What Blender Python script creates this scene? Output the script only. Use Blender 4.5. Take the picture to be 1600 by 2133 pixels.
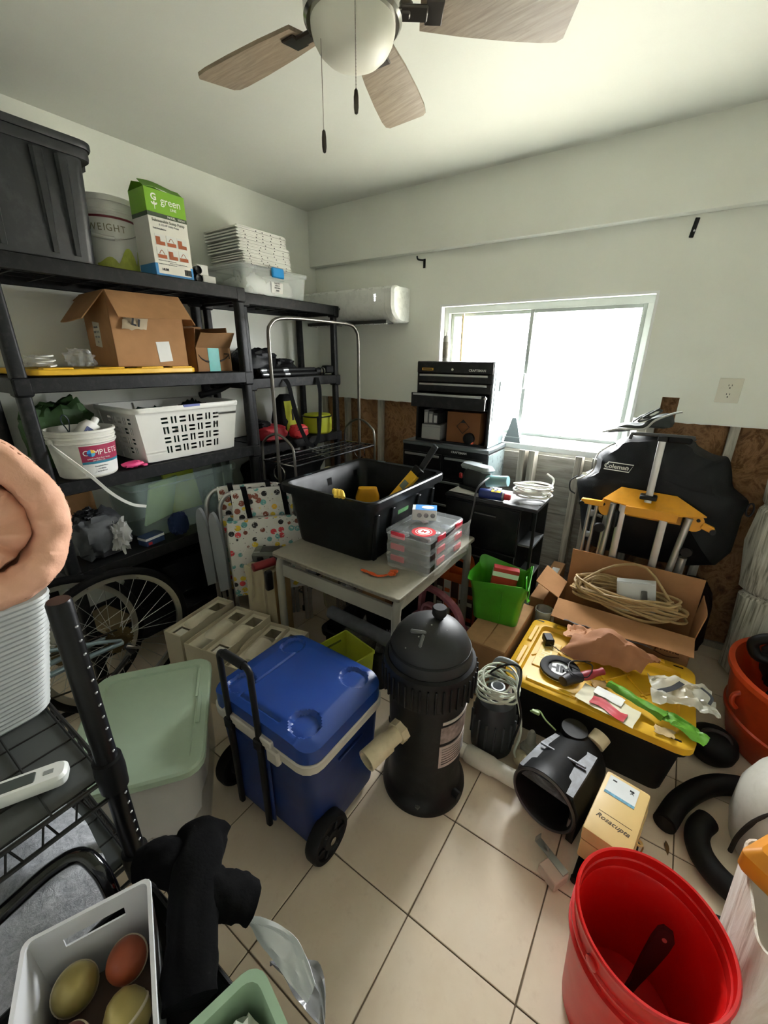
import bpy, bmesh, math, random
from mathutils import Vector, Matrix, noise, Euler
random.seed(11)
PI = math.pi
for o in list(bpy.data.objects):
    bpy.data.objects.remove(o, do_unlink=True)
S = bpy.context.scene
COL = S.collection

# ------------------------------------------------------------------ camera
cd = bpy.data.cameras.new('camera')
cam = bpy.data.objects.new('camera', cd)
COL.objects.link(cam)
cam.matrix_world = Matrix(((0.822827, -0.204384, 0.530266, 0),
                           (0.568236, 0.282912, -0.772702, 0),
                           (0.007909, 0.937117, 0.348926, 1.49),
                           (0, 0, 0, 1)))
cd.sensor_fit = 'HORIZONTAL'
cd.sensor_width = 36
cd.lens = 868.0 / 1600.0 * 36.0
cd.clip_start = 0.02
S.camera = cam

# ------------------------------------------------------------------ world: even bright overcast sky
W = bpy.data.worlds.new('sky')
S.world = W
W.use_nodes = True
bg = W.node_tree.nodes['Background']
bg.inputs[0].default_value = (0.965, 0.99, 1.0, 1)
bg.inputs[1].default_value = 10.0
S.view_settings.view_transform = 'Standard'
S.view_settings.look = 'None'
S.view_settings.gamma = 1.0
S.view_settings.use_curve_mapping = False
S.view_settings.exposure = 2.6

def portal(name, loc, rot, sx, sy):
    ld = bpy.data.lights.new(name, 'AREA')
    ld.shape = 'RECTANGLE'; ld.size = sx; ld.size_y = sy
    ld.cycles.is_portal = True
    lo = bpy.data.objects.new(name, ld)
    COL.objects.link(lo)
    lo.location = loc; lo.rotation_euler = rot
DOOR_A = 2.0   # unseen door behind the camera, opened a crack to add fill light
portal('window_portal', (-0.77, 2.69, 1.4), (-PI / 2, 0, 0), 1.14, 0.78)
portal('doorway_portal', (-0.02, -1.09, 1.02), (PI / 2, 0, 0), 0.96, 2.06)

# ------------------------------------------------------------------ helpers
def TR(loc=(0, 0, 0), rot=(0, 0, 0), sc=None):
    m = Matrix.Translation(Vector(loc)) @ Euler([math.radians(a) for a in rot], 'XYZ').to_matrix().to_4x4()
    if sc is not None:
        if not hasattr(sc, '__len__'): sc = (sc, sc, sc)
        m = m @ Matrix.Diagonal((sc[0], sc[1], sc[2], 1))
    return m

def rr(w, d, r, z=0.0, n=4, cx=0.0, cy=0.0):
    r = max(1e-4, min(r, w / 2 - 1e-4, d / 2 - 1e-4))
    pts = []
    for (sx, sy, a0) in ((1, 1, 0), (-1, 1, 90), (-1, -1, 180), (1, -1, 270)):
        for i in range(n + 1):
            a = math.radians(a0 + 90 * i / n)
            pts.append((cx + sx * (w / 2 - r) + r * math.cos(a), cy + sy * (d / 2 - r) + r * math.sin(a), z))
    return pts

def ring(r, z, n=32, cx=0, cy=0, sy=1.0):
    return [(cx + r * math.cos(2 * PI * i / n), cy + r * sy * math.sin(2 * PI * i / n), z) for i in range(n)]

def catmull(pts, k=6, closed=False):
    P = [Vector(p) for p in pts]
    n = len(P)
    out = []
    segs = n if closed else n - 1
    for i in range(segs):
        if closed:
            a, b, c, d = P[(i - 1) % n], P[i], P[(i + 1) % n], P[(i + 2) % n]
        else:
            b, c = P[i], P[i + 1]
            a = P[i - 1] if i > 0 else b * 2 - c
            d = P[i + 2] if i + 2 < n else c * 2 - b
        for j in range(k):
            t = j / k
            out.append(0.5 * ((2 * b) + (-a + c) * t + (2 * a - 5 * b + 4 * c - d) * t * t + (-a + 3 * b - 3 * c + d) * t ** 3))
    if not closed: out.append(P[-1])
    return out

def N(x, y, z, s=0.0):
    return noise.noise(Vector((x + s * 7.3, y - s * 3.1, z + s * 1.7)))

class MB:
    def __init__(self):
        self.v = []; self.f = []; self.m = []
        self.cur = 0
    def add(self, vs, fs, T=None):
        b = len(self.v)
        if T is None: self.v += [tuple(p) for p in vs]
        else: self.v += [tuple(T @ Vector(p)) for p in vs]
        for q in fs:
            self.f.append([b + i for i in q]); self.m.append(self.cur)
        return self
    def box(self, x0, x1, y0, y1, z0, z1, bev=0.0, seg=1, T=None):
        if bev <= 0:
            vs = [(x, y, z) for x in (x0, x1) for y in (y0, y1) for z in (z0, z1)]
            fs = [(0, 1, 3, 2), (4, 6, 7, 5), (0, 4, 5, 1), (2, 3, 7, 6), (0, 2, 6, 4), (1, 5, 7, 3)]
            return self.add(vs, fs, T)
        bm = bmesh.new()
        bmesh.ops.create_cube(bm, size=1)
        for v in bm.verts:
            v.co = Vector((x0 if v.co.x < 0 else x1, y0 if v.co.y < 0 else y1, z0 if v.co.z < 0 else z1))
        bmesh.ops.bevel(bm, geom=bm.edges[:], offset=bev, segments=seg, profile=0.6, affect='EDGES', clamp_overlap=True)
        bm.verts.index_update()
        self.add([v.co[:] for v in bm.verts], [[v.index for v in f.verts] for f in bm.faces], T)
        bm.free()
        return self
    def cbox(self, c, s, bev=0.0, rot=(0, 0, 0), seg=1, T=None):
        M_ = TR(c, rot)
        if T is not None: M_ = T @ M_
        return self.box(-s[0] / 2, s[0] / 2, -s[1] / 2, s[1] / 2, -s[2] / 2, s[2] / 2, bev, seg, M_)
    def loft(self, secs, cap0=True, cap1=True, T=None, closed=True):
        n = len(secs[0]); vs = [p for s in secs for p in s]; fs = []
        for k in range(len(secs) - 1):
            for i in range(n if closed else n - 1):
                j = (i + 1) % n
                fs.append((k * n + i, k * n + j, (k + 1) * n + j, (k + 1) * n + i))
        if cap0: fs.append(list(range(n - 1, -1, -1)))
        if cap1: fs.append([(len(secs) - 1) * n + i for i in range(n)])
        return self.add(vs, fs, T)
    def lathe(self, prof, n=32, T=None, cap0=True, cap1=True, sy=1.0):
        return self.loft([ring(max(r, 1e-4), z, n, sy=sy) for r, z in prof], cap0, cap1, T)
    def tube(self, pts, r, n=8, closed=False, k=0, T=None, caps=True):
        P = catmull(pts, k, closed) if k else [Vector(p) for p in pts]
        m = len(P)
        rad = r if hasattr(r, '__call__') else (lambda t: r)
        secs = []
        up = None
        for i in range(m):
            if closed: t = P[(i + 1) % m] - P[i - 1]
            else: t = P[min(i + 1, m - 1)] - P[max(i - 1, 0)]
            if t.length < 1e-9: t = Vector((0, 0, 1))
            t.normalize()
            if up is None:
                up = Vector((0, 0, 1)) if abs(t.z) < 0.9 else Vector((1, 0, 0))
            up = up - t * up.dot(t)
            if up.length < 1e-6: up = t.orthogonal()
            up.normalize()
            s = t.cross(up)
            R_ = rad(i / max(1, m - 1))
            secs.append([tuple(P[i] + (up * math.cos(2 * PI * j / n) + s * math.sin(2 * PI * j / n)) * R_) for j in range(n)])
        if closed:
            secs.append(secs[0]); return self.loft(secs, False, False, T)
        return self.loft(secs, caps, caps, T)
    def cyl(self, a, b, r, n=12, r2=None, T=None):
        r2 = r if r2 is None else r2
        return self.tube([a, b], lambda t: r + (r2 - r) * t, n, T=T)
    def strap(self, pts, w, th, k=6, T=None, wdir=(0, 0, 1)):
        P = catmull(pts, k) if k else [Vector(p) for p in pts]
        secs = []
        for i, p in enumerate(P):
            t = (P[min(i + 1, len(P) - 1)] - P[max(i - 1, 0)]).normalized()
            wd = Vector(wdir); wd = wd - t * wd.dot(t)
            if wd.length < 1e-6: wd = t.orthogonal()
            wd.normalize(); nn = t.cross(wd) * (th / 2); wd = wd * (w / 2)
            secs.append([tuple(p + wd + nn), tuple(p - wd + nn), tuple(p - wd - nn), tuple(p + wd - nn)])
        return self.loft(secs, True, True, T)
    def prism(self, poly, z0, z1, T=None):
        n = len(poly)
        vs = [(p[0], p[1], z0) for p in poly] + [(p[0], p[1], z1) for p in poly]
        fs = [list(range(n - 1, -1, -1)), list(range(n, 2 * n))]
        fs += [(i, (i + 1) % n, n + (i + 1) % n, n + i) for i in range(n)]
        return self.add(vs, fs, T)
    def sheet(self, fn, nu, nv, th=0.002, T=None):
        A = [[Vector(fn(i / nu, j / nv)) for j in range(nv + 1)] for i in range(nu + 1)]
        vs = []
        for s in (1, -1):
            for i in range(nu + 1):
                for j in range(nv + 1):
                    du = A[min(i + 1, nu)][j] - A[max(i - 1, 0)][j]
                    dv = A[i][min(j + 1, nv)] - A[i][max(j - 1, 0)]
                    nn = du.cross(dv)
                    if nn.length > 1e-12: nn.normalize()
                    vs.append(tuple(A[i][j] + nn * (s * th / 2)))
        K = (nu + 1) * (nv + 1)
        ix = lambda i, j: i * (nv + 1) + j
        fs = []
        for i in range(nu):
            for j in range(nv):
                q = (ix(i, j), ix(i + 1, j), ix(i + 1, j + 1), ix(i, j + 1))
                fs.append(q); fs.append(tuple(K + a for a in reversed(q)))
        bd = [ix(i, 0) for i in range(nu)] + [ix(nu, j) for j in range(nv)] + [ix(i, nv) for i in range(nu, 0, -1)] + [ix(0, j) for j in range(nv, 0, -1)]
        for a, b in zip(bd, bd[1:] + bd[:1]): fs.append((b, a, K + a, K + b))
        return self.add(vs, fs, T)
    def blob(self, sx, sy, sz, amp=0.06, fr=3.0, seed=0, pw=0.7, nu=28, nv=16, T=None, flat=None, ridge=False):
        # rounded lump, half sizes sx, sy, sz; power < 1 squares it up; creased by noise
        vs = []; fs = []
        sg = lambda a, p: math.copysign(abs(a) ** p, a)
        for j in range(nv + 1):
            ph = -PI / 2 + PI * j / nv
            for i in range(nu):
                th = 2 * PI * i / nu
                x = sg(math.cos(ph), pw) * sg(math.cos(th), pw); y = sg(math.cos(ph), pw) * sg(math.sin(th), pw); z = sg(math.sin(ph), pw)
                k = N(x * fr, y * fr, z * fr, seed) + 0.5 * N(x * fr * 2.3, y * fr * 2.3, z * fr * 2.3, seed + 5)
                if ridge: k = abs(k) * 1.6 - 0.5
                q = 1 + amp * k * 2
                X, Y, Z = x * sx * q, y * sy * q, z * sz * q
                if flat is not None and Z < flat: Z = flat
                vs.append((X, Y, Z))
        for j in range(nv):
            for i in range(nu):
                i2 = (i + 1) % nu
                fs.append((j * nu + i, j * nu + i2, (j + 1) * nu + i2, (j + 1) * nu + i))
        return self.add(vs, fs, T)
    def bowl(self, secs, T=None):
        # open shell: list of rings from outer bottom up, over the rim and down to inner bottom
        return self.loft(secs, True, True, T)

def tag(o, label=None, cat=None, group=None, kind=None):
    if label: o['label'] = label
    if cat: o['category'] = cat
    if group: o['group'] = group
    if kind: o['kind'] = kind
    return o

def obj(name, mb, mats, parent=None, loc=None, rz=None, ang=38, label=None, smooth=True):
    me = bpy.data.meshes.new(name)
    me.from_pydata(mb.v, [], mb.f)
    if not isinstance(mats, (list, tuple)): mats = [mats]
    for m in mats: me.materials.append(m)
    if len(mats) > 1: me.polygons.foreach_set('material_index', mb.m)
    bm = bmesh.new(); bm.from_mesh(me)
    bmesh.ops.remove_doubles(bm, verts=bm.verts[:], dist=1e-6)
    bmesh.ops.recalc_face_normals(bm, faces=bm.faces[:])
    bm.to_mesh(me); bm.free()
    if smooth:
        me.polygons.foreach_set('use_smooth', [True] * len(me.polygons))
        me.set_sharp_from_angle(angle=math.radians(ang))
    me.update()
    o = bpy.data.objects.new(name, me)
    COL.objects.link(o)
    if parent: o.parent = parent
    if loc: o.location = loc
    if rz is not None: o.rotation_euler = (0, 0, math.radians(rz))
    if label: o['label'] = label
    return o

def thing(name, label, cat, loc=(0, 0, 0), rz=0, group=None, rot=None):
    o = bpy.data.objects.new(name, None)
    COL.objects.link(o)
    o.empty_display_size = 0.05
    o.location = loc
    o.rotation_euler = [math.radians(a) for a in (rot if rot else (0, 0, rz))]
    return tag(o, label, cat, group)

def struct(name, mb, mats, ang=38, smooth=True):
    o = obj(name, mb, mats, ang=ang, smooth=smooth)
    o['kind'] = 'structure'
    return o

def inst(src, parent, loc=None, rot=None, name=None):
    c = src.copy(); COL.objects.link(c)
    c.parent = parent
    if loc is not None: c.location = loc
    if rot is not None: c.rotation_euler = [math.radians(a) for a in rot]
    return c

def copy_tree(root, loc, rot, label):
    r = root.copy(); COL.objects.link(r)
    r.location = loc; r.rotation_euler = [math.radians(a) for a in rot]
    r['label'] = label
    for ch in list(root.children):
        c = ch.copy(); COL.objects.link(c); c.parent = r
        for g in list(ch.children):
            d = g.copy(); COL.objects.link(d); d.parent = c
    return r

def text(parent, s, size, T, mat, name='lettering', ext=0.0004, align='CENTER', sx=1.0, bold=0.0):
    cu = bpy.data.curves.new(name, 'FONT')
    cu.body = s; cu.size = size; cu.align_x = align; cu.align_y = 'CENTER'
    cu.extrude = ext; cu.resolution_u = 3; cu.offset = bold
    t = bpy.data.objects.new(name, cu); COL.objects.link(t)
    bpy.context.view_layer.update()
    me = bpy.data.meshes.new_from_object(t.evaluated_get(bpy.context.evaluated_depsgraph_get()))
    bpy.data.objects.remove(t); bpy.data.curves.remove(cu)
    me.materials.clear(); me.materials.append(mat)
    me.transform(T @ Matrix.Diagonal((sx, 1, 1, 1)))
    o = bpy.data.objects.new(name, me); COL.objects.link(o)
    if parent: o.parent = parent
    return o

# faces of a box: text planes.  FX: faces +X (reads along +Y), FY: faces -Y (reads along +X), FZ: lies flat
def FX(x, y, z, tilt=0): return TR((x, y, z)) @ Matrix(((0, 0, 1, 0), (1, 0, 0, 0), (0, 1, 0, 0), (0, 0, 0, 1))) @ TR((0, 0, 0), (0, 0, tilt))
def FY(x, y, z, tilt=0): return TR((x, y, z)) @ Matrix(((1, 0, 0, 0), (0, 0, -1, 0), (0, 1, 0, 0), (0, 0, 0, 1))) @ TR((0, 0, 0), (0, 0, tilt))
def FZ(x, y, z, r=0): return TR((x, y, z), (0, 0, r))

# ------------------------------------------------------------------ materials
def lin(h):
    if isinstance(h, str):
        h = h.lstrip('#'); c = [int(h[i:i + 2], 16) / 255 for i in (0, 2, 4)]
    else: c = h
    return tuple((x / 12.92 if x <= 0.04045 else ((x + 0.055) / 1.055) ** 2.4) for x in c) + (1,)
def mul(c, k): return tuple(min(1, max(0, a * k)) for a in c[:3]) + (1,)
_M = {}
class Nd:
    def __init__(self, name):
        self.m = bpy.data.materials.new(name); self.m.use_nodes = True
        self.t = self.m.node_tree; self.n = self.t.nodes
        self.p = self.n['Principled BSDF']; self.out = self.n['Material Output']
        self.tc = self.n.new('ShaderNodeTexCoord')
    def new(self, ty, **kw):
        x = self.n.new(ty)
        for k, v in kw.items(): setattr(x, k, v)
        return x
    def link(self, a, b): self.t.links.new(a, b)
    def mapping(self, sc=(1, 1, 1), rot=(0, 0, 0), co='Object'):
        mp = self.new('ShaderNodeMapping')
        mp.inputs['Scale'].default_value = sc; mp.inputs['Rotation'].default_value = rot
        self.link(self.tc.outputs[co], mp.inputs['Vector'])
        return mp.outputs[0]
    def noise(self, vec, scale, detail=4, rough=0.55, dist=0):
        x = self.new('ShaderNodeTexNoise')
        x.inputs['Scale'].default_value = scale; x.inputs['Detail'].default_value = detail
        x.inputs['Roughness'].default_value = rough; x.inputs['Distortion'].default_value = dist
        self.link(vec, x.inputs['Vector'])
        return x.outputs['Fac']
    def ramp(self, fac, stops, interp='LINEAR'):
        r = self.new('ShaderNodeValToRGB'); r.color_ramp.interpolation = interp
        e = r.color_ramp.elements
        while len(e) < len(stops): e.new(0.5)
        for i, (p, c) in enumerate(stops):
            e[i].position = p; e[i].color = c if len(c) == 4 else tuple(c) + (1,)
        self.link(fac, r.inputs[0])
        return r.outputs[0]
    def mix(self, fac, a, b, mode='MIX'):
        x = self.new('ShaderNodeMix', data_type='RGBA', blend_type=mode)
        for sock, val in ((x.inputs[0], fac), (x.inputs[6], a), (x.inputs[7], b)):
            if hasattr(val, 'is_output'): self.link(val, sock)
            elif sock is x.inputs[0]: sock.default_value = val
            else: sock.default_value = val
        return x.outputs[2]
    def bump(self, h, st=0.2, dist=0.01):
        b = self.new('ShaderNodeBump'); b.inputs['Strength'].default_value = st; b.inputs['Distance'].default_value = dist
        self.link(h, b.inputs['Height']); self.link(b.outputs[0], self.p.inputs['Normal'])
    def color(self, c): self.link(c, self.p.inputs['Base Color'])
    def set(self, **kw):
        for k, v in kw.items(): self.p.inputs[k.replace('_', ' ')].default_value = v
        return self

def M(col, rough=0.5, metal=0.0, var=0.08, scale=9.0, bump=0.0, bscale=60.0, name=None, coat=0.0, aniso=(1, 1, 1), dirt=None, dirtk=0.3, sss=0.0):
    key = (str(col), rough, metal, var, scale, bump, bscale, coat, aniso, dirt, dirtk, sss)
    if key in _M: return _M[key]
    d = Nd(name or ('surface_' + str(col).strip('#')))
    c = lin(col)
    vec = d.mapping(aniso)
    f = d.noise(vec, scale)
    base = d.ramp(f, [(0.3, mul(c, 1 - var)), (0.7, mul(c, 1 + var))])
    if dirt:
        f2 = d.noise(vec, scale * 2.7, 6, 0.65)
        msk = d.ramp(f2, [(0.5, (0, 0, 0)), (0.72, (dirtk,) * 3)])
        base = d.mix(msk, base, lin(dirt))
    d.color(base)
    d.set(Roughness=rough, Metallic=metal)
    d.p.inputs['Coat Weight'].default_value = coat
    if rough >= 0.8: d.p.inputs['Specular IOR Level'].default_value = 0.15
    elif max(c[:3]) < 0.012 and metal == 0: d.p.inputs['Specular IOR Level'].default_value = 0.28
    if sss: d.p.inputs['Subsurface Weight'].default_value = sss; d.p.inputs['Subsurface Radius'].default_value = (0.02, 0.02, 0.02)
    rv = d.noise(vec, scale * 3)
    mr = d.new('ShaderNodeMapRange')
    mr.inputs[3].default_value = max(0.03, rough - 0.07); mr.inputs[4].default_value = min(1, rough + 0.07)
    d.link(rv, mr.inputs[0]); d.link(mr.outputs[0], d.p.inputs['Roughness'])
    if bump: d.bump(d.noise(vec, bscale, 5), bump, 0.004)
    _M[key] = d.m
    return d.m

def MT(col, a=0.5, rough=0.25, name=None, var=0.05, scale=8):
    # see-through plastic film: a = how much light it blocks
    key = ('T', str(col), a, rough, var, scale)
    if key in _M: return _M[key]
    d = Nd(name or 'clear_plastic')
    c = lin(col)
    vec = d.mapping()
    d.color(d.ramp(d.noise(vec, scale), [(0.3, mul(c, 1 - var)), (0.7, mul(c, 1 + var))]))
    d.set(Roughness=rough)
    tr = d.new('ShaderNodeBsdfTransparent')
    mx = d.new('ShaderNodeMixShader'); mx.inputs[0].default_value = a
    d.link(tr.outputs[0], mx.inputs[1]); d.link(d.p.outputs[0], mx.inputs[2]); d.link(mx.outputs[0], d.out.inputs[0])
    _M[key] = d.m
    return d.m
# ------------------------------------------------------------------ room materials
def m_paint(col, name):
    d = Nd(name); c = lin(col); v = d.mapping()
    d.color(d.ramp(d.noise(v, 2.2, 5), [(0.3, mul(c, 0.96)), (0.7, mul(c, 1.03))]))
    d.set(Roughness=0.62); d.bump(d.noise(v, 160, 3), 0.06, 0.003)
    return d.m
paint_wall = m_paint('#ebede3', 'wall_paint')
paint_ceil = m_paint('#dadcd2', 'ceiling_paint')
paint_white = m_paint('#e9ebe6', 'white_paint')

def m_tile():
    d = Nd('floor_tile'); v = d.mapping()
    oi = d.new('ShaderNodeObjectInfo')
    c0 = d.ramp(d.noise(v, 5, 6, 0.6), [(0.3, lin('#dcc9af')), (0.5, lin('#e5d4bc')), (0.75, lin('#ebdcc7'))])
    c1 = d.mix(d.ramp(d.noise(v, 22, 6, 0.7), [(0.55, (0, 0, 0)), (0.75, (0.25, 0.25, 0.25))]), c0, lin('#b8997a'))
    c2 = d.mix(oi.outputs['Random'], c1, lin('#dfcdb4'))
    x = d.new('ShaderNodeMix', data_type='RGBA'); x.inputs[0].default_value = 0.25
    d.link(c1, x.inputs[6]); d.link(c2, x.inputs[7])
    d.color(x.outputs[2]); d.set(Roughness=0.34)
    d.bump(d.noise(v, 14, 4), 0.05, 0.004)
    return d.m
tile_m = m_tile()
grout_m = M('#6f6150', 0.9, var=0.15, scale=30, name='grout')

def m_insul():
    d = Nd('kraft_insulation'); v = d.mapping((1, 1, 0.8))
    f = d.noise(v, 9, 8, 0.65, 1.6)
    d.color(d.ramp(f, [(0.28, lin('#4d3323')), (0.42, lin('#86603f')), (0.52, lin('#aa8159')), (0.62, lin('#75502f')), (0.78, lin('#cdaa82'))]))
    d.set(Roughness=0.85); d.bump(d.noise(v, 30, 8, 0.7, 1.0), 0.8, 0.02)
    return d.m
insul_m = m_insul()

def m_wood(c0, c1, name, sc=(1, 14, 14), rough=0.55, scale=6, bump=0.15):
    d = Nd(name); v = d.mapping(sc)
    f = d.noise(v, scale, 6, 0.6, 0.6)
    d.color(d.ramp(f, [(0.3, lin(c0)), (0.7, lin(c1))]))
    d.set(Roughness=rough); d.bump(f, bump, 0.003)
    return d.m
stud_m = m_wood('#8d877b', '#c9c4b6', 'weathered_stud', (9, 9, 0.7))
board_m = m_wood('#77736b', '#a9a79f', 'grey_sheathing', (1.0, 8, 10), 0.8, 5, 0.4)
blade_m = m_wood('#7d6d5a', '#a3937c', 'washed_oak_blade', (2, 22, 8), 0.45, 5, 0.05)

# ------------------------------------------------------------------ shell
TS = 0.3095; X0 = -0.339; Y0 = 0.632
floor_o = struct('floor', MB().box(-2.42, 1.14, -0.95, 2.7, -0.06, -0.003), grout_m)
tile0 = None
for i in range(-7, 5):
    for j in range(-6, 7):
        xa, xb = max(X0 + i * TS + 0.0018, -2.40), min(X0 + (i + 1) * TS - 0.0018, 1.12)
        ya, yb = max(Y0 + j * TS + 0.0018, -0.93), min(Y0 + (j + 1) * TS - 0.0018, 2.66)
        if xb - xa < 0.02 or yb - ya < 0.02: continue
        full = (xb - xa) > TS - 0.004 and (yb - ya) > TS - 0.004
        if full and tile0:
            inst(tile0, floor_o, ((xa + xb) / 2, (ya + yb) / 2, 0), (0, 0, random.choice((0, 90, 180, 270))))
        else:
            w, h = (xb - xa) / 2, (yb - ya) / 2
            t = obj('tile', MB().box(-w, w, -h, h, -0.012, 0, 0.0015), tile_m, floor_o, ((xa + xb) / 2, (ya + yb) / 2, 0))
            if full: tile0 = t

struct('ground', MB().box(-30, 30, 2.73, 45, -0.35, -0.25), M('#bdb8ac', 0.9, var=0.1, scale=3, name='outdoor_paving'))
struct('ceiling', MB().box(-2.46, 1.18, -0.99, 2.7, 2.43, 2.5), paint_ceil)
struct('wall_left', MB().box(-2.46, -2.40, -0.99, 2.72, -0.06, 2.43), paint_wall)
struct('wall_right', MB().box(1.12, 1.18, -0.99, 2.72, -0.06, 2.43), paint_wall)
mb = MB().box(-2.40, -0.5, -0.99, -0.93, -0.06, 2.43).box(0.46, 1.12, -0.99, -0.93, -0.06, 2.43).box(-0.5, 0.46, -0.99, -0.93, 2.05, 2.43)
struct('wall_front', mb, paint_wall)
DT = TR((0.455, -0.94, 0)) @ TR((0, 0, 0), (0, 0, DOOR_A)) @ TR((-0.455, 0.94, 0))
door = struct('door_1', MB().box(-0.495, 0.455, -0.975, -0.94, 0.005, 2.045, 0.003, T=DT), paint_white)
for (a, b, c, d_) in ((-0.40, -0.06, 0.2, 0.9), (0.02, 0.36, 0.2, 0.9), (-0.40, -0.06, 1.05, 1.85), (0.02, 0.36, 1.05, 1.85)):
    obj('panel', MB().box(a, b, -0.941, -0.934, c, d_, 0.004, T=DT), paint_white, door)
obj('knob', MB().lathe([(0.0, 0), (0.012, 0), (0.012, 0.03), (0.026, 0.04), (0.028, 0.055), (0.018, 0.068), (0, 0.07)], 20, DT @ TR((-0.43, -0.94, 1.0), (-90, 0, 0))), M('#b9b6b0', 0.25, 1.0), door)

# window wall: drywall with a flood cut at 1.2 m, notch right of the window
YW = 2.58
WX0, WX1, WZ0, WZ1 = -1.354, -0.185, 1.005, 1.797
mb = MB()
for a, b, c, d_ in ((-2.40, WX0, 1.2, 2.43), (WX0, WX1, WZ1, 2.43), (WX1, -0.077, 1.2, 2.43), (-0.077, -0.004, 1.312, 2.43), (-0.004, 1.12, 1.2, 2.43)):
    mb.box(a, b, YW, YW + 0.013, c, d_)
wall_back = struct('wall_back', mb, paint_wall)
def wpart(name, mb, m, label=None): return obj(name, mb, m, wall_back, label=label)
# paper edge along the cut and torn bits
mb = MB()
def edge_fn(x0, x1):
    mb.sheet(lambda u, v: (x0 + (x1 - x0) * u, YW - 0.001, 1.2 - v * (0.006 + 0.008 * abs(N(u * 30 * (x1 - x0), 0, 0, x0)))), 40, 1, 0.002)
edge_fn(-2.4, WX0); edge_fn(-0.004, 1.12)
wpart('torn_edge', mb, paint_white)
# weathered sheathing boards behind, each its own piece
z = 0.0; k = 0
while z < 2.43:
    h = 0.185
    wpart('board', MB().box(-2.42, WX0 - 0.02 if WZ0 - 0.1 < z < WZ1 else 1.14, 2.688, 2.70, z, min(z + h - 0.004, 2.43), 0.002), board_m)
    if WZ0 - 0.1 < z < WZ1:
        wpart('board', MB().box(WX1 + 0.02, 1.14, 2.688, 2.70, z, min(z + h - 0.004, 2.43), 0.002), board_m)
    z += h; k += 1
studs = [-2.385, -2.15, -1.83, -1.44, -0.745, -0.685, -0.415, -0.325, -0.10, 0.245, 0.62, 1.0]
for x in studs:
    top = WZ0 - 0.05 if WX0 < x < WX1 else 2.43
    wpart('stud', MB().box(x - 0.019, x + 0.019, YW + 0.015 + 0.002 * random.random(), 2.686, 0.0, top, 0.002), stud_m)
wpart('sill_plate', MB().box(-2.4, 1.12, YW + 0.014, 2.686, -0.003, 0.036, 0.002), stud_m)
for a, b in ((-2.366, -2.169), (-2.131, -1.849), (-1.811, -1.459), (-0.306, -0.119), (-0.081, 0.226), (0.264, 0.601), (0.639, 0.981)):
    w = b - a
    n = max(6, int(w * 60))
    def fn(u, v, a=a, w=w):
        x = a + w * u; z = 0.04 + (0.9 if (a < WX1 and a > WX0) else 1.36) * v
        e = 1 - (2 * u - 1) ** 6
        y = 2.64 - e * (0.03 + 0.03 * N(x * 9, z * 7, 0, 2) + 0.02 * N(x * 23, z * 19, 1, 3) + 0.012 * abs(N(x * 40, z * 33, 1, 4)))
        return (x, max(y, YW + 0.016), z)
    wpart('insulation_batt', MB().sheet(fn, n, 90, 0.006), insul_m)
# outside cladding over the rest so the cavity is closed
wpart('cladding', MB().box(-2.46, WX0 - 0.02, 2.702, 2.72, -0.06, 2.43).box(WX1 + 0.02, 1.18, 2.702, 2.72, -0.06, 2.43)
      .box(WX0 - 0.02, WX1 + 0.02, 2.702, 2.72, -0.06, WZ0 - 0.03).box(WX0 - 0.02, WX1 + 0.02, 2.702, 2.72, WZ1 + 0.02, 2.43), board_m)

# dropped beam along the top of the window wall
struct('trim_1', MB().box(-2.40, 1.12, 2.52, 2.579, 2.09, 2.43, 0.006, 2), paint_wall)

# window
vinyl = M('#eef0ee', 0.35, var=0.03, name='white_vinyl')
def m_glass():
    d = Nd('window_glass')
    v = d.mapping()
    d.color(d.ramp(d.noise(v, 3), [(0.4, lin('#f4fbfb')), (0.6, lin('#ffffff'))]))
    tr = d.new('ShaderNodeBsdfTransparent'); gl = d.new('ShaderNodeBsdfGlossy'); gl.inputs['Roughness'].default_value = 0.02
    mx = d.new('ShaderNodeMixShader'); mx.inputs[0].default_value = 0.05
    d.link(tr.outputs[0], mx.inputs[1]); d.link(gl.outputs[0], mx.inputs[2]); d.link(mx.outputs[0], d.out.inputs[0])
    return d.m
glass = m_glass()
win = thing('window_1', None, None, (0, 0, 0)); win['kind'] = 'structure'; del_keys = [k for k in win.keys() if k in ('label', 'category')]
fy0, fy1 = 2.625, 2.70
mb = MB()
mb.box(WX0, WX1, YW - 0.004, fy1, WZ1 - 0.012, WZ1).box(WX0, WX0 + 0.012, YW - 0.004, fy1, WZ0, WZ1 - 0.012).box(WX1 - 0.012, WX1, YW - 0.004, fy1, WZ0, WZ1 - 0.012)
obj('jamb', mb, vinyl, win)
mb = MB()
a, b, c, d_ = WX0 + 0.012, WX1 - 0.012, WZ0, WZ1 - 0.012
mb.box(a, b, fy0, fy1, d_ - 0.035, d_).box(a, b, fy0, fy1, c, c + 0.035).box(a, a + 0.03, fy0, fy1, c + 0.0352, d_ - 0.0352).box(b - 0.03, b, fy0, fy1, c + 0.0352, d_ - 0.0352)
frame_m = M('#b3bab4', 0.4, var=0.04, name='shade_greyed_frame')  # white vinyl greyed: its shade against the bright panes is in the colour
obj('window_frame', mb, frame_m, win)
MX = -0.79
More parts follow.
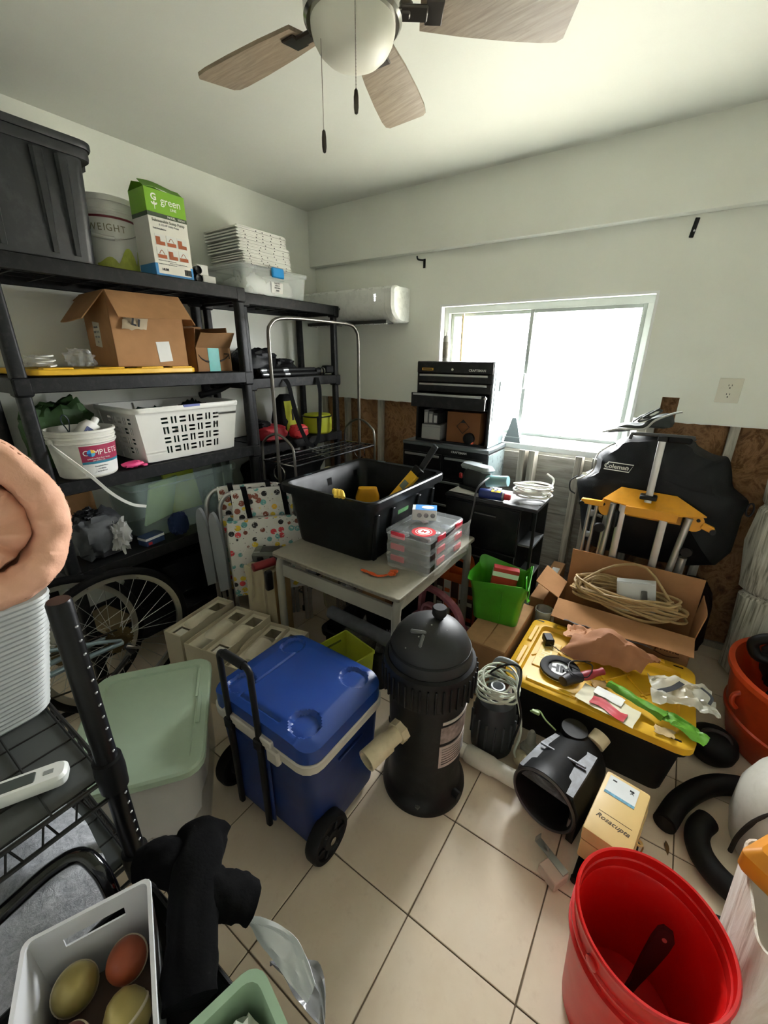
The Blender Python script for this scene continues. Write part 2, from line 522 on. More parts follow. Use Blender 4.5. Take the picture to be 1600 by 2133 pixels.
for (xa, xb, y) in ((a + 0.03, MX + 0.012, 2.668), (MX - 0.016, b - 0.03, 2.645)):
    za, zb = c + 0.035, d_ - 0.035
    mb = MB().box(xa, xa + 0.022, y - 0.009, y + 0.009, za, zb, 0.002).box(xb - 0.022, xb, y - 0.009, y + 0.009, za, zb, 0.002)
    mb.box(xa + 0.0222, xb - 0.0222, y - 0.008, y + 0.008, za, za + 0.018).box(xa + 0.0222, xb - 0.0222, y - 0.008, y + 0.008, zb - 0.018, zb)
    s = obj('sash', mb, M('#a3aaa4', 0.4, var=0.04, name='shade_greyed_sash'), win)  # sash vinyl greyed further, shade put into the colour
    obj('pane', MB().box(xa + 0.018, xb - 0.018, y - 0.002, y + 0.002, za + 0.014, zb - 0.014), glass, s)
obj('latch', MB().cbox((MX - 0.006, 2.63, 1.36), (0.018, 0.02, 0.09), 0.005), M('#b9bcb8', 0.4, var=0.05), win)
obj('window_sill', MB().box(WX0 + 0.42, WX1 + 0.03, 2.545, 2.625, 0.968, 1.003, 0.004), vinyl, win)

# ------------------------------------------------------------------ ceiling fan
chrome = M('#b9b6b0', 0.18, 1.0, 0.06, 4, name='brushed_nickel')
darkmetal = M('#55504a', 0.3, 1.0, 0.06, name='dark_nickel')
globe_m = M('#e6e5d6', 0.5, var=0.02, sss=0.15, name='opal_glass')
fan = thing('ceiling_fan', 'flush ceiling fan with five washed-oak blades, nickel housing and frosted globe light', 'ceiling fan', (-0.79, 1.01, 2.43))
mb = MB().lathe([(0.0, 0.0), (0.085, 0.0), (0.085, -0.03), (0.075, -0.04), (0.07, -0.06), (0.115, -0.075), (0.13, -0.10), (0.13, -0.16), (0.12, -0.175), (0.0, -0.175)], 48)
obj('motor_housing', mb, chrome, fan)
mb = MB().lathe([(0.07, -0.175), (0.107, -0.19), (0.112, -0.20), (0.112, -0.226), (0.106, -0.232), (0.0, -0.232)], 48)
obj('light_ring', mb, chrome, fan)
mb = MB().lathe([(0.097, -0.231), (0.0965, -0.242), (0.092, -0.258), (0.082, -0.274), (0.067, -0.287), (0.048, -0.296), (0.025, -0.301), (0.0001, -0.303)], 48)
obj('globe', mb, globe_m, fan)
for k in range(5):
    a = math.radians(180 - 72 * k)
    T = Matrix.Rotation(a, 4, 'Z') @ TR((0, 0, -0.2), (-9, 0, 0))
    pts = []
    L0, L1 = 0.15, 0.50
    prof = [(L0, 0.05), (0.25, 0.062), (0.36, 0.07), (0.45, 0.073), (0.487, 0.07), (L1, 0.058)]
    poly = [(x, -w) for x, w in prof] + [(x + 0.006, w * 0.98) for x, w in reversed(prof)]
    bl = obj('blade', MB().prism(poly, -0.004, 0.004, T), blade_m, fan)
    mb = MB().box(0.09, 0.17, -0.02, 0.02, -0.012, -0.004, 0.003, 1, T).cbox((0.185, 0, -0.006), (0.04, 0.06, 0.006), 0.002, T=T).cbox((0.11, 0, 0.0), (0.05, 0.03, 0.03), 0.008, T=T)
    obj('blade_bracket', mb, darkmetal, bl)
for (x, y, zb, bead) in ((-0.036, -0.072, 0.0, False), (0.062, -0.072, 0.0, True)):
    z1 = 1.99 if not bead else 2.04
    zl = z1 - 2.43
    mb = MB().cyl((x, y, -0.225), (x, y, zl), 0.0009, 6)
    if bead:
        zz = -0.23
        while zz > zl:
            mb.lathe([(0.0001, zz + 0.0016), (0.0016, zz), (0.0001, zz - 0.0016)], 6, TR((x, y, 0))); zz -= 0.006
    ch = obj('pull_chain', mb, chrome, fan)
    obj('pull_knob', MB().lathe([(0.0015, zl + 0.003), (0.004, zl), (0.0055, zl - 0.012), (0.0055, zl - 0.03), (0.004, zl - 0.04), (0.001, zl - 0.042)], 12, TR((x, y, 0))), darkmetal, ch)

# ------------------------------------------------------------------ air conditioner
acw = M('#e4e6e0', 0.28, var=0.03, name='gloss_white_plastic')
ac = thing('air_conditioner', 'white wall-mounted split air conditioner high in the corner beside the shelves', 'air conditioner', (-1.98, 2.58, 1.70))
def ac_prof(x):
    p = [(-0.005, 0.0), (-0.09, 0.0), (-0.135, 0.012), (-0.185, 0.05), (-0.2, 0.09), (-0.2, 0.185), (-0.185, 0.2), (-0.15, 0.207), (-0.005, 0.207)]
    return [(x, y, z) for y, z in p]
obj('body', MB().loft([ac_prof(-0.40), ac_prof(0.335)]), acw, ac)
obj('end_panel', MB().loft([[(x, y * 1.005, z) for x, y, z in ac_prof(0.337)], [(x, y * 1.005, z) for x, y, z in ac_prof(0.385)], [(0.40, y * 0.93, 0.008 + z * 0.93) for x, y, z in ac_prof(0.4)]]), acw, ac)
obj('outlet_slot', MB().box(-0.36, 0.33, -0.17, -0.085, -0.006, 0.012, T=TR((0, 0, 0.0))), M('#33342f', 0.7), ac)
mb = MB()
obj('louver', MB().cbox((-0.025, -0.132, -0.004), (0.69, 0.05, 0.004), 0.001, (14, 0, 0)), acw, ac)
for i in range(9):
    x = -0.34 + i * 0.08
    obj('fin', MB().box(x, x + 0.004, -0.16, -0.10, -0.012, 0.002), M('#8f918b', 0.5), ac)
lit = Nd('lit_display'); lit.p.inputs['Emission Color'].default_value = (1, 1, 1, 1); lit.p.inputs['Emission Strength'].default_value = 2.0
lit.color(lit.ramp(lit.noise(lit.mapping(), 5), [(0, (1, 1, 1)), (1, (0.9, 0.95, 1))]))
text(ac, '%', 0.024, FY(0.262, -0.2008, 0.15), lit.m, 'display')
text(ac, 'S', 0.024, FY(0.262, -0.2008, 0.128), lit.m, 'display')
obj('emblem', MB().lathe([(0.006, 0), (0.006, 0.001), (0, 0.001)], 16, FY(-0.03, -0.1995, 0.088)), M('#7a7c78', 0.4), ac)

# ------------------------------------------------------------------ small wall things
blk = M('#0d0e0f', 0.45, var=0.12, name='black_plastic')
blkm = M('#0b0b0c', 0.6, var=0.15, bump=0.1, name='black_matte')
hk = thing('curtain_bracket', 'black offset curtain rod bracket on the wall above the air conditioner', 'bracket', (-1.485, 2.58, 2.04))
obj('plate', MB().box(-0.004, 0.012, -0.004, 0.0, -0.03, 0.02, 0.001), blk, hk)
obj('arm', MB().tube([(0.004, -0.004, 0.012), (-0.02, -0.02, 0.014), (-0.03, -0.03, 0.02), (-0.032, -0.032, 0.034)], 0.005, 8, k=4), blk, hk)
hk = thing('curtain_bracket', 'slim black curtain bracket on the wall above the window, far right', 'bracket', (-0.105, 2.58, 2.04))
obj('plate', MB().box(-0.009, 0.009, -0.006, 0.0, -0.038, 0.038, 0.002, T=TR((0, 0, 0), (0, 8, 0))), blk, hk)
obj('screw', MB().lathe([(0.004, 0), (0.004, 0.002), (0, 0.003)], 10, FY(0.002, -0.006, -0.012)), M('#cccccc', 0.3, 1.0), hk)

ivory = M('#d9d6c6', 0.4, var=0.03)
ol = thing('wall_outlet', 'ivory duplex wall outlet on the wall right of the window', 'outlet', (0.178, 2.58, 1.355))
obj('cover_plate', MB().box(-0.045, 0.045, -0.006, 0, -0.055, 0.055, 0.004, 2), ivory, ol)
for zz in (-0.02, 0.02):
    r = obj('receptacle', MB().loft([rr(0.032, 0.03, 0.012, 0), rr(0.032, 0.03, 0.012, 0.002)], T=FY(0, -0.006, zz)), ivory, ol)
    obj('slot', MB().cbox((-0.006, -0.0083, zz + 0.004), (0.0022, 0.001, 0.008)).cbox((0.006, -0.0083, zz + 0.004), (0.0022, 0.001, 0.008)).cbox((0, -0.0083, zz - 0.008), (0.005, 0.001, 0.005)), M('#2a2822', 0.7), r)
# ------------------------------------------------------------------ shared object materials
card = M('#a97f58', 0.8, var=0.08, scale=14, bump=0.08, bscale=90, name='cardboard')
card_in = M('#b98f66', 0.85, var=0.07, scale=12, name='cardboard_inside')
white_pl = M('#e6e6e0', 0.4, var=0.04, name='white_plastic')
resin = M('#121315', 0.5, var=0.1, scale=12, bump=0.12, bscale=120, dirt='#6b6a66', dirtk=0.12, name='black_resin')
charcoal = M('#1f2225', 0.45, var=0.08, scale=7, dirt='#777777', dirtk=0.1, name='charcoal_plastic')
yellow_pl = M('#e8b526', 0.42, var=0.06, name='yellow_plastic')
steel = M('#a9a7a2', 0.3, 1.0, 0.08, 20, name='steel')
alu = M('#c4c3be', 0.35, 0.9, 0.06, 15, name='aluminium')
red_pl = M('#b3252b', 0.42, var=0.08, name='red_plastic')
lime = M('#b7bd2a', 0.6, var=0.08, name='lime_fabric')
paper = M('#dfdfda', 0.7, var=0.04, name='white_paper')
ink = M('#26282b', 0.7, name='dark_ink')
ink_g = M('#7f8083', 0.7, name='grey_ink')
clear = MT('#dfe6e2', 0.34, 0.18, 'clear_plastic')
clear2 = MT('#e6ece9', 0.3, 0.2, 'cloudy_plastic')
film = MT('#e9ebe8', 0.16, 0.12, 'plastic_film')
black_cloth = M('#0b0c0e', 0.85, var=0.2, scale=16, bump=0.25, bscale=200, name='black_cloth')
black_nylon = M('#0d0e11', 0.5, var=0.18, scale=10, bump=0.2, bscale=160, name='black_nylon')

def tote_secs(w, d, h, tp=0.86, lip=0.018, th=0.004, r=0.035, lh=0.03):
    return [rr(w * tp, d * tp, r, 0), rr(w * tp + 0.004, d * tp + 0.004, r, 0.006), rr(w - 2 * lip, d - 2 * lip, r, h - lh), rr(w - 0.004, d - 0.004, r + 0.008, h - lh - 0.004),
            rr(w, d, r + 0.008, h - lh + 0.004), rr(w, d, r + 0.008, h - 0.004), rr(w - 0.008, d - 0.008, r + 0.006, h), rr(w - 2 * lip - 0.006, d - 2 * lip - 0.006, r, h - 0.003),
            rr(w * tp - 2 * th, d * tp - 2 * th, r - 0.004, th)]

def pail_prof(rb, rt, h, th=0.003, bands=((0.86, 0.004),)):
    p = [(0.0, 0.0), (rb - 0.006, 0.0), (rb, 0.006)]
    for f, e in bands:
        r = rb + (rt - rb) * f
        p += [(r, h * f - 0.012), (r + e, h * f - 0.008), (r + e, h * f - 0.002), (r, h * f)]
    p += [(rt, h - 0.012), (rt + 0.005, h - 0.01), (rt + 0.005, h - 0.001), (rt + 0.002, h), (rt - th, h), (rt - th, h - 0.01), (rb - th, 0.006), (0.0, 0.005)]
    return p

# ------------------------------------------------------------------ black resin shelf units
def shelf_unit(label, cx, cy, D, L, tiers, r=0.024):
    t = thing('resin_shelf', label, 'shelf', (cx, cy, 0))
    src = None
    for z in tiers:
        if src is None:
            mb = MB()
            mb.box(-D / 2 + 0.004, D / 2 - 0.004, -L / 2 + 0.004, L / 2 - 0.004, -0.006, 0.0)
            for s in (-1, 1):
                mb.box(min(s * D / 2, s * (D / 2 - 0.014)), max(s * D / 2, s * (D / 2 - 0.014)), -L / 2, L / 2, -0.052, 0.004, 0.003)
                mb.box(-D / 2, D / 2, min(s * L / 2, s * (L / 2 - 0.014)), max(s * L / 2, s * (L / 2 - 0.014)), -0.052, 0.004, 0.003)
            for i in range(1, 8):
                y = -L / 2 + L * i / 8
                mb.box(-D / 2 + 0.01, D / 2 - 0.01, y - 0.004, y + 0.004, -0.035, -0.005)
            for i in range(1, 4):
                x = -D / 2 + D * i / 4
                mb.box(x - 0.004, x + 0.004, -L / 2 + 0.01, L / 2 - 0.01, -0.03, -0.005)
            for sx in (-1, 1):
                for sy in (-1, 1):
                    mb.cbox((sx * (D / 2 - 0.028), sy * (L / 2 - 0.028), -0.03), (0.06, 0.06, 0.07), 0.008)
            src = obj('shelf', mb, resin, t, (0, 0, z))
        else: inst(src, t, (0, 0, z))
    zz = [0.0] + list(tiers)
    for a, b in zip(zz[:-1], zz[1:]):
        for sx in (-1, 1):
            for sy in (-1, 1):
                mb = MB().loft([rr(2 * r, 2 * r, r * 0.5, 0), rr(2 * r * 0.92, 2 * r * 0.92, r * 0.5, b - a - 0.06)], T=TR((sx * (D / 2 - 0.028), sy * (L / 2 - 0.028), a)))
                obj('post', mb, resin, t)
    return t
TA = (0.21, 0.61, 1.005, 1.405, 1.81)
shelf_unit('black resin five-tier shelf along the left wall, the nearer one', -2.175, 1.045, 0.44, 1.05, TA)
TB = (0.20, 0.585, 0.975, 1.365, 1.80)
shelf_unit('black resin shelf tucked into the corner under the air conditioner', -2.20, 1.977, 0.38, 0.79, TB, 0.02)

# ------------------------------------------------------------------ shelf A, top tier
z5 = 1.815
t = thing('storage_tote', 'big charcoal grey storage tote with ribbed sides on the top shelf', 'storage tote', (-2.17, 0.56, z5))
body = obj('body', MB().bowl(tote_secs(0.44, 0.76, 0.37, 0.88, 0.022)), charcoal, t)
for y in (-0.28, -0.12, 0.05, 0.2, 0.27):
    obj('rib', MB().loft([[(0.194, y - 0.012, 0.02), (0.203, y - 0.008, 0.02), (0.203, y + 0.008, 0.02), (0.194, y + 0.012, 0.02)],
                          [(0.197 + 0.008, y - 0.02 + 0.03 * y, 0.33), (0.2145, y - 0.012 + 0.03 * y, 0.33), (0.2145, y + 0.012 + 0.03 * y, 0.33), (0.205, y + 0.02 + 0.03 * y, 0.33)]]), charcoal, t)
obj('lid', MB().loft([rr(0.45, 0.775, 0.05, 0.368), rr(0.455, 0.78, 0.05, 0.375), rr(0.455, 0.78, 0.05, 0.39), rr(0.43, 0.755, 0.045, 0.395), rr(0.40, 0.72, 0.04, 0.388)]), charcoal, t)
obj('clasp', MB().loft([[(0.1, 0.385, 0.33), (-0.1, 0.385, 0.33), (-0.1, 0.40, 0.335), (0.1, 0.40, 0.335)], [(0.1, 0.38, 0.385), (-0.1, 0.38, 0.385), (-0.1, 0.405, 0.38), (0.1, 0.405, 0.38)]]), charcoal, t)

t = thing('pail', 'white lidded pail with a maroon band and yellow-green label behind the grey tote', 'pail', (-2.272, 1.10, z5), 0)
t.scale = (0.9, 0.9, 1)
mb = MB().lathe(pail_prof(0.118, 0.128, 0.30, bands=((0.8, 0.004), (0.86, 0.004))), 48)
obj('body', mb, white_pl, t)
obj('lid', MB().lathe([(0.0, 0.296), (0.118, 0.296), (0.122, 0.285), (0.137, 0.284), (0.138, 0.30), (0.134, 0.306), (0.122, 0.306), (0.118, 0.300), (0.0, 0.300)], 48), white_pl, t)
def bandz(r0, r1, z0, z1, a0, a1, mat, parent, name, n=18, zfn=None):
    secs = []
    for i in range(n + 1):
        a = math.radians(a0 + (a1 - a0) * i / n)
        zt = z1 if zfn is None else zfn(i / n)
        rz1 = r0 + (r1 - r0) * 1.0
        secs.append([(r0 * math.cos(a), r0 * math.sin(a), z0), ((r0 + 0.0012) * math.cos(a), (r0 + 0.0012) * math.sin(a), z0),
                     ((rz1 + 0.0012) * math.cos(a), (rz1 + 0.0012) * math.sin(a), zt), (rz1 * math.cos(a), rz1 * math.sin(a), zt)])
    return obj(name, MB().loft(secs), mat, parent)
bandz(0.1267, 0.127, 0.222, 0.230, -95, 60, M('#7d2b35', 0.5), t, 'band')
bandz(0.1195, 0.122, 0.01, 0.12, -60, 40, M('#c3cc5c', 0.5, var=0.2, scale=25), t, 'label_patch', zfn=lambda u: 0.03 + 0.10 * abs(math.sin(u * 7)) * u + 0.02)
for ch, a in zip('WEIGHT', (-52, -37, -28, -19, -5, 9)):
    ar = math.radians(a - 4)
    text(t, ch, 0.038, TR((0.1265 * math.cos(ar), 0.1265 * math.sin(ar), 0.185), (0, 0, a - 4)) @ FX(0, 0, 0), M('#8d8a6d', 0.6), 'lettering')
hw = [(0.131 * math.cos(math.radians(a)), 0.131 * math.sin(math.radians(a)), 0.145 + 0.05 * abs((a + 22) / 75) ** 2) for a in range(-97, 54, 10)]
hd = obj('wire_handle', MB().tube(hw, 0.0022, 6, k=2), steel, t)
obj('grip', MB().tube(hw[4:9], 0.008, 10, k=2), white_pl, hd)

green_b = M('#7fb52a', 0.5, var=0.05, name='green_print')
t = thing('pump_box', 'tall green and white product carton with a green printed top band', 'carton', (-2.05, 1.222, z5), 0)
w2, d2, h = 0.088, 0.062, 0.325
obj('carton', MB().box(-d2, d2, -w2, w2, 0.05, 0.225, 0.001), M('#e4e2d8', 0.55, var=0.04), t)
obj('green_band', MB().box(-d2 - 0.0005, d2 + 0.0005, -w2 - 0.0005, w2 + 0.0005, 0.24, h, 0.001), green_b, t)
obj('dark_band', MB().box(-d2 - 0.0005, d2 + 0.0005, -w2 - 0.0005, w2 + 0.0005, 0.225, 0.24), M('#3c4a36', 0.5), t)
obj('blue_band', MB().box(-d2 - 0.0005, d2 - 0.003, -w2 - 0.0005, w2 + 0.0005, 0, 0.05).box(d2 - 0.003, d2 + 0.0005, -w2, -w2 + 0.012, 0, 0.05).box(d2 - 0.003, d2 + 0.0005, w2 - 0.012, w2, 0, 0.05).box(d2 - 0.003, d2, -w2, w2, 0.0, 0.012), M('#3f8fd0', 0.5), t)
obj('white_panel', MB().box(d2 - 0.003, d2 + 0.0006, -w2 + 0.012, w2 - 0.012, 0.012, 0.05), M('#e4e2d8', 0.55), t)
for s in (-1, 1):
    obj('flap', MB().sheet(lambda u, v, s=s: (s * (d2 - 0.04 * v), (u - 0.5) * 2 * w2, h + 0.03 * v + 0.006 * math.sin(u * 5)), 6, 2, 0.002), M('#5f8d22', 0.6), t)
wht = M('#f2f3ea', 0.5)
fx = d2 + 0.0012
text(t, 'green', 0.04, FX(fx, 0.022, 0.288), wht)
text(t, 'LINE', 0.014, FX(fx, 0.03, 0.263), wht)
text(t, 'G', 0.034, FX(fx, -0.052, 0.295), wht, bold=0.001)
mb = MB()
for a in (40, 140, 90): mb.lathe([(0.0001, 0), (0.004, 0.003), (0.0001, 0.001)], 8, FX(fx - 0.001, -0.052 + 0.010 * math.cos(math.radians(a)), 0.268 + 0.006 * math.sin(math.radians(a))) @ TR((0, 0, 0), (0, 0, a), (1.8, 0.9, 0.3)))
mb.cbox((fx, -0.052, 0.262), (0.0006, 0.003, 0.02))
obj('leaf_mark', mb, wht, t)
text(t, 'MODEL   2035AC', 0.011, FX(fx, 0.04, 0.2325), wht)
text(t, 'Submersible Sump Pump', 0.0155, FX(fx, 0.0, 0.212), M('#59604c', 0.6), sx=0.95)
text(t, '& 1/2 HP Utility Pump', 0.010, FX(fx, 0.0, 0.198), ink_g)
text(t, 'Easy Installation', 0.009, FX(fx, -0.045, 0.182), ink)
rust = M('#a8572c', 0.6)
for i in range(3):
    for j in range(2):
        y = -0.05 + i * 0.05; z = 0.138 - j * 0.05
        o = obj('diagram', MB().cbox((fx, y, z + 0.002), (0.0008, 0.044, 0.042)), paper, t)
        mb = MB().cbox((fx + 0.0006, y, z - 0.01), (0.0006, 0.04, 0.014))
        if (i + j) % 2 == 0: mb.cbox((fx + 0.0006, y - 0.01, z + 0.004), (0.0006, 0.02, 0.02))
        else: mb.tube([(fx + 0.0006, y - 0.012, z), (fx + 0.0006, y, z + 0.014), (fx + 0.0006, y + 0.012, z - 0.002)], 0.0012, 5, k=4)
        obj('drawing', mb, rust, o)
for k in range(3): text(t, 'Instalacion facil y rapida de la bomba', 0.0055, FX(fx, -0.03 + 0.05 * (k == 1), 0.063 - 0.007 * k), ink_g)
for i in range(11):
    pass
mb = MB(); y = 0.045
for i in range(12):
    w = random.choice((0.001, 0.0015, 0.0025)); mb.box(fx - 0.0005, fx + 0.0004, y, y + w, 0.016, 0.04); y += w + random.choice((0.001, 0.0015))
obj('barcode', mb, ink, t)
text(t, 'HUM', 0.013, FX(fx, -0.045, 0.028), ink, bold=0.0006)

for k, (z, lab) in enumerate(((z5, 'lower black cylinder lens of the pair beside the small white boxes'), (z5 + 0.036, 'upper black cylinder lens of the pair beside the small white boxes'))):
    t = thing('scope_tube', lab, 'tube', (-2.06, 1.348, z), group='pair of black tubes')
    T = TR((0, 0, 0.018), (0, 90, 0))
    obj('barrel', MB().lathe([(0.0, -0.06), (0.015, -0.06), (0.015, 0.03), (0.018, 0.035), (0.018, 0.06), (0.0155, 0.06), (0.015, 0.052), (0.0, 0.05)], 24, T), blk, t)
    obj('focus_ring', MB().lathe([(0.0178, -0.02), (0.0178, 0.01), (0.015, 0.012), (0.015, -0.022)], 24, T), blkm, t)
for x0, y0, z, sy, sh, lab in ((-2.09, 1.43, z5, 0.07, 0.042, 'small white box on the top shelf under another white box'), (-2.10, 1.405, z5 + 0.0425, 0.058, 0.045, 'small white box on top of another white box, top shelf')):
    t = thing('small_box', lab, 'box', (x0, y0, z))
    obj('box_body', MB().box(-0.05, 0.05, -sy / 2, sy / 2, 0, sh, 0.0012), M('#d8d8cf', 0.6, var=0.03), t)
    obj('tuck_flap', MB().box(0.0495, 0.0508, -sy / 2 + 0.003, sy / 2 - 0.003, 0.003, sh - 0.003, 0.0005), paper, t)

# ------------------------------------------------------------------ top of the corner shelf: clear box and flat cartons
zb = 1.805
t = thing('clear_storage_box', 'clear plastic storage box with a bright blue latch on the corner shelf', 'storage box', (-2.185, 1.86, zb))
w, d, h = 0.32, 0.50, 0.135
obj('body', MB().bowl([rr(w * 0.9, d * 0.9, 0.03, 0), rr(w * 0.92, d * 0.93, 0.03, 0.01), rr(w * 0.97, d * 0.98, 0.03, h - 0.015), rr(w, d, 0.03, h - 0.012), rr(w, d, 0.03, h), rr(w * 0.955, d * 0.965, 0.028, h), rr(w * 0.9, d * 0.91, 0.028, 0.008)]), clear2, t)
obj('lid', MB().loft([rr(w + 0.006, d + 0.006, 0.03, h - 0.006), rr(w + 0.006, d + 0.006, 0.03, h + 0.008), rr(w - 0.02, d - 0.02, 0.025, h + 0.010)]), clear2, t)
for s in (1,):
    obj('latch', MB().loft([rr(0.085, 0.05, 0.006, 0), rr(0.085, 0.05, 0.006, 0.008), rr(0.078, 0.042, 0.005, 0.012)], T=FX(w / 2 + 0.002, 0.0, h - 0.012)), M('#1d8fd6', 0.35, var=0.05, name='blue_latch'), t)
lb = obj('paper_label', MB().cbox((w / 2 * 0.955, 0.0, 0.05), (0.001, 0.085, 0.055), rot=(0, 4, 0)), paper, t)
for k in range(4): text(lb, ('Sony 0417', 'MAR 13', '8420 0005', '|||||||||')[k], 0.010, FX(w / 2 * 0.96 + 0.003, 0.0, 0.072 - 0.012 * k), ink)
obj('contents', MB().blob(0.13, 0.2, 0.05, 0.08, 3, 4, 0.6, T=TR((0, 0, 0.055))), M('#b9bab2', 0.8, var=0.2, scale=20), t)
grp = 'flat white cartons stacked on the clear box'
carton_m = M('#dcdcd4', 0.7, var=0.04, name='white_carton')
zc = zb + h + 0.013
bund = [(0.345, 0.0, 0.0, 5, 0.0115), (0.36, -0.012, -0.004, 4, 0.014), (0.345, -0.03, 0.0, 4, 0.0145)]
n = 0
for b, (L, yo, xo, cnt, th) in enumerate(bund):
    for i in range(cnt):
        lab = 'flat white carton, number %s from the top of the stack on the clear box' % ('thirteenth twelfth eleventh tenth ninth eighth seventh sixth fifth fourth third second first'.split()[n])
        lab = lab.replace('number ', '')
        t = thing('flat_carton', lab, 'carton', (-2.19 + xo + random.uniform(-0.004, 0.004), 1.83 + yo + random.uniform(-0.004, 0.004), zc), random.uniform(-1, 1), grp)
        obj('board', MB().box(-0.135, 0.135, -L / 2, L / 2, 0.0004, th * 0.55, 0.0008), carton_m, t)
        obj('tuck_edge', MB().box(0.12, 0.1355, -L / 2 + 0.01, L / 2 - 0.01, th * 0.55, th - 0.0006, 0.0008), carton_m, t)
        mb = MB()
        for y in (-0.12, -0.04, 0.0, 0.06, 0.13):
            if random.random() < 0.8: mb.cbox((0.1353, y + random.uniform(-0.004, 0.004), th * 0.3), (0.0012, 0.006, th * 0.3))
        obj('print_marks', mb, ink, t)
        if n % 2 == 0: pass
        zc += th; n += 1

# ------------------------------------------------------------------ shelf A, second tier from top
z4 = 1.412
t = thing('tote_lid', 'flat yellow tote lid lying on the shelf under the open cardboard box', 'lid', (-2.165, 0.918, z4))
obj('lid_panel', MB().loft([rr(0.385, 0.655, 0.04, 0.0), rr(0.40, 0.67, 0.045, 0.004), rr(0.40, 0.67, 0.045, 0.02), rr(0.385, 0.655, 0.04, 0.024), rr(0.36, 0.63, 0.035, 0.020)]), yellow_pl, t)
for y in (-0.24, -0.05, 0.12, 0.26): obj('lid_rib', MB().box(0.14, 0.19, y - 0.05, y + 0.05, 0.022, 0.029, 0.002), yellow_pl, t)
def open_box(t, w, d, h, m, mi, flaps, th=0.004):
    # w along x, d along y; flaps: dict side -> (length, angle from vertical outward, extra)
    mb = MB().box(-w / 2, w / 2, -d / 2, d / 2, 0, th)
    obj('base', mb, m, t)
    for nm, (a, b, c, e) in dict(px=(w / 2 - th, w / 2, -d / 2, d / 2), nx=(-w / 2, -w / 2 + th, -d / 2, d / 2), py=(-w / 2, w / 2, d / 2 - th, d / 2), ny=(-w / 2, w / 2, -d / 2, -d / 2 + th)).items():
        obj('side', MB().box(a, b, c, e, th, h, 0.001), m, t)
    out = {}
    for nm, (L, ang, warp) in flaps.items():
        A = math.radians(ang)
        dirs = dict(px=((1, 0), (0, 1), w / 2, d), nx=((-1, 0), (0, 1), w / 2, d), py=((0, 1), (1, 0), d / 2, w), ny=((0, -1), (1, 0), d / 2, w))[nm]
        (ox, oy), (lx, ly), off, ln = dirs
        def fn(u, v, ox=ox, oy=oy, lx=lx, ly=ly, off=off, ln=ln, L=L, A=A, warp=warp):
            s = (u - 0.5) * (ln - 0.006)
            q = v * L; wv = warp * math.sin(u * 4.2 + 0.6) * v
            o_ = off - 0.002 + q * math.sin(A) + wv * math.cos(A); zz = h + q * math.cos(A) - wv * math.sin(A)
            return (ox * o_ + lx * s, oy * o_ + ly * s, zz)
        out[nm] = obj('flap', MB().sheet(fn, 10, 4, th), m, t)
    return out
t = thing('cardboard_box', 'open brown cardboard box with drooping flaps sitting on a yellow lid', 'box', (-2.14, 1.075, z4 + 0.03), -4)
open_box(t, 0.28, 0.31, 0.295, card, card_in, dict(px=(0.135, 138, 0.006), ny=(0.15, 140, 0.004), py=(0.13, 150, 0.0), nx=(0.10, 100, 0.0)))
obj('shipping_label', MB().cbox((0.1408, 0.05, 0.062), (0.001, 0.06, 0.085), rot=(4, 0, 0)), paper, t)
obj('side_label', MB().cbox((-0.02, -0.1556, 0.13), (0.07, 0.001, 0.10), rot=(0, 6, 0)), M('#c9c5b5', 0.6), t)
for k in range(4): text(t, ('FRAGILE', 'SHIP TO 24', '9405 5036', 'LB')[k], 0.012, FY(-0.02, -0.1565, 0.16 - 0.02 * k), ink_g)
tg = obj('torn_sticker', MB().sheet(lambda u, v: (0.143 + 0.012 * v + 0.006 * math.sin(u * 3), -0.10 + 0.10 * u - 0.02 * v, 0.20 - 0.05 * v + 0.012 * N(u * 4, v * 4, 0)), 8, 5, 0.001), M('#b9a98c', 0.6), t)
text(tg, 'L1', 0.04, TR((0.158, -0.058, 0.176)) @ FX(0, 0, 0, -14), ink, bold=0.002)

t = thing('shipping_box', 'brown shipping box with smile arrow and teal tape at the shelf end', 'box', (-2.17, 1.408, z4), 0)
open_box(t, 0.24, 0.205, 0.115, M('#94704e', 0.8, var=0.08, scale=14), card_in, dict(px=(0.09, 40, 0.006), ny=(0.09, -6, 0.002), py=(0.10, -5, 0), nx=(0.11, 0, 0.0)))
tp = obj('tape', MB().box(0.1203, 0.1212, -0.035, 0.03, 0.0, 0.113), M('#3aa79f', 0.4, var=0.1, scale=30, name='teal_tape'), t)
mb = MB().tube([(0.1215, -0.09, 0.082), (0.1215, -0.078, 0.066), (0.1215, -0.055, 0.052), (0.1215, -0.036, 0.048)], lambda u: 0.0012 + 0.004 * u, 6, k=5)
mb.tube([(0.1215, 0.032, 0.05), (0.1215, 0.06, 0.06), (0.1215, 0.085, 0.078)], lambda u: 0.0045 - 0.0015 * u, 6, k=5)
mb.tube([(0.1215, 0.06, 0.086), (0.1215, 0.09, 0.085), (0.1215, 0.09, 0.06)], 0.0028, 6)
obj('smile_arrow', mb, M('#2b211a', 0.7), t)
obj('contents', MB().blob(0.095, 0.075, 0.045, 0.1, 4, 9, 0.6, T=TR((0, 0, 0.07))), M('#7d1f3c', 0.6, var=0.2), t)

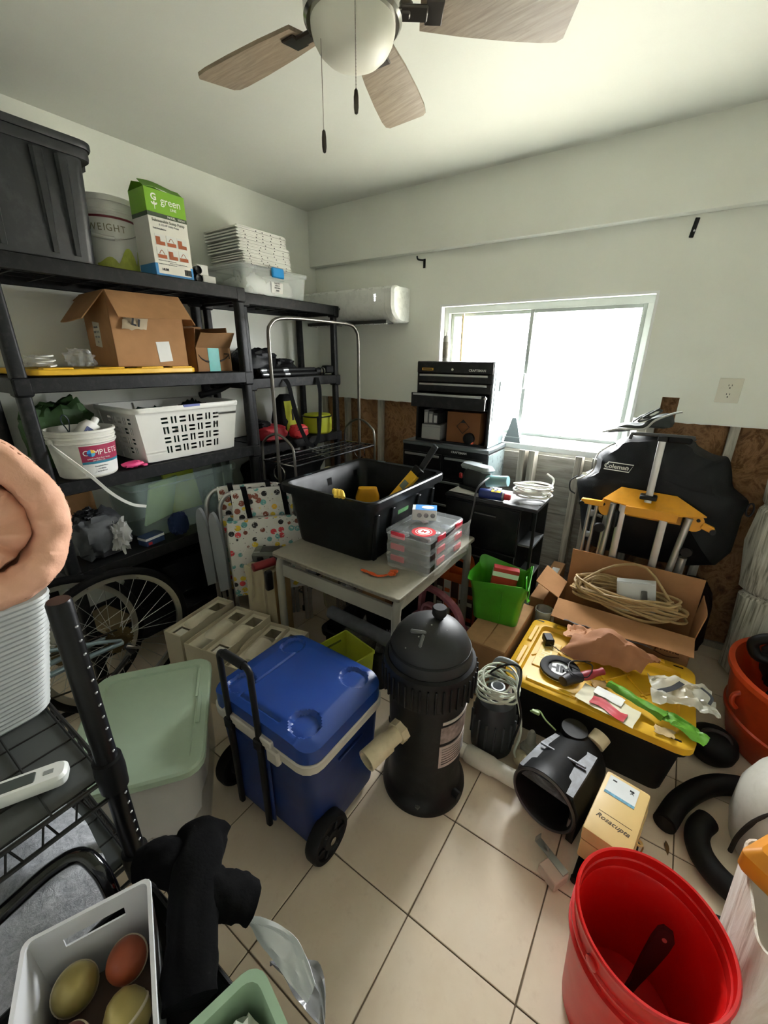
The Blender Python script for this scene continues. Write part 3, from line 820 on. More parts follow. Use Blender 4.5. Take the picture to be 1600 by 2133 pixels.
def crumple(name, lab, cat, loc, s, mat, amp=0.12, fr=4, seed=0, rz=0, pw=0.8, flat=None, group=None, nu=30, nv=16):
    o = obj(name, MB().blob(s[0], s[1], s[2], amp, fr, seed, pw, nu, nv, flat=(-s[2] * 0.92 if flat is None else flat), ridge=True), mat, None, (loc[0], loc[1], loc[2] + s[2] * 0.93), rz, ang=25)
    return tag(o, lab, cat, group)
crumple('plastic_bag', 'small clear plastic bag left of the open cardboard box on yellow lid', 'plastic bag', (-2.06, 0.79, z4 + 0.03), (0.05, 0.045, 0.035), film, 0.2, 3, 1)
crumple('plastic_bag', 'clear bag with a white cord at the left end of the yellow lid', 'plastic bag', (-2.11, 0.66, z4 + 0.03), (0.05, 0.05, 0.022), film, 0.2, 3, 2)
o = obj('cord', MB().tube([(0.03 * math.cos(i * 0.7), 0.03 * math.sin(i * 0.7), 0.002 * i) for i in range(20)], 0.003, 6, k=3), white_pl, None, (-2.015, 0.655, z4 + 0.034))
tag(o, 'little coil of white cord on the yellow lid', 'cord')

# ------------------------------------------------------------------ shelf A, middle tier
z3 = 1.01
t = thing('pail', 'white pail with a pink and blue label and its handle hanging off the shelf', 'pail', (-2.03, 0.715, z3))
rb, rt, h = 0.105, 0.122, 0.195
obj('body', MB().lathe(pail_prof(rb, rt, h, bands=((0.78, 0.006), (0.88, 0.004))), 56), M('#dddbd2', 0.42, var=0.05, dirt='#8d887c', dirtk=0.2), t)
def onpail(a, z): 
    r = rb + (rt - rb) * z / h; ar = math.radians(a); return (r * math.cos(ar), r * math.sin(ar), z)
def wrap(a0, a1, z0, z1, mat, name, parent, off=0.0008, n=14, zf=None):
    secs = []
    for i in range(n + 1):
        a = a0 + (a1 - a0) * i / n; ar = math.radians(a)
        zt = zf(i / n) if zf else z1
        q = []
        for z, e in ((z0, 0), (z0, off), (zt, off), (zt, 0)):
            r = rb + (rt - rb) * z / h + e + 0.0004
            q.append((r * math.cos(ar), r * math.sin(ar), z))
        secs.append(q)
    return obj(name, MB().loft(secs), mat, parent)
lb = wrap(-28, 60, 0.012, 0.135, M('#e9e9e6', 0.45), 'label', t)
wrap(-28, 60, 0.07, 0.135, M('#a32c4e', 0.45, var=0.06), 'label_panel', lb, 0.0012, zf=None)
wrap(-28, 60, 0.060, 0.07, M('#2f7f96', 0.45), 'label_stripe', lb, 0.0014)
for i, chx in enumerate('COMPLETE'):
    a = -19 + i * 9.2
    p = onpail(a, 0.105)
    m_ = wht
    if chx == 'O':
        for q, cc in enumerate(('#f0c63a', '#2f8fd0', '#1e4f8f', '#59b5d8')):
            mb = MB().prism([(0, 0)] + [(0.0145 * math.cos(math.radians(90 * q + s * 15)), 0.0145 * math.sin(math.radians(90 * q + s * 15))) for s in range(7)], 0, 0.0012, TR(p, (0, 0, a)) @ FX(0.002, 0, 0))
            obj('label_emblem', mb, M(cc, 0.45), lb)
    else: text(lb, chx, 0.03, TR(p, (0, 0, a)) @ FX(0.0022, 0, 0), m_)
for k, (s_, z) in enumerate((('a multi-surface floor finish', 0.083), ('one gallon net', 0.075))):
    text(lb, s_, 0.008, TR(onpail(2, z), (0, 0, 2)) @ FX(0.004, 0, 0), wht)
for k in range(3): text(lb, ('Complete 1 step', 'contents 20 kg', 'keep closed'), 0.008, TR(onpail(0, 0.05 - 0.011 * k), (0, 0, 0)) @ FX(0.003, 0, 0), ink_g) if False else text(lb, ('Complete Floor', 'net 20 kg', 'keep closed')[k], 0.008, TR(onpail(5, 0.05 - 0.011 * k), (0, 0, 5)) @ FX(0.004, 0, 0), ink_g)
hp = [(0.03, -0.128, 0.155), (0.10, -0.115, 0.12), (0.15, -0.06, 0.035), (0.175, 0.0, -0.06), (0.185, 0.06, -0.12), (0.19, 0.115, -0.145)]
obj('handle', MB().strap(hp, 0.012, 0.005, 8, wdir=(0, 0, 1)), white_pl, t)
obj('handle_boss', MB().cbox((0.035, -0.124, 0.155), (0.03, 0.02, 0.022), 0.005), white_pl, t)
t = thing('spray_bottle', 'white bottle with blue lettering leaning out of the labelled pail', 'bottle', (-2.03, 0.70, z3 + 0.118), rot=(0, 0, 0))
T = TR((0, 0, 0), (-42, 0, 10))
obj('bottle_body', MB().loft([rr(0.05, 0.08, 0.02, -0.05), rr(0.056, 0.088, 0.024, -0.04), rr(0.056, 0.088, 0.024, 0.09), rr(0.04, 0.06, 0.02, 0.115), ], T=T), M('#d8d6cf', 0.4), t)
obj('cap', MB().lathe([(0.014, 0.113), (0.014, 0.14), (0.012, 0.143), (0, 0.143)], 16, T), white_pl, t)
obj('blue_label', MB().box(0.0275, 0.0288, -0.03, 0.036, -0.04, 0.085, T=T), M('#46507e', 0.5), t)
obj('label_bars', MB().box(0.0288, 0.0294, -0.02, -0.012, -0.02, 0.07, T=T).box(0.0288, 0.0294, 0.0, 0.006, -0.01, 0.07, T=T).box(0.0288, 0.0294, 0.018, 0.024, 0.0, 0.06, T=T), wht, t)
o = obj('wire_loop', MB().tube([(0, 0, 0), (0, 0.004, 0.08), (-0.004, -0.012, 0.13), (0, -0.002, 0.155), (0, 0.014, 0.13), (0, 0.006, 0.08)], 0.0025, 6, k=5), M('#20333c', 0.5), None, (-2.085, 0.69, z3 + 0.09))
tag(o, 'thin dark wire loop sticking up out of the labelled pail', 'wire')
crumple('cloth_bag', 'crumpled dark green bag behind the labelled pail', 'bag', (-2.275, 0.73, z3 + 0.006), (0.085, 0.14, 0.14), M('#2c4a20', 0.6, var=0.3, scale=12), 0.12, 2.5, 6, pw=0.6)
o = obj('plastic_clip', MB().blob(0.03, 0.045, 0.012, 0.2, 3, 3, 0.7, 16, 8).box(-0.005, 0.045, 0.02, 0.045, -0.012, -0.002, 0.003), M('#e0427f', 0.5, var=0.08, name='hot_pink'), None, (-2.0, 0.88, z3 + 0.0125), 15)
tag(o, 'hot pink plastic scrap between the pail and the laundry basket', 'scrap')

# laundry basket with real slots
t = thing('laundry_basket', 'white slotted laundry basket with a blue grip on the middle shelf', 'laundry basket', (-2.165, 1.19, z3))
w, d, h, tp = 0.37, 0.545, 0.255, 0.87
wm = M('#e7e6df', 0.42, var=0.04, name='basket_white')
def wallpanel(L0, L1, H, holes, T, th=0.003):
    # grid-cut panel: L0 bottom width, L1 top width; holes = list of (u0,u1,v0,v1) in metres from centre/bottom
    us = sorted(set([-L1 / 2, L1 / 2] + [q for hh in holes for q in hh[:2]])); vs_ = sorted(set([0.0, H] + [q for hh in holes for q in hh[2:]]))
    mb = MB()
    for a, b in zip(us[:-1], us[1:]):
        for c, e in zip(vs_[:-1], vs_[1:]):
            mu, mv = (a + b) / 2, (c + e) / 2
            if any(x0 <= mu <= x1 and y0 <= mv <= y1 for x0, x1, y0, y1 in holes): continue
            q = []
            for (u, v) in ((a, c), (b, c), (b, e), (a, e)):
                k = (L0 + (L1 - L0) * v / H) / L1
                q.append((u * k, v))
            mb.prism(q, 0, th, T)
    return mb
def slots(n, m, H0, W_, cell, lg, sh):
    out = []
    for i in range(n):
        for j in range(m):
            cx = (i - (n - 1) / 2) * cell; cy = H0 + j * cell
            for s in (-1, 1):
                if (i + j) % 2 == 0: out.append((cx + s * lg * 0.28 - sh / 2, cx + s * lg * 0.28 + sh / 2, cy - lg / 2, cy + lg / 2))
                else: out.append((cx - lg / 2, cx + lg / 2, cy + s * lg * 0.28 - sh / 2, cy + s * lg * 0.28 + sh / 2))
    return out
sl = math.degrees(math.atan2(w * (1 - tp) / 2, h))
H = h - 0.012
fr_ = obj('front_panel', wallpanel(d * tp, d * 0.985, H, slots(7, 4, 0.045, d, 0.047, 0.034, 0.010), TR((w * tp / 2, 0, 0.004), (0, sl, 0)) @ FX(0, 0, 0)), wm, t)
obj('back_panel', wallpanel(d * tp, d * 0.985, H, slots(7, 4, 0.045, d, 0.047, 0.034, 0.010), TR((-w * tp / 2, 0, 0.004), (0, -sl, 0)) @ FX(0, 0, 0)), wm, t)
for s in (-1, 1):
    obj('end_panel', wallpanel(w * tp, w * 0.985, H, slots(5, 4, 0.045, d, 0.047, 0.034, 0.010), TR((0, s * d * tp / 2, 0.004), (-s * sl, 0, 0)) @ FY(0, 0, 0)), wm, t)
obj('base', MB().loft([rr(w * tp, d * tp, 0.02, 0), rr(w * tp + 0.002, d * tp + 0.002, 0.02, 0.005)]), wm, t)
obj('rim', MB().loft([rr(w - 0.004, d - 0.004, 0.04, h - 0.02), rr(w + 0.03, d + 0.03, 0.05, h - 0.024), rr(w + 0.034, d + 0.034, 0.05, h - 0.008), rr(w + 0.026, d + 0.026, 0.05, h), rr(w - 0.004, d - 0.004, 0.04, h - 0.002), rr(w - 0.004, d - 0.004, 0.04, h - 0.02)], False, False), wm, t)
obj('grip', MB().box(w / 2 + 0.006, w / 2 + 0.018, -0.045, 0.045, h - 0.012, h + 0.001, 0.003), M('#6f78b8', 0.45), t)
crumple('garment', 'dark green cloth heaped in the laundry basket', 'cloth', (-2.165, 1.10, z3 + 0.01), (0.125, 0.125, 0.115), M('#18352b', 0.85, var=0.3, scale=18), 0.12, 3, 12, pw=0.55)
crumple('garment', 'black cloth at the right end of the laundry basket', 'cloth', (-2.165, 1.33, z3 + 0.01), (0.115, 0.065, 0.12), M('#101a17', 0.85, var=0.3), 0.12, 3, 13, pw=0.55)
o = obj('umbrella', MB().tube([(0, 0, 0), (0.02, 0.10, 0.02), (0.03, 0.17, 0.045)], lambda u: 0.018 - 0.004 * u, 12, k=3), black_nylon, None, (-2.2, 1.39, z3 + 0.272))
tag(o, 'short black rolled umbrella lying across the laundry basket', 'umbrella')

# ------------------------------------------------------------------ shelf A, lower tiers
z2 = 0.615
t = thing('clear_tote', 'clear tote with green sheets inside on the lower shelf', 'storage tote', (-2.215, 1.17, z2))
w, d, h = 0.33, 0.62, 0.29
obj('body', MB().bowl(tote_secs(w, d, h, 0.88, 0.014)), MT('#b9cfc9', 0.24, 0.15, 'tinted_clear_plastic'), t)
tag(obj('folder', MB().box(-0.006, 0.006, -0.10, 0.10, -0.12, 0.12, 0.001, T=TR((-2.17, 1.06, z2 + 0.15), (0, 18, 22))), M('#a9c77a', 0.5, var=0.1), None), 'pale green folder standing in the clear tote', 'folder')
tag(obj('notebook', MB().box(-0.01, 0.01, -0.09, 0.09, -0.11, 0.11, 0.001, T=TR((-2.27, 1.24, z2 + 0.14), (0, -14, 0))), M('#b8c934', 0.5, var=0.1), None), 'lime notebook at the back of the clear tote', 'notebook')
crumple('cloth_bundle', 'dark green bundle lying in the bottom of the clear tote', 'cloth', (-2.17, 1.36, z2 + 0.008), (0.06, 0.05, 0.07), M('#2b4a3c', 0.8, var=0.25), 0.12, 3, 23)
tag(obj('cardboard_sheet', MB().box(-0.003, 0.003, -0.09, 0.09, 0.0, 0.30, T=TR((-2.31, 0.72, z2 + 0.002), (0, -6, 0))), card, None), 'upright cardboard sheet behind the grey drawstring bag', 'cardboard')
t = thing('drawstring_bag', 'grey-black bag with crumpled foil-like wrap on the lower shelf', 'bag', (-2.09, 0.705, z2 + 0.002), 12)
obj('bag_body', MB().blob(0.095, 0.115, 0.10, 0.12, 2.6, 31, 0.6, flat=-0.095, ridge=True, T=TR((0, 0, 0.097))), M('#45474a', 0.6, var=0.3, scale=14), t)
obj('wrap', MB().blob(0.05, 0.045, 0.07, 0.3, 3.2, 32, 0.8, ridge=True, T=TR((0.075, 0.045, 0.09))), MT('#dcdcd8', 0.55, 0.15), t)
obj('top_bundle', MB().blob(0.04, 0.05, 0.03, 0.25, 4, 33, 0.8, ridge=True, T=TR((0.0, -0.03, 0.19))), blk, t)
t = thing('small_carton', 'small blue and white carton at the front of the lower shelf', 'carton', (-2.02, 0.905, z2), 10)
obj('box_body', MB().box(-0.03, 0.03, -0.05, 0.05, 0, 0.045, 0.001), M('#26395c', 0.5, var=0.1), t)
obj('white_band', MB().box(-0.0305, 0.0305, -0.0505, 0.0505, 0.028, 0.04), paper, t)
obj('red_mark', MB().cbox((0.0306, -0.03, 0.012), (0.001, 0.02, 0.014)), red_pl, t)
crumple('cloth_bundle', 'dark navy cloth behind the small blue carton', 'cloth', (-1.995, 1.04, z2 + 0.006), (0.032, 0.05, 0.06), M('#1a2540', 0.85, var=0.2), 0.1, 3, 35)
crumple('bag', 'black bag stuffed on the bottom shelf behind the bicycle', 'bag', (-2.17, 1.12, 0.2165), (0.16, 0.32, 0.13), black_cloth, 0.08, 2.2, 37, pw=0.5)
tag(obj('book', MB().box(-0.11, 0.11, -0.07, 0.07, 0, 0.03, 0.002), M('#8a7a5c', 0.7), None, (-2.17, 0.68, 0.2165), 8), 'tan book lying on the bottom shelf behind the wheel', 'book')
# ------------------------------------------------------------------ corner shelf contents
t = thing('camera_bag', 'black nylon bag heaped on the corner shelf behind the chrome rail', 'bag', (-2.225, 1.81, 1.372))
obj('bag_body', MB().blob(0.11, 0.15, 0.085, 0.12, 3, 41, 0.7, ridge=True, flat=-0.07, T=TR((0, -0.02, 0.075))), black_nylon, t)
obj('pouch', MB().blob(0.09, 0.10, 0.05, 0.14, 3, 42, 0.7, ridge=True, flat=-0.047, T=TR((0.0, 0.19, 0.05))), black_nylon, t)
t = thing('tripod', 'folded black tripod lying along the front of the corner shelf', 'tripod', (-2.025, 1.98, 1.372))
for x, z in ((0.0, 0.014), (-0.028, 0.014), (-0.014, 0.038)):
    obj('leg', MB().cyl((x, -0.30, z), (x, 0.16, z), 0.0125, 12), blkm, t)
    obj('leg_lock', MB().cyl((x, -0.12, z), (x, -0.08, z), 0.0138, 12).cyl((x, -0.29, z), (x, -0.25, z), 0.0138, 12), M('#8b8d90', 0.3, 0.9), t)
obj('head', MB().cyl((-0.014, 0.16, 0.025), (-0.014, 0.25, 0.025), 0.022, 14).cbox((-0.014, 0.29, 0.035), (0.05, 0.08, 0.05), 0.008), blk, t)
obj('head_ring', MB().cyl((-0.014, 0.20, 0.025), (-0.014, 0.215, 0.025), 0.025, 14).cyl((-0.014, 0.232, 0.025), (-0.014, 0.24, 0.025), 0.025, 14), chrome, t)
mb = MB().strap([(0, 0, 0), (0.035, 0.0, -0.05), (0.04, 0.04, -0.24), (0.045, 0.12, -0.40), (0.045, 0.19, -0.42), (0.04, 0.24, -0.33), (0.03, 0.27, -0.10), (0.0, 0.28, 0.0)], 0.03, 0.002, 8, wdir=(0, 1, 0.3))
tag(obj('strap', mb, black_cloth, None, (-2.0, 1.84, 1.36)), 'long black webbing strap looping down from the corner shelf', 'strap')
zc = 0.98
t = thing('tool_bag', 'upright lime and black bag on the corner shelf', 'bag', (-2.205, 2.01, zc), 4)
obj('bag_body', MB().loft([rr(0.12, 0.17, 0.03, 0), rr(0.13, 0.18, 0.03, 0.1), rr(0.09, 0.14, 0.03, 0.23), rr(0.04, 0.07, 0.02, 0.27)]), black_nylon, t)
obj('front_panel', MB().sheet(lambda u, v: (0.062 + 0.006 * math.sin(u * 3.1) - 0.012 * v * v, -0.06 + 0.12 * u * (1 - 0.3 * v), 0.03 + 0.2 * v), 8, 8, 0.004), lime, t)
obj('patch', MB().cbox((0.0695, 0.0, 0.14), (0.003, 0.018, 0.075), 0.001).cbox((0.0712, 0.0, 0.14), (0.001, 0.012, 0.066)), ink, t)
t = thing('red_bag', 'low red and black gear bag at the left of the corner shelf', 'bag', (-2.13, 1.785, zc), 0)
obj('bag_body', MB().blob(0.10, 0.10, 0.05, 0.08, 2.5, 51, 0.6, flat=-0.048, T=TR((0, 0, 0.05))), M('#9b1f2c', 0.55, var=0.15, name='red_nylon'), t)
obj('bag_trim', MB().blob(0.07, 0.05, 0.03, 0.1, 2.5, 52, 0.6, T=TR((-0.02, -0.05, 0.10))), black_nylon, t)
t = thing('red_pouch', 'bright red pouch between the red bag and the lime round bag', 'bag', (-2.04, 1.965, zc))
obj('pouch_body', MB().blob(0.05, 0.065, 0.045, 0.08, 3, 54, 0.75, flat=-0.043, T=TR((0, 0, 0.044))), M('#d2343c', 0.5, var=0.1), t)
obj('zip', MB().tube([(0.045, -0.05, 0.06), (0.05, 0, 0.066), (0.045, 0.05, 0.06)], 0.003, 6, k=4), blk, t)
t = thing('round_bag', 'round lime zip bag with black trim at the right end of the shelf', 'bag', (-2.09, 2.20, zc))
obj('bag_body', MB().lathe([(0.0, 0), (0.085, 0), (0.098, 0.012), (0.102, 0.06), (0.10, 0.115), (0.09, 0.13), (0, 0.136)], 32), lime, t)
obj('trim', MB().tube([(0.1 * math.cos(a), 0.1 * math.sin(a), 0.118) for a in [i * PI / 8 for i in range(16)]], 0.005, 6, True, 2), blk, t)
obj('side_trim', MB().strap([(0.072, -0.072, 0.0), (0.0745, -0.0745, 0.06), (0.07, -0.07, 0.125)], 0.012, 0.003, 4, wdir=(1, 1, 0)), blk, t)
crumple('bag', 'black bundle on the lower corner shelf behind the metal rack', 'bag', (-2.19, 1.95, 0.588), (0.14, 0.30, 0.14), black_cloth, 0.1, 2.4, 57, pw=0.55)

# ------------------------------------------------------------------ chrome garment rack in front of the corner shelf
gx = -1.80
t = thing('garment_rack', 'tall chrome tube garment rack with mesh shelves before the corner shelf', 'garment rack', (gx, 1.9, 0))
h0 = 1.672
y0, y1 = -0.335, 0.41
hoop = [(0, y0, 0.03)] + [(0, y0, z) for z in (0.4, 0.9, 1.3, 1.58)] + [(0, y0 + 0.02, 1.64), (0, y0 + 0.08, h0)] + [(0, y, h0 + 0.01) for y in (-0.1, 0.15)] + [(0, y1 - 0.08, h0 + 0.005), (0, y1 - 0.02, 1.645)] + [(0, y1, z) for z in (1.58, 1.3, 0.9, 0.4, 0.03)]
obj('hoop', MB().tube(hoop, 0.0098, 12, k=4), M('#6a6761', 0.36, 1.0, 0.08, name='worn_chrome'), t)
for y in (y0, y1):
    lp = [(-0.13, y, 0.03), (-0.13, y, 0.5), (-0.13, y, 0.95), (-0.10, y, 1.04), (0.0, y, 1.085), (0.10, y, 1.04), (0.13, y, 0.95), (0.13, y, 0.5), (0.13, y, 0.03)]
    e = obj('end_loop', MB().tube(lp, 0.0075, 10, k=4), M('#7d7a74', 0.33, 1.0, 0.08), t)
    obj('scroll', MB().tube([(0.045 * math.cos(a), y, 0.86 + 0.045 * math.sin(a)) for a in [i * PI / 6 for i in range(12)]], 0.004, 8, True, 2), chrome, e)
    for zz in (0.92, 0.55, 0.12): obj('cross_bar', MB().tube([(-0.13, y, zz), (0.13, y, zz)], 0.006, 8), chrome, e)
dk = M('#141517', 0.4, 0.5, 0.1, name='dark_rack_steel')
for z in (0.92, 0.55, 0.12):
    mb = MB()
    for i in range(7):
        x = -0.12 + 0.04 * i
        mb.box(x - 0.012, x + 0.012, y0, y1, z - 0.002, z + 0.001) if i % 2 == 0 else mb.cyl((x, y0, z), (x, y1, z), 0.003, 6)
    for i in range(9):
        y = y0 + (y1 - y0) * i / 8
        mb.cyl((-0.125, y, z - 0.004), (0.125, y, z - 0.004), 0.0028, 6)
    mb.cyl((0.128, y0, z), (0.128, y1, z), 0.006, 8).cyl((-0.128, y0, z), (-0.128, y1, z), 0.006, 8)
    sh = obj('wire_shelf', mb, dk, t)
    mb = MB()
    for x in (-0.12, -0.04, 0.04, 0.12):
        for k in range(26):
            y = y0 + 0.04 + k * 0.028
            if k % 13 > 8: continue
            mb.cbox((x, y, z + 0.0012), (0.004, 0.012, 0.0006))
    obj('perforation', mb, M('#b9b9b5', 0.4), sh)
for y in (y0, y1):
    for x in (-0.13, 0.13):
        obj('foot', MB().lathe([(0.0, 0.0), (0.014, 0.0), (0.014, 0.03), (0.009, 0.034), (0, 0.034)], 12, TR((x, y, 0))), blk, t)
# red battery chargers on the rack
rc = M('#b5222b', 0.4, var=0.08, name='tool_red')
t = thing('battery_charger', 'red battery charger lying on the metal rack, the left one', 'charger', (-1.76, 1.93, 0.557), 15)
obj('shell', MB().loft([rr(0.16, 0.12, 0.02, 0), rr(0.165, 0.125, 0.02, 0.03), rr(0.14, 0.10, 0.02, 0.075), rr(0.11, 0.07, 0.015, 0.085)]), rc, t)
obj('bay', MB().cbox((0.0, 0.0, 0.088), (0.07, 0.05, 0.01), 0.003), M('#5b161a', 0.5), t)
for i in range(5): obj('vent', MB().cbox((0.0805, -0.04 + i * 0.02, 0.025), (0.002, 0.008, 0.02)), M('#5b161a', 0.5), t)
t = thing('battery_charger', 'red ribbed battery charger on the metal rack, the right one', 'charger', (-1.73, 2.13, 0.557), -10)
obj('shell', MB().loft([rr(0.15, 0.15, 0.05, 0), rr(0.165, 0.165, 0.055, 0.03), rr(0.15, 0.15, 0.05, 0.08), rr(0.10, 0.10, 0.04, 0.105)]), rc, t)
for i in range(8):
    y = -0.056 + i * 0.016
    obj('rib', MB().box(0.074, 0.086, y - 0.003, y + 0.003, 0.015, 0.085, 0.001), M('#8f1a22', 0.45), t)
    obj('rib', MB().box(-0.05, 0.05, y - 0.003, y + 0.003, 0.10, 0.109, 0.001), M('#8f1a22', 0.45), t)
crumple('bag', 'dark bag lying on the rack shelf left of the red chargers', 'bag', (-1.80, 1.74, 0.557), (0.09, 0.10, 0.11), black_nylon, 0.1, 2.6, 61, pw=0.65)
crumple('bag', 'dark navy bundle on the lowest rack shelf', 'bag', (-1.80, 1.95, 0.127), (0.11, 0.26, 0.13), M('#14171f', 0.85, var=0.2), 0.1, 2.6, 62, pw=0.6)

# ------------------------------------------------------------------ two-piece tool chest
tk = M('#111214', 0.35, var=0.08, dirt='#5a5a58', dirtk=0.15, name='black_enamel')
side_m = M('#8b9a9b', 0.28, 0.35, 0.06, 6, name='glare_tinted_side_enamel')  # grey-teal enamel, lightened so the window's glare is in the colour
bar = M('#a7a9a8', 0.35, 0.8, 0.05, name='drawer_rail')
t = thing('tool_chest', 'black upper tool chest with one drawer ajar beside the window', 'tool chest', (-1.095, 2.41, 1.0))
hw, hd_, hh = 0.235, 0.125, 0.468
mb = MB()
mb.box(-hw, -hw + 0.012, -hd_, hd_, 0, hh).box(hw - 0.012, hw, -hd_, hd_, 0, hh).box(-hw, hw, hd_ - 0.01, hd_, 0, hh).box(-hw, hw, -hd_, hd_, 0, 0.012).box(-hw, hw, -hd_, hd_, hh - 0.02, hh, 0.004).box(-hw, hw, -hd_, hd_, 0.205, 0.215)
obj('cabinet', mb, tk, t)
obj('side_panel', MB().box(hw + 0.0002, hw + 0.004, -hd_ + 0.006, hd_, 0.0, hh, 0.001).box(hw + 0.003, hw + 0.007, -hd_ + 0.03, hd_ - 0.03, 0.15, hh - 0.045, 0.002), side_m, t)
obj('side_handle', MB().cbox((hw + 0.009, 0.0, hh - 0.13), (0.008, 0.06, 0.055), 0.003).cbox((hw + 0.014, 0, hh - 0.12), (0.004, 0.05, 0.012)), M('#9ba3a4', 0.35, 0.6), t)
obj('header', MB().box(-hw, hw, -hd_ - 0.006, -hd_ + 0.004, 0.405, hh - 0.003, 0.002), tk, t)
obj('lock', MB().lathe([(0.008, 0), (0.008, 0.003), (0.006, 0.005), (0, 0.005)], 16, FY(-0.005, -hd_ - 0.006, 0.425)), chrome, t)
text(t, 'CRAFTSMAN', 0.0175, FY(0.145, -hd_ - 0.0065, 0.422), M('#c8c8c4', 0.4), bold=0.0005)
bd = obj('badge', MB().cbox((-0.165, -hd_ - 0.0068, 0.425), (0.075, 0.001, 0.014)), M('#b98a2c', 0.4), t)
obj('badge_mark', MB().cbox((-0.165, -hd_ - 0.0076, 0.425), (0.06, 0.0006, 0.006)), ink, bd)
for k, (za, zb_, out) in enumerate(((0.355, 0.40, 0.0), (0.30, 0.35, 0.0), (0.215, 0.295, 0.07))):
    d_ = obj('drawer', MB().box(-hw + 0.004, hw - 0.004, -hd_ - 0.006 - out, -hd_ + 0.004 - out, za, zb_, 0.002), tk, t)
    if out:
        obj('drawer_box', MB().box(-hw + 0.02, hw - 0.02, -hd_ - out, hd_ - 0.03, za + 0.004, za + 0.008).box(-hw + 0.02, -hw + 0.024, -hd_ - out, hd_ - 0.03, za + 0.004, zb_ - 0.01).box(hw - 0.024, hw - 0.02, -hd_ - out, hd_ - 0.03, za + 0.004, zb_ - 0.01), tk, d_)
        obj('end_clip', MB().cbox((hw - 0.002, -hd_ - out - 0.008, zb_ - 0.012), (0.014, 0.02, 0.014), 0.003), chrome, d_)
    obj('pull_rail', MB().box(-hw + 0.02, hw - 0.025, -hd_ - 0.016 - out, -hd_ - 0.006 - out, zb_ - 0.014, zb_ - 0.002, 0.002), bar, d_)
# things in its open bay
bx, by, bz = -1.095, 2.41, 1.012
t = thing('small_carton', 'cardboard carton with a diamond warning mark inside the tool chest bay', 'carton', (bx + 0.075, by - 0.02, bz + 0.001))
obj('box_body', MB().box(-0.105, 0.105, -0.09, 0.09, 0, 0.178, 0.002), M('#7c5335', 0.8, var=0.08), t)
dm = [(0, 0.04), (0.04, 0), (0, -0.04), (-0.04, 0)]
mb = MB()
for a, b in zip(dm, dm[1:] + dm[:1]): mb.tube([(a[0], -0.0908, 0.095 + a[1]), (b[0], -0.0908, 0.095 + b[1])], 0.0015, 5)
mb.prism([(-0.018, 0.022), (0.018, 0.022), (0, 0.04)], 0, 0.0006, FY(0, -0.0905, 0.095))
obj('diamond_mark', mb, ink, t)
t = thing('tape_measure', 'orange tape measure standing before the diamond-marked carton', 'tape measure', (bx + 0.125, by - 0.128, bz + 0.001))
obj('case', MB().lathe([(0.0, -0.012), (0.024, -0.012), (0.028, -0.008), (0.028, 0.008), (0.024, 0.012), (0, 0.012)], 28, FY(0, 0, 0.032)).box(0.0, 0.03, -0.011, 0.011, 0.003, 0.018, 0.003), M('#e2603c', 0.45, var=0.06, name='safety_orange'), t)
obj('guard', MB().lathe([(0.0285, -0.013), (0.033, -0.010), (0.033, 0.010), (0.0285, 0.013)], 28, FY(0, 0, 0.033)), blk, t)
t = thing('small_carton', 'pale grey carton at the bottom left of the tool chest bay', 'carton', (bx - 0.135, by - 0.03, bz + 0.001))
obj('box_body', MB().box(-0.065, 0.065, -0.085, 0.085, 0, 0.09, 0.002), M('#9c9d9a', 0.6, var=0.06), t)
obj('lid_seam', MB().box(-0.0655, 0.0655, -0.0855, -0.084, 0.075, 0.077), ink_g, t)
for k in range(3):
    t = thing('paint_tray_pack', ('left', 'middle', 'right')[k] + ' upright grey tool case on the pale carton in the chest', 'case', (bx - 0.175 + 0.033 * k, by - 0.03, bz + 0.0925))
    obj('case_body', MB().box(-0.015, 0.015, -0.08, 0.08, 0, 0.085 - 0.008 * k, 0.003), M(('#8d908f', '#6d7072', '#3c3e40')[k], 0.4, 0.2), t)
    obj('case_edge', MB().box(-0.011, 0.011, -0.082, -0.079, 0.01, 0.07 - 0.008 * k, 0.001), M('#b6b8b6', 0.4, 0.4), t)
t = thing('tool_chest', 'black lower rolling tool cabinet under the upper chest', 'tool chest', (-1.12, 2.393, 0.0))
hw, hd_, hh = 0.285, 0.137, 0.995
obj('cabinet', MB().box(-hw, hw, -hd_, hd_, 0.10, hh, 0.006), tk, t)
obj('side_panel', MB().box(hw + 0.0002, hw + 0.004, -hd_ + 0.006, hd_ - 0.004, 0.11, hh - 0.03, 0.001), side_m, t)
obj('top_lip', MB().box(-hw + 0.002, hw + 0.006, -hd_ - 0.008, hd_, hh - 0.02, hh + 0.002, 0.004), M('#6d7476', 0.3, 0.5), t)
text(t, 'CRAFTSMAN', 0.0175, FY(0.105, -hd_ - 0.0012, hh - 0.035), M('#c8c8c4', 0.4), bold=0.0005)
for k in range(5):
    zt = hh - 0.06 - k * 0.15
    for xa, xb in (((-hw + 0.01, -0.005), (0.005, hw - 0.01)) if k == 0 else ((-hw + 0.01, hw - 0.01),)):
        d_ = obj('drawer', MB().box(xa, xb, -hd_ - 0.008, -hd_ + 0.002, zt - 0.14, zt, 0.002), tk, t)
        obj('pull_rail', MB().box(xa + 0.015, xb - 0.015, -hd_ - 0.018, -hd_ - 0.008, zt - 0.022, zt - 0.008, 0.002), bar, d_)
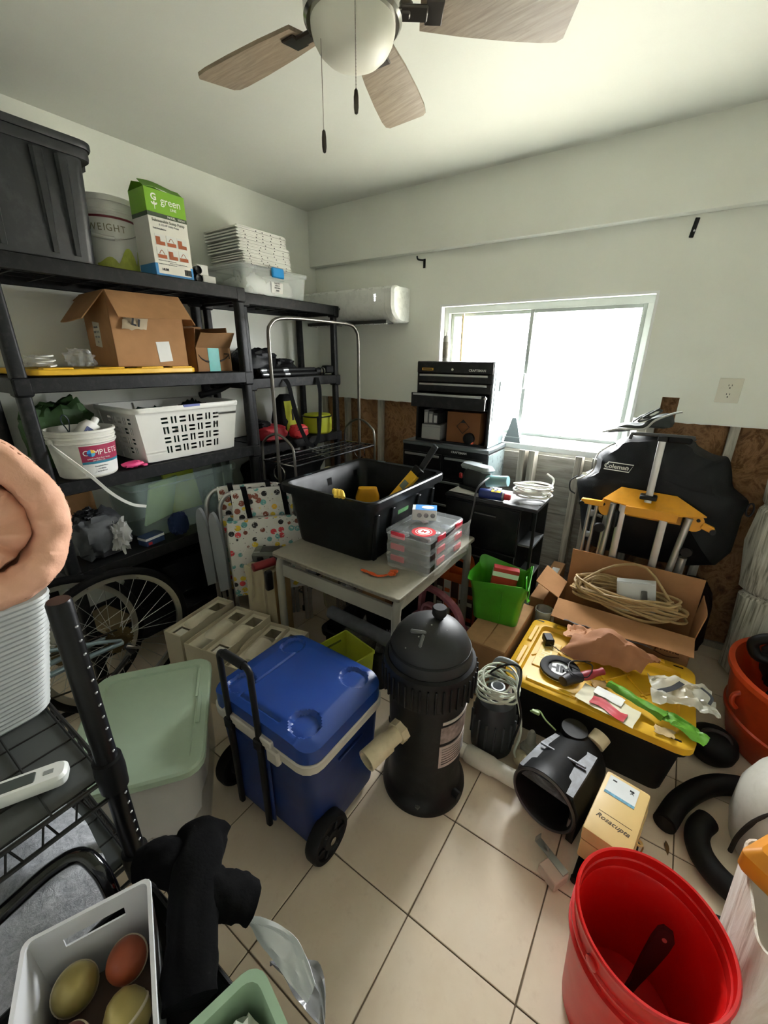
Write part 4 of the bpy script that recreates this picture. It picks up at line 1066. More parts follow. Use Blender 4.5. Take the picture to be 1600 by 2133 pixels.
for sx in (-1, 1):
    for sy in (-1, 1):
        c = obj('caster', MB().lathe([(0.0, -0.012), (0.042, -0.012), (0.042, 0.012), (0, 0.012)], 20, TR((sx * 0.22, sy * 0.10, 0.043), (90, 0, 0))), blk, t)
        obj('fork', MB().box(sx * 0.22 - 0.016, sx * 0.22 + 0.016, sy * 0.10 - 0.018, sy * 0.10 + 0.018, 0.075, 0.102, 0.003), steel, c)
t = thing('spray_can', 'white spray can standing on top of the tool chest', 'spray can', (-1.245, 2.475, 1.468))
obj('can', MB().lathe([(0.0, 0), (0.021, 0), (0.022, 0.004), (0.022, 0.125), (0.019, 0.135), (0.013, 0.145), (0, 0.146)], 24), M('#c4c3bb', 0.35, var=0.1, scale=30), t)
obj('label_wrap', MB().lathe([(0.0221, 0.02), (0.0225, 0.02), (0.0225, 0.11), (0.0221, 0.11)], 24), M('#a39c90', 0.5, var=0.3, scale=40), t)
obj('nozzle', MB().cyl((0, 0, 0.145), (0, 0, 0.168), 0.006, 12, 0.005), white_pl, t)
t = thing('wooden_dowel', 'thin pale wooden dowel standing in the window behind the spray can', 'dowel', (-1.205, 2.615, 1.043))
obj('rod', MB().cyl((0, 0, 0), (-0.006, 0.0, 0.70), 0.0085, 12), m_wood('#a98f63', '#d6c39a', 'pale_dowel', (20, 20, 1.5)), t)
obj('tip', MB().lathe([(0.0, 0.702), (0.007, 0.702), (0.009, 0.70), (0.009, 0.69), (0, 0.69)], 12, TR((-0.006, 0, 0))), M('#cfc8b8', 0.5), t)
t = thing('dustpan', 'grey metal dustpan leaning on the sill beside the tool chest', 'dustpan', (-0.80, 2.575, 1.004), 0)
obj('pan', MB().loft([[(-0.055, -0.02, 0), (0.05, -0.025, 0), (0.05, 0.012, 0), (-0.055, 0.012, 0)], [(-0.03, -0.012, 0.10), (0.02, -0.012, 0.10), (0.02, 0.012, 0.10), (-0.03, 0.012, 0.10)], [(-0.022, 0, 0.145), (0.002, 0, 0.145), (0.002, 0.012, 0.145), (-0.022, 0.012, 0.145)]]), M('#7d8284', 0.4, 0.5, 0.1), t)
obj('pan_lip', MB().box(-0.055, 0.05, -0.027, -0.0235, 0.028, 0.034), M('#a5a9aa', 0.4, 0.5), t)

# ------------------------------------------------------------------ black drawer cabinet below the window
lam = M('#0e0f10', 0.4, var=0.1, scale=5, dirt='#4b4b49', dirtk=0.15, name='black_laminate')
t = thing('drawer_cabinet', 'black laminate drawer cabinet with open side shelves below the window', 'cabinet', (-0.71, 2.115, 0.0))
hw, hd_, hh = 0.245, 0.115, 0.795
mb = MB().box(-hw, 0.17, -hd_, hd_, 0.02, hh - 0.02, 0.002)
mb.box(0.17, hw, hd_ - 0.012, hd_, 0.02, hh - 0.02).box(0.17, hw, -hd_, hd_, 0.02, 0.04)
obj('carcass', mb, lam, t)
obj('cabinet_top', MB().box(-hw - 0.004, hw + 0.004, -hd_ - 0.006, hd_, hh - 0.018, hh, 0.003), M('#2a2b2c', 0.3, var=0.1, name='black_top'), t)
for k in range(3):
    z1 = hh - 0.03 - k * 0.25
    d_ = obj('drawer', MB().box(-hw + 0.006, 0.165, -hd_ - 0.008, -hd_ + 0.004, z1 - 0.24, z1, 0.002), lam, t)
    obj('handle', MB().box(-0.07, 0.05, -hd_ - 0.016, -hd_ - 0.008, z1 - 0.05, z1 - 0.043, 0.001), M('#5a5a5a', 0.35, 0.5), d_)
for k in range(3):
    z1 = 0.20 + 0.19 * k
    obj('side_shelf', MB().box(0.17, hw + 0.002, -hd_ + 0.01, hd_ - 0.012, z1, z1 + 0.012, 0.001), M('#5d6062', 0.35), t)
obj('side_upright', MB().box(hw - 0.012, hw, -hd_, -hd_ + 0.02, 0.02, hh - 0.02), lam, t)
ct = hh + 0.0015
t = thing('paper_sheet', 'white paper sheets spread on the black cabinet top', 'paper', (-0.86, 2.12, ct))
for k in range(3): obj('sheet', MB().sheet(lambda u, v, k=k: (-0.09 + 0.18 * u, -0.10 + 0.19 * v, 0.0008 + 0.002 * k + 0.001 * math.sin(u * 4 + k)), 6, 6, 0.0007, TR((0.03 * k, 0.004 * k, 0), (0, 0, 6 * k - 4))), paper, t)
tool_b = M('#5d6468', 0.4, var=0.15)
t = thing('power_sander', 'grey and black corded power sander lying on the black cabinet', 'power tool', (-0.835, 2.125, ct + 0.008), -20)
t.scale = (1.2, 1.2, 1.25)
obj('base_pad', MB().loft([rr(0.15, 0.09, 0.012, 0), rr(0.15, 0.09, 0.012, 0.014)]), blkm, t)
obj('motor_body', MB().loft([rr(0.12, 0.075, 0.02, 0.014), rr(0.13, 0.085, 0.025, 0.05), rr(0.12, 0.07, 0.025, 0.08), rr(0.10, 0.055, 0.02, 0.088)]), M('#202224', 0.45, var=0.1), t)
obj('top_grip', MB().loft([rr(0.16, 0.06, 0.02, 0.084), rr(0.17, 0.066, 0.02, 0.095), rr(0.15, 0.055, 0.02, 0.108)], T=TR((-0.01, 0.006, 0))), M('#7f8788', 0.4), t)
obj('dust_port', MB().cyl((0.06, 0.0, 0.05), (0.15, 0.03, 0.065), 0.026, 16, 0.022), M('#7fa9ad', 0.4), t)
obj('trigger', MB().cbox((-0.075, -0.03, 0.05), (0.02, 0.012, 0.025), 0.004), red_pl, t)
obj('cord', MB().tube([tuple(Matrix.Rotation(math.radians(20), 4, 'Z') @ Vector(q)) for q in ((0.07, -0.042, 0.07), (0.067, -0.09, 0.065), (0.054, -0.134, 0.036), (0.05, -0.144, -0.04), (0.025, -0.147, -0.16), (-0.033, -0.148, -0.22), (-0.1, -0.147, -0.24))], 0.004, 8, k=6), M('#3b3c3e', 0.5), t)
t = thing('spray_can', 'blue and yellow lubricant can with a red cap on the cabinet', 'spray can', (-0.70, 2.02, ct + 0.027), rot=(0, 90, 5))
obj('can', MB().lathe([(0.0, -0.07), (0.025, -0.07), (0.026, -0.066), (0.026, 0.05), (0.022, 0.058), (0, 0.06)], 28), M('#23326e', 0.35, var=0.06), t)
obj('label_shield', MB().loft([[((0.0262) * math.cos(a), 0.0262 * math.sin(a), z) for a in [math.radians(140 + 10 * i) for i in range(9)]] for z in (-0.008, 0.04)], False, False, closed=False), M('#f0cf2a', 0.4), t)
text(t, 'WD-40', 0.02, TR((-0.0272, 0.0, 0.016), (0, -90, 0)) @ TR((0, 0, 0), (0, 0, 90)), M('#1d2c66', 0.4), sx=0.8, bold=0.0006)
obj('cap', MB().lathe([(0.0, 0.06), (0.018, 0.06), (0.017, 0.085), (0.013, 0.09), (0, 0.09)], 20), red_pl, t)
obj('can_rim', MB().lathe([(0.0225, 0.05), (0.0265, 0.05), (0.0265, 0.054), (0.0225, 0.058)], 24), steel, t)
random.seed(5)
pts = []
for i in range(13 * 10):
    a = 2 * PI * i / 13
    f = i / 130
    rx = 0.085 + 0.012 * math.sin(i * 0.37) ; ry = 0.05 + 0.008 * math.cos(i * 0.53)
    pts.append((rx * math.cos(a), ry * math.sin(a) - 0.0 + 0.006 * math.sin(i * 0.9), 0.008 + 0.05 * f + 0.014 * math.sin(a * 0.5 + f * 9) + 0.012))
pts += [(0.09, 0.03, 0.07), (0.095, 0.06, 0.10), (0.06, 0.065, 0.125)]
tag(obj('cable_coil', MB().tube(pts, 0.0048, 6, k=3), M('#d9d9d2', 0.45, var=0.04), None, (-0.535, 2.145, ct + 0.003), 15), 'coil of white cable on the right end of the black cabinet', 'cable')
# ------------------------------------------------------------------ duffel bag and saw stand under the window's right side
def pillow(poly, th, T=None, amp=0.0, seed=0):
    # puffed outline in the XZ plane, thickness th along y
    n = len(poly); cx = sum(p[0] for p in poly) / n; cz = sum(p[1] for p in poly) / n
    P = catmull([(p[0], 0, p[1]) for p in poly], 3, True)
    rings = []
    for k, y in ((0.35, -1.0), (0.7, -0.92), (0.9, -0.65), (1.0, 0.0), (0.9, 0.65), (0.7, 0.92), (0.35, 1.0)):
        r = []
        for p in P:
            x = cx + (p.x - cx) * k; z = cz + (p.z - cz) * k
            r.append((x, y * th / 2 * (1 + amp * N(x * 9, z * 9, y, seed) * 1.5), z + amp * 0.03 * N(x * 14, z * 14, y * 3, seed)))
        rings.append(r)
    return MB().loft(rings, True, True, T)
sil = [(-0.375, 0.875), (-0.3, 0.943), (-0.295, 1.023), (-0.23, 1.084), (-0.20, 1.12), (-0.103, 1.15), (-0.013, 1.149), (0.089, 1.137), (0.114, 1.107), (0.192, 1.077), (0.233, 1.071), (0.263, 1.005), (0.284, 0.938), (0.342, 0.901), (0.354, 0.867), (0.344, 0.816), (0.305, 0.55), (-0.1, 0.50), (-0.278, 0.53), (-0.345, 0.758)]
t = thing('duffel_bag', 'big black duffel bag with a white oval-ended name badge below the window', 'bag', (0, 2.418, 0))
obj('bag_body', pillow(sil, 0.22, None, 0.35, 3), black_nylon, t)
pipe = M('#b9bab4', 0.4, var=0.05)
obj('piping', MB().tube([(-0.375, -0.02, 0.878), (-0.34, -0.07, 0.905), (-0.302, -0.04, 0.943), (-0.30, -0.07, 0.985), (-0.293, -0.03, 1.03), (-0.25, -0.04, 1.075), (-0.225, -0.02, 1.088)], 0.004, 6, k=5), pipe, t)
obj('cord_loop', MB().tube([(-0.37, -0.04, 0.90), (-0.40, -0.05, 0.87), (-0.395, -0.05, 0.82), (-0.37, -0.04, 0.80)], 0.004, 6, k=4), blk, t)
obj('end_ring', MB().tube([(0.355 + 0.012 * math.cos(a), -0.06, 0.865 + 0.03 * math.sin(a)) for a in [i * PI / 6 for i in range(12)]], 0.004, 6, True, 2), blk, t)
obj('grommet', MB().lathe([(0.012, 0), (0.012, 0.003), (0, 0.003)], 16, TR((-0.335, -0.075, 0.925), (70, 0, 10), (1, 0.6, 1))), wht, t)
bm_ = M('#cfcfc6', 0.5)
T = TR((-0.185, -0.116, 0.99), (4, 0, -6)) @ FY(0, 0, 0)
mb = MB().tube([(-0.062, -0.018, 0), (-0.045, 0.02, 0), (0.066, 0.02, 0), (0.05, -0.018, 0)], 0.0022, 6, True, T=T)
bd = obj('badge', mb, bm_, t)
text(bd, 'Coleman', 0.03, T @ TR((-0.008, 0, 0)), bm_, bold=0.0006)
obj('badge_lamp', MB().tube([(0.04 + 0.007 * math.cos(a), 0.007 * math.sin(a), 0) for a in [i * PI / 5 for i in range(10)]], 0.0015, 5, True, T=T), bm_, bd)
# grey folded awning cloth on top of the duffel
t = thing('folded_chair_bag', 'grey-green folded bag with white piping and cords atop the duffel', 'bag', (0, 2.45, 0))
obj('bag_body', pillow([(-0.295, 1.115), (-0.22, 1.16), (-0.12, 1.168), (-0.08, 1.21), (-0.02, 1.222), (-0.005, 1.165), (-0.10, 1.152), (-0.20, 1.13)], 0.12, TR((0, 0, 0.022)), 0.3, 9), M('#2f3532', 0.6, var=0.2), t)
obj('piping', MB().tube([(-0.295, -0.055, 1.14), (-0.22, -0.066, 1.165), (-0.12, -0.066, 1.172), (-0.08, -0.062, 1.215), (-0.02, -0.055, 1.25), (0.02, -0.05, 1.262)], 0.005, 6, k=5), pipe, t)
obj('cord_tangle', MB().tube([(-0.17, -0.03, 1.20), (-0.13, -0.04, 1.235), (-0.10, -0.05, 1.225), (-0.15, -0.05, 1.205), (-0.11, -0.045, 1.25), (-0.06, -0.04, 1.262), (-0.09, -0.05, 1.235), (-0.13, -0.06, 1.225), (-0.07, -0.05, 1.272)], 0.0045, 6, k=6), M('#3d403e', 0.5), t)

yl = M('#e09a17', 0.4, var=0.05, dirt='#6b4a1a', dirtk=0.15, name='stand_yellow')
t = thing('saw_stand', 'folded yellow and aluminium saw stand leaning before the duffel bag', 'saw stand', (0, 2.25, 0))
top = [(-0.216, -0.02, 0.842), (-0.15, 0.035, 0.90), (0.08, 0.035, 0.895), (0.203, -0.02, 0.838), (0.10, -0.06, 0.832), (-0.08, -0.06, 0.838)]
mb = MB().loft([top, [(x, y, z - 0.006) for x, y, z in top]])
mb.box(-0.11, 0.10, -0.062, -0.055, 0.795, 0.838, 0.002)
obj('deck', mb, yl, t)
obj('rear_plate', MB().box(-0.14, 0.12, 0.012, 0.02, 0.765, 0.85, 0.003), yl, t)
for s, cx, cz in ((-1, -0.195, 0.80), (1, 0.165, 0.80)):
    pl = obj('side_plate', MB().loft([[(cx + 0.034 * math.cos(a) * (1.1 if s > 0 else 1), y, cz + 0.042 * math.sin(a)) for a in [i * PI / 8 for i in range(16)]] for y in (-0.022, -0.012)]), yl, t)
    obj('bolt', MB().lathe([(0.008, 0), (0.008, 0.006), (0, 0.007)], 6, FY(cx + s * 0.012, -0.022, cz + 0.015)), blkm, pl)
obj('end_arm', MB().box(-0.31, -0.205, -0.03, -0.008, 0.80, 0.828, 0.004, T=TR((0, 0, 0), (0, -6, 0)) if False else None), yl, t)
obj('end_arm', MB().cbox((0.215, -0.02, 0.788), (0.05, 0.022, 0.028), 0.004, (0, 20, 0)), yl, t)
for x, z in ((-0.305, 0.802), (0.237, 0.775)): obj('end_cap', MB().cyl((x, -0.035, z), (x, 0.0, z), 0.012, 14), blk, t)
for (xa, za, xb, r) in ((-0.178, 0.835, -0.182, 0.0), (-0.115, 0.835, -0.122, 0.0), (0.047, 0.83, 0.05, 0.0)):
    obj('leg', MB().loft([rr(0.034, 0.03, 0.006, 0, 2), rr(0.034, 0.03, 0.006, za - 0.03, 2)], T=TR((xb, -0.03 if xa > -0.15 else 0.0, 0.03))), alu, t)
obj('leg', MB().cyl((0.143, -0.025, 0.82), (0.075, -0.02, 0.03), 0.015, 14), alu, t)
obj('leg', MB().cyl((-0.165, -0.032, 0.83), (-0.195, -0.03, 0.03), 0.014, 14), alu, t)
obj('leg', MB().cyl((0.16, -0.005, 0.62), (0.145, 0.0, 0.03), 0.018, 14), alu, t)
for x in (-0.182, -0.122, 0.05, 0.075, -0.195, 0.145): obj('foot', MB().cyl((x, -0.015 if x in (-0.122, 0.05) else 0.0, 0.0), (x, -0.015 if x in (-0.122, 0.05) else 0.0, 0.032), 0.02, 12), blk, t)
obj('lock_knob', MB().lathe([(0.0, -0.012), (0.022, -0.012), (0.026, 0), (0.022, 0.012), (0, 0.012)], 16, FY(-0.205, -0.05, 0.70)), blk, t)
obj('lock_knob', MB().lathe([(0.0, -0.012), (0.022, -0.012), (0.026, 0), (0.022, 0.012), (0, 0.012)], 16, FY(0.165, -0.03, 0.66)), blk, t)
obj('lever', MB().cbox((-0.14, -0.05, 0.76), (0.02, 0.02, 0.09), 0.008), blk, t)
obj('upright', MB().loft([rr(0.03, 0.022, 0.004, 0.86, 2), rr(0.03, 0.022, 0.004, 1.155, 2)], T=TR((-0.028, -0.022, 0))), alu, t)
obj('socket', MB().cbox((-0.03, -0.022, 0.885), (0.07, 0.05, 0.02), 0.004), blk, t)
obj('socket', MB().cbox((-0.028, -0.022, 1.16), (0.04, 0.032, 0.025), 0.004), blk, t)
obj('cross_bar', MB().tube([(-0.155, -0.022, 1.145), (-0.15, -0.022, 1.165), (-0.13, -0.022, 1.17), (0.07, -0.022, 1.174), (0.082, -0.022, 1.165)], 0.008, 10, k=4), M('#4b4d4e', 0.35, 0.7), t)
obj('arm_pad', MB().cbox((0.035, -0.022, 1.16), (0.09, 0.02, 0.03), 0.006), blkm, t)

t = thing('folding_chair', 'folded camp chair with silver tubes standing behind the saw stand', 'folding chair', (-0.24, 2.36, 0))
for x, y in ((-0.045, -0.10), (-0.015, -0.085), (0.32, -0.03), (0.40, 0.02)):
    obj('tube', MB().cyl((x, y, 0.004), (x + 0.015, y, 0.80 if x < 0.2 else 0.45), 0.009, 10), alu if x < 0.2 else blk, t)
obj('fabric', MB().sheet(lambda u, v: (0.0 + 0.40 * u, -0.02 + 0.015 * math.sin(u * 17), 0.08 + 0.38 * v), 40, 4, 0.006), M('#16181d', 0.85, var=0.2), t)
for z in (0.74, 0.62, 0.38): obj('joint', MB().cbox((-0.022, -0.075, z), (0.04, 0.03, 0.03), 0.008), M('#8b8d90', 0.35, 0.5), t)
obj('armrest', MB().tube([(-0.04, -0.075, 0.72), (0.0, -0.08, 0.735), (0.03, -0.075, 0.73)], 0.008, 8, k=4), M('#7f878c', 0.4, 0.4), t)

# ------------------------------------------------------------------ pleated pale fabric bundle at the right
def m_stripe():
    d = Nd('pleated_fabric'); v = d.mapping((60, 60, 1.2))
    f = d.noise(v, 1.6, 5, 0.6)
    v2 = d.mapping((7, 7, 2.2))
    f2 = d.noise(v2, 1.2, 2)
    a = d.ramp(f, [(0.35, lin('#7d7a6b')), (0.5, lin('#c9c7b8')), (0.65, lin('#e6e5da'))])
    b = d.ramp(f2, [(0.46, lin('#d9d8cb')), (0.54, lin('#d9d8cb'))])
    m = d.ramp(f2, [(0.44, (0, 0, 0)), (0.5, (1, 1, 1))])
    d.color(d.mix(m, b, a)); d.set(Roughness=0.75); d.bump(f, 0.5, 0.006)
    return d.m
strp = m_stripe()
t = thing('rolled_mattress', 'tall pale roll of streaked quilted fabric at the right edge', 'fabric roll', (0.70, 2.415, 0), 0)
def rollring(r, z, cx, k):
    return [(cx + r * (1 + 0.04 * math.sin(5 * a + z * 9) + 0.02 * math.sin(9 * a)) * math.cos(a), r * 0.52 * (1 + 0.05 * math.sin(4 * a + k)) * math.sin(a), z) for a in [2 * PI * i / 40 for i in range(40)]]
obj('roll', MB().loft([rollring(0.20, 0.0, -0.02, 0), rollring(0.235, 0.02, -0.02, 0), rollring(0.25, 0.2, -0.02, 0.5), rollring(0.245, 0.44, -0.03, 1), rollring(0.225, 0.46, -0.03, 1), rollring(0.25, 0.48, -0.03, 1.2), rollring(0.26, 0.70, -0.05, 1.6), rollring(0.25, 0.86, -0.06, 2), rollring(0.235, 0.88, -0.06, 2), rollring(0.25, 0.90, -0.06, 2.1), rollring(0.24, 1.05, -0.075, 2.4), rollring(0.20, 1.10, -0.08, 2.5)]), strp, t)
for z, r, cx in ((0.46, 0.222, -0.03), (0.88, 0.232, -0.06)):
    obj('tie', MB().loft([rollring(r + 0.004, z - 0.006, cx, 1.1), rollring(r + 0.008, z, cx, 1.1), rollring(r + 0.004, z + 0.006, cx, 1.1)], False, False), M('#c9c8bb', 0.8), t)
t = thing('pillow', 'cream pillow end resting on top of the pale fabric roll', 'pillow', (0.62, 2.42, 1.115))
obj('cushion', MB().blob(0.21, 0.13, 0.06, 0.06, 2, 71, 0.6, flat=-0.058, T=TR((0, 0, 0.06))), M('#d8d6c8', 0.8, var=0.06, bump=0.2), t)
obj('seam', MB().tube([(0.205 * math.cos(a) * (0.9 + 0.1 * abs(math.cos(2 * a))), 0.128 * math.sin(a), 0.062) for a in [i * PI / 12 for i in range(24)]], 0.004, 6, True), M('#b9b7a9', 0.8), t)
t = thing('storage_sack', 'dark maroon sack behind the saw stand near the pale roll', 'sack', (0.25, 2.475, 0), 0)
obj('sack_body', MB().blob(0.10, 0.08, 0.21, 0.08, 2.2, 73, 0.6, flat=-0.205, T=TR((0, 0, 0.206))), M('#20100f', 0.8, var=0.2), t)
obj('tie', MB().tube([(0.05 * math.cos(a), 0.04 * math.sin(a), 0.42) for a in [i * PI / 6 for i in range(12)]], 0.008, 6, True), black_cloth, t)

# ------------------------------------------------------------------ long cartons beside the cabinet
t = thing('long_carton', 'long brown carton on the floor carrying the green bag', 'carton', (-0.50, 1.735, 0))
obj('box_body', MB().box(-0.10, 0.10, -0.22, 0.22, 0, 0.29, 0.003), card, t)
obj('top_flap', MB().box(-0.099, -0.002, -0.219, 0.219, 0.2902, 0.294, 0.001).box(0.002, 0.099, -0.219, 0.219, 0.2902, 0.294, 0.001), M('#b08a63', 0.8, var=0.1, scale=20), t)
t = thing('long_carton', 'narrow upright carton with a white label between cabinet and window wall', 'carton', (-0.412, 2.31, 0))
obj('box_body', MB().box(-0.038, 0.034, -0.255, 0.255, 0, 0.29, 0.003), card, t)
obj('label', MB().box(-0.02, 0.02, 0.06, 0.16, 0.2902, 0.2912), paper, t)
# green shopping bag
def tote_bag(t, w, d, h, m, th=0.003, dip=0.06, seed=0, flare=1.15, cr=0.012):
    n = 40
    def ringz(f, inner=0.0):
        pts = []
        for i, p in enumerate(rr(w * (1 + (flare - 1) * f) - inner, d * (1 + (flare - 1) * f) - inner, 0.03, 0, 9)):
            x, y = p[0], p[1]
            a = math.atan2(y / d, x / w)
            zz = h * f - (dip * (0.5 + 0.5 * math.cos(4 * a + seed)) * f * f if f > 0.5 else 0)
            k = cr * N(x * 16, y * 16, f * 4, seed) * f
            zz += cr * 0.8 * N(x * 22, y * 22, 2, seed) * f
            pts.append((x * (1 + k / w), y * (1 + k / d), zz))
        return pts
    return MB().loft([ringz(f) for f in (0, 0.02, 0.25, 0.5, 0.75, 0.9, 1.0)] + [ringz(f, 0.006) for f in (1.0, 0.75, 0.5, 0.25, 0.03)], True, True)
gb = M('#3c8f1c', 0.35, var=0.12, scale=10, bump=0.15, bscale=30, name='green_bag_film')
t = thing('shopping_bag', 'shiny bright green shopping bag on the long carton', 'shopping bag', (-0.535, 1.79, 0.296), 8)
obj('bag_body', tote_bag(t, 0.21, 0.18, 0.30, gb, dip=0.085, seed=2.4, flare=1.32, cr=0.04), gb, t)
obj('bag_fold', MB().strap([(0.02, -0.098, 0.01), (0.025, -0.108, 0.12), (0.03, -0.118, 0.22)], 0.004, 0.004, 5, wdir=(1, 0, 0)), gb, t)
obj('handle', MB().strap([(0.118, -0.06, 0.26), (0.128, -0.05, 0.16), (0.132, 0.0, 0.11), (0.130, 0.04, 0.16), (0.122, 0.06, 0.26)], 0.022, 0.0025, 6, wdir=(0, 1, 0)), M('#59b934', 0.35, var=0.1), t)
t = thing('boxed_item', 'red and white package standing inside the green shopping bag', 'package', (-0.545, 1.80, 0.300), rot=(0, 6, 20))
obj('package_body', MB().box(-0.06, 0.06, -0.02, 0.02, 0.02, 0.245, 0.002), red_pl, t)
obj('white_panel', MB().box(-0.0605, 0.0605, -0.0205, 0.0205, 0.20, 0.225), paper, t)
# orange patterned reusable bag
def m_orange():
    d = Nd('orange_print'); v = d.mapping((1, 1, 1))
    w = d.new('ShaderNodeTexVoronoi'); w.inputs['Scale'].default_value = 22; d.link(v, w.inputs['Vector'])
    d.color(d.ramp(w.outputs['Color'], [(0.3, lin('#d9622a')), (0.45, lin('#e8ded0')), (0.6, lin('#4a3020')), (0.8, lin('#d9622a'))], 'CONSTANT'))
    d.set(Roughness=0.55)
    return d.m
org = M('#d5642a', 0.5, var=0.08, name='orange_fabric')
t = thing('shopping_bag', 'orange and brown printed shopping bag on the floor beside the table', 'shopping bag', (-0.812, 1.932, 0), 0)
obj('bag_body', tote_bag(t, 0.21, 0.07, 0.39, org, dip=0.02, seed=2.0, flare=1.08), org, t)
brn = M('#4a2c1e', 0.6, var=0.1); crm = M('#d8cfc0', 0.6, var=0.08)
for k in range(5):
    x = -0.09 + 0.045 * k
    obj('print_panel', MB().box(x - 0.021, x + 0.021, -0.0435, -0.040, 0.03, 0.335, 0.001, T=TR((0, 0, 0), (2, 0, 0))), (brn, crm, brn, crm, brn)[k], t)
    for q in range(5):
        obj('print_bar', MB().box(x - 0.016, x + 0.016, -0.0450, -0.0430, 0.06 + 0.05 * q, 0.085 + 0.05 * q, 0.001, T=TR((0, 0, 0), (2, 0, 0))), (org, brn, crm, org, crm)[(k + q) % 5], t)
for s in (-1, 1):
    obj('handle', MB().strap([(-0.06, s * 0.038, 0.30), (-0.06, s * 0.037, 0.40), (-0.045, s * 0.034, 0.46), (0.03, s * 0.032, 0.47), (0.055, s * 0.036, 0.42), (0.06, s * 0.038, 0.30)], 0.028, 0.003, 6, wdir=(1, 0, 0)), org, t)
# dusty pink plastic carrier
pk = M('#a4606a', 0.5, var=0.1, dirt='#d8b9b9', dirtk=0.3, name='dusty_pink')
t = thing('tool_carrier', 'dusty pink plastic carrier with a loop handle under the table edge', 'carrier', (-0.80, 1.685, 0), -13)
obj('bin', MB().bowl([rr(0.26, 0.10, 0.02, 0), rr(0.28, 0.115, 0.02, 0.18), rr(0.295, 0.13, 0.02, 0.185), rr(0.295, 0.13, 0.02, 0.20), rr(0.27, 0.105, 0.02, 0.20), rr(0.25, 0.09, 0.02, 0.02)]), pk, t)
obj('loop_handle', MB().strap([(-0.13, 0, 0.19), (-0.125, 0, 0.30), (-0.10, 0, 0.355), (0.0, 0, 0.36), (0.10, 0, 0.315), (0.145, 0, 0.23), (0.14, 0, 0.19)], 0.035, 0.02, 6, wdir=(0, 1, 0)), pk, t)
obj('inner_grip', MB().strap([(-0.10, -0.02, 0.21), (-0.085, -0.02, 0.27), (-0.03, -0.02, 0.285), (0.04, -0.02, 0.27), (0.07, -0.02, 0.21)], 0.03, 0.014, 6, wdir=(0, 1, 0)), M('#c98a92', 0.5, var=0.1), t)

# ------------------------------------------------------------------ yellow-lidded tote with clutter on it
LZ = 0.27
t = thing('storage_tote', 'black storage tote with a bright yellow ribbed lid, front right', 'storage tote', (-0.046, 1.665, 0))
W_, D_ = 0.66, 0.49
obj('body', MB().bowl(tote_secs(W_ - 0.02, D_ - 0.02, 0.25, 0.86, 0.018)), blkm, t)
lid = obj('lid', MB().loft([rr(W_ - 0.01, D_ - 0.01, 0.05, LZ - 0.035), rr(W_, D_, 0.05, LZ - 0.03), rr(W_, D_, 0.05, LZ - 0.004), rr(W_ - 0.01, D_ - 0.01, 0.048, LZ), rr(W_ - 0.10, D_ - 0.10, 0.03, LZ), rr(W_ - 0.115, D_ - 0.115, 0.03, LZ - 0.018)]), yellow_pl, t)
for k, (a, b, c, d_) in enumerate(((-0.31, -0.29, -0.15, -0.02), (-0.31, -0.29, 0.03, 0.16), (-0.24, -0.05, -0.225, -0.205), (-0.22, 0.02, 0.205, 0.225), (0.05, 0.22, 0.205, 0.225))):
    obj('lid_rib', MB().box(a, b, c, d_, LZ - 0.002, LZ + 0.009, 0.003), yellow_pl, lid)
for k in range(7):
    x = -0.22 + 0.07 * k
    obj('lid_rib', MB().cbox((x, 0.02, LZ - 0.016), (0.008, 0.15, 0.008), 0.002, (0, 0, 38 if k % 2 else -38)), yellow_pl, lid)
for x, y in ((-0.30, -0.215), (0.27, -0.215), (-0.30, 0.22), (0.27, 0.22)):
    obj('slot', MB().cbox((x, y, LZ), (0.035, 0.008, 0.0016)), blk, lid)
pn = obj('name_panel', MB().box(-0.25, -0.17, -0.10, 0.10, LZ - 0.019, LZ - 0.012, 0.002), M('#e6c15a', 0.45, var=0.06), lid)
text(pn, 'HDX', 0.055, FZ(-0.212, 0.02, LZ - 0.0118, 90), M('#f0dd9a', 0.5), bold=0.0015)
ox, oy = -0.046, 1.665
floor_l = LZ - 0.0175
t = thing('speaker_ring', 'round black ring gauge with a white lettered centre on the yellow lid', 'ring', (-0.185, 1.585, LZ - 0.006), 0)
obj('ring', MB().lathe([(0.045, 0.0), (0.078, 0.0), (0.08, 0.004), (0.078, 0.012), (0.06, 0.016), (0.047, 0.012), (0.045, 0.006)], 44, cap0=False, cap1=False), blkm, t)
obj('ring_base', MB().lathe([(0.0, 0.0), (0.079, 0.0), (0.079, 0.003), (0.0, 0.003)], 44), M('#cfd1cf', 0.4), t)
text(t, 'HM', 0.06, FZ(0.0, 0.0, 0.0036, 8), blk, bold=0.003)
t = thing('power_adapter', 'small black plug adapter with a thin lead on the yellow lid', 'adapter', (-0.275, 1.745, LZ - 0.01), 30)
obj('case', MB().box(-0.02, 0.02, -0.03, 0.03, 0, 0.035, 0.005), blk, t)
obj('lead', MB().tube([(0, -0.03, 0.015), (0.03, -0.06, 0.008), (0.06, -0.10, 0.010), (0.10, -0.09, 0.010)], 0.0018, 6, k=6), M('#3a2a1a', 0.5), t)
t = thing('soldering_gun', 'dark red handled hand tool with a black bundled lead on yellow lid', 'hand tool', (-0.10, 1.54, LZ + 0.030), 48)
obj('grip', MB().tube([(0.0, 0, 0.004), (0.05, 0, 0.008), (0.10, 0, 0.012)], lambda u: 0.016 + 0.003 * math.sin(u * 6), 14, k=4), M('#8f2430', 0.45, var=0.1), t)
obj('nose', MB().tube([(0.0, 0, 0.004), (-0.05, 0.0, 0.006), (-0.09, -0.01, 0.008)], lambda u: 0.019 + 0.004 * math.sin(u * 3), 14, k=4), M('#1d1620', 0.5), t)
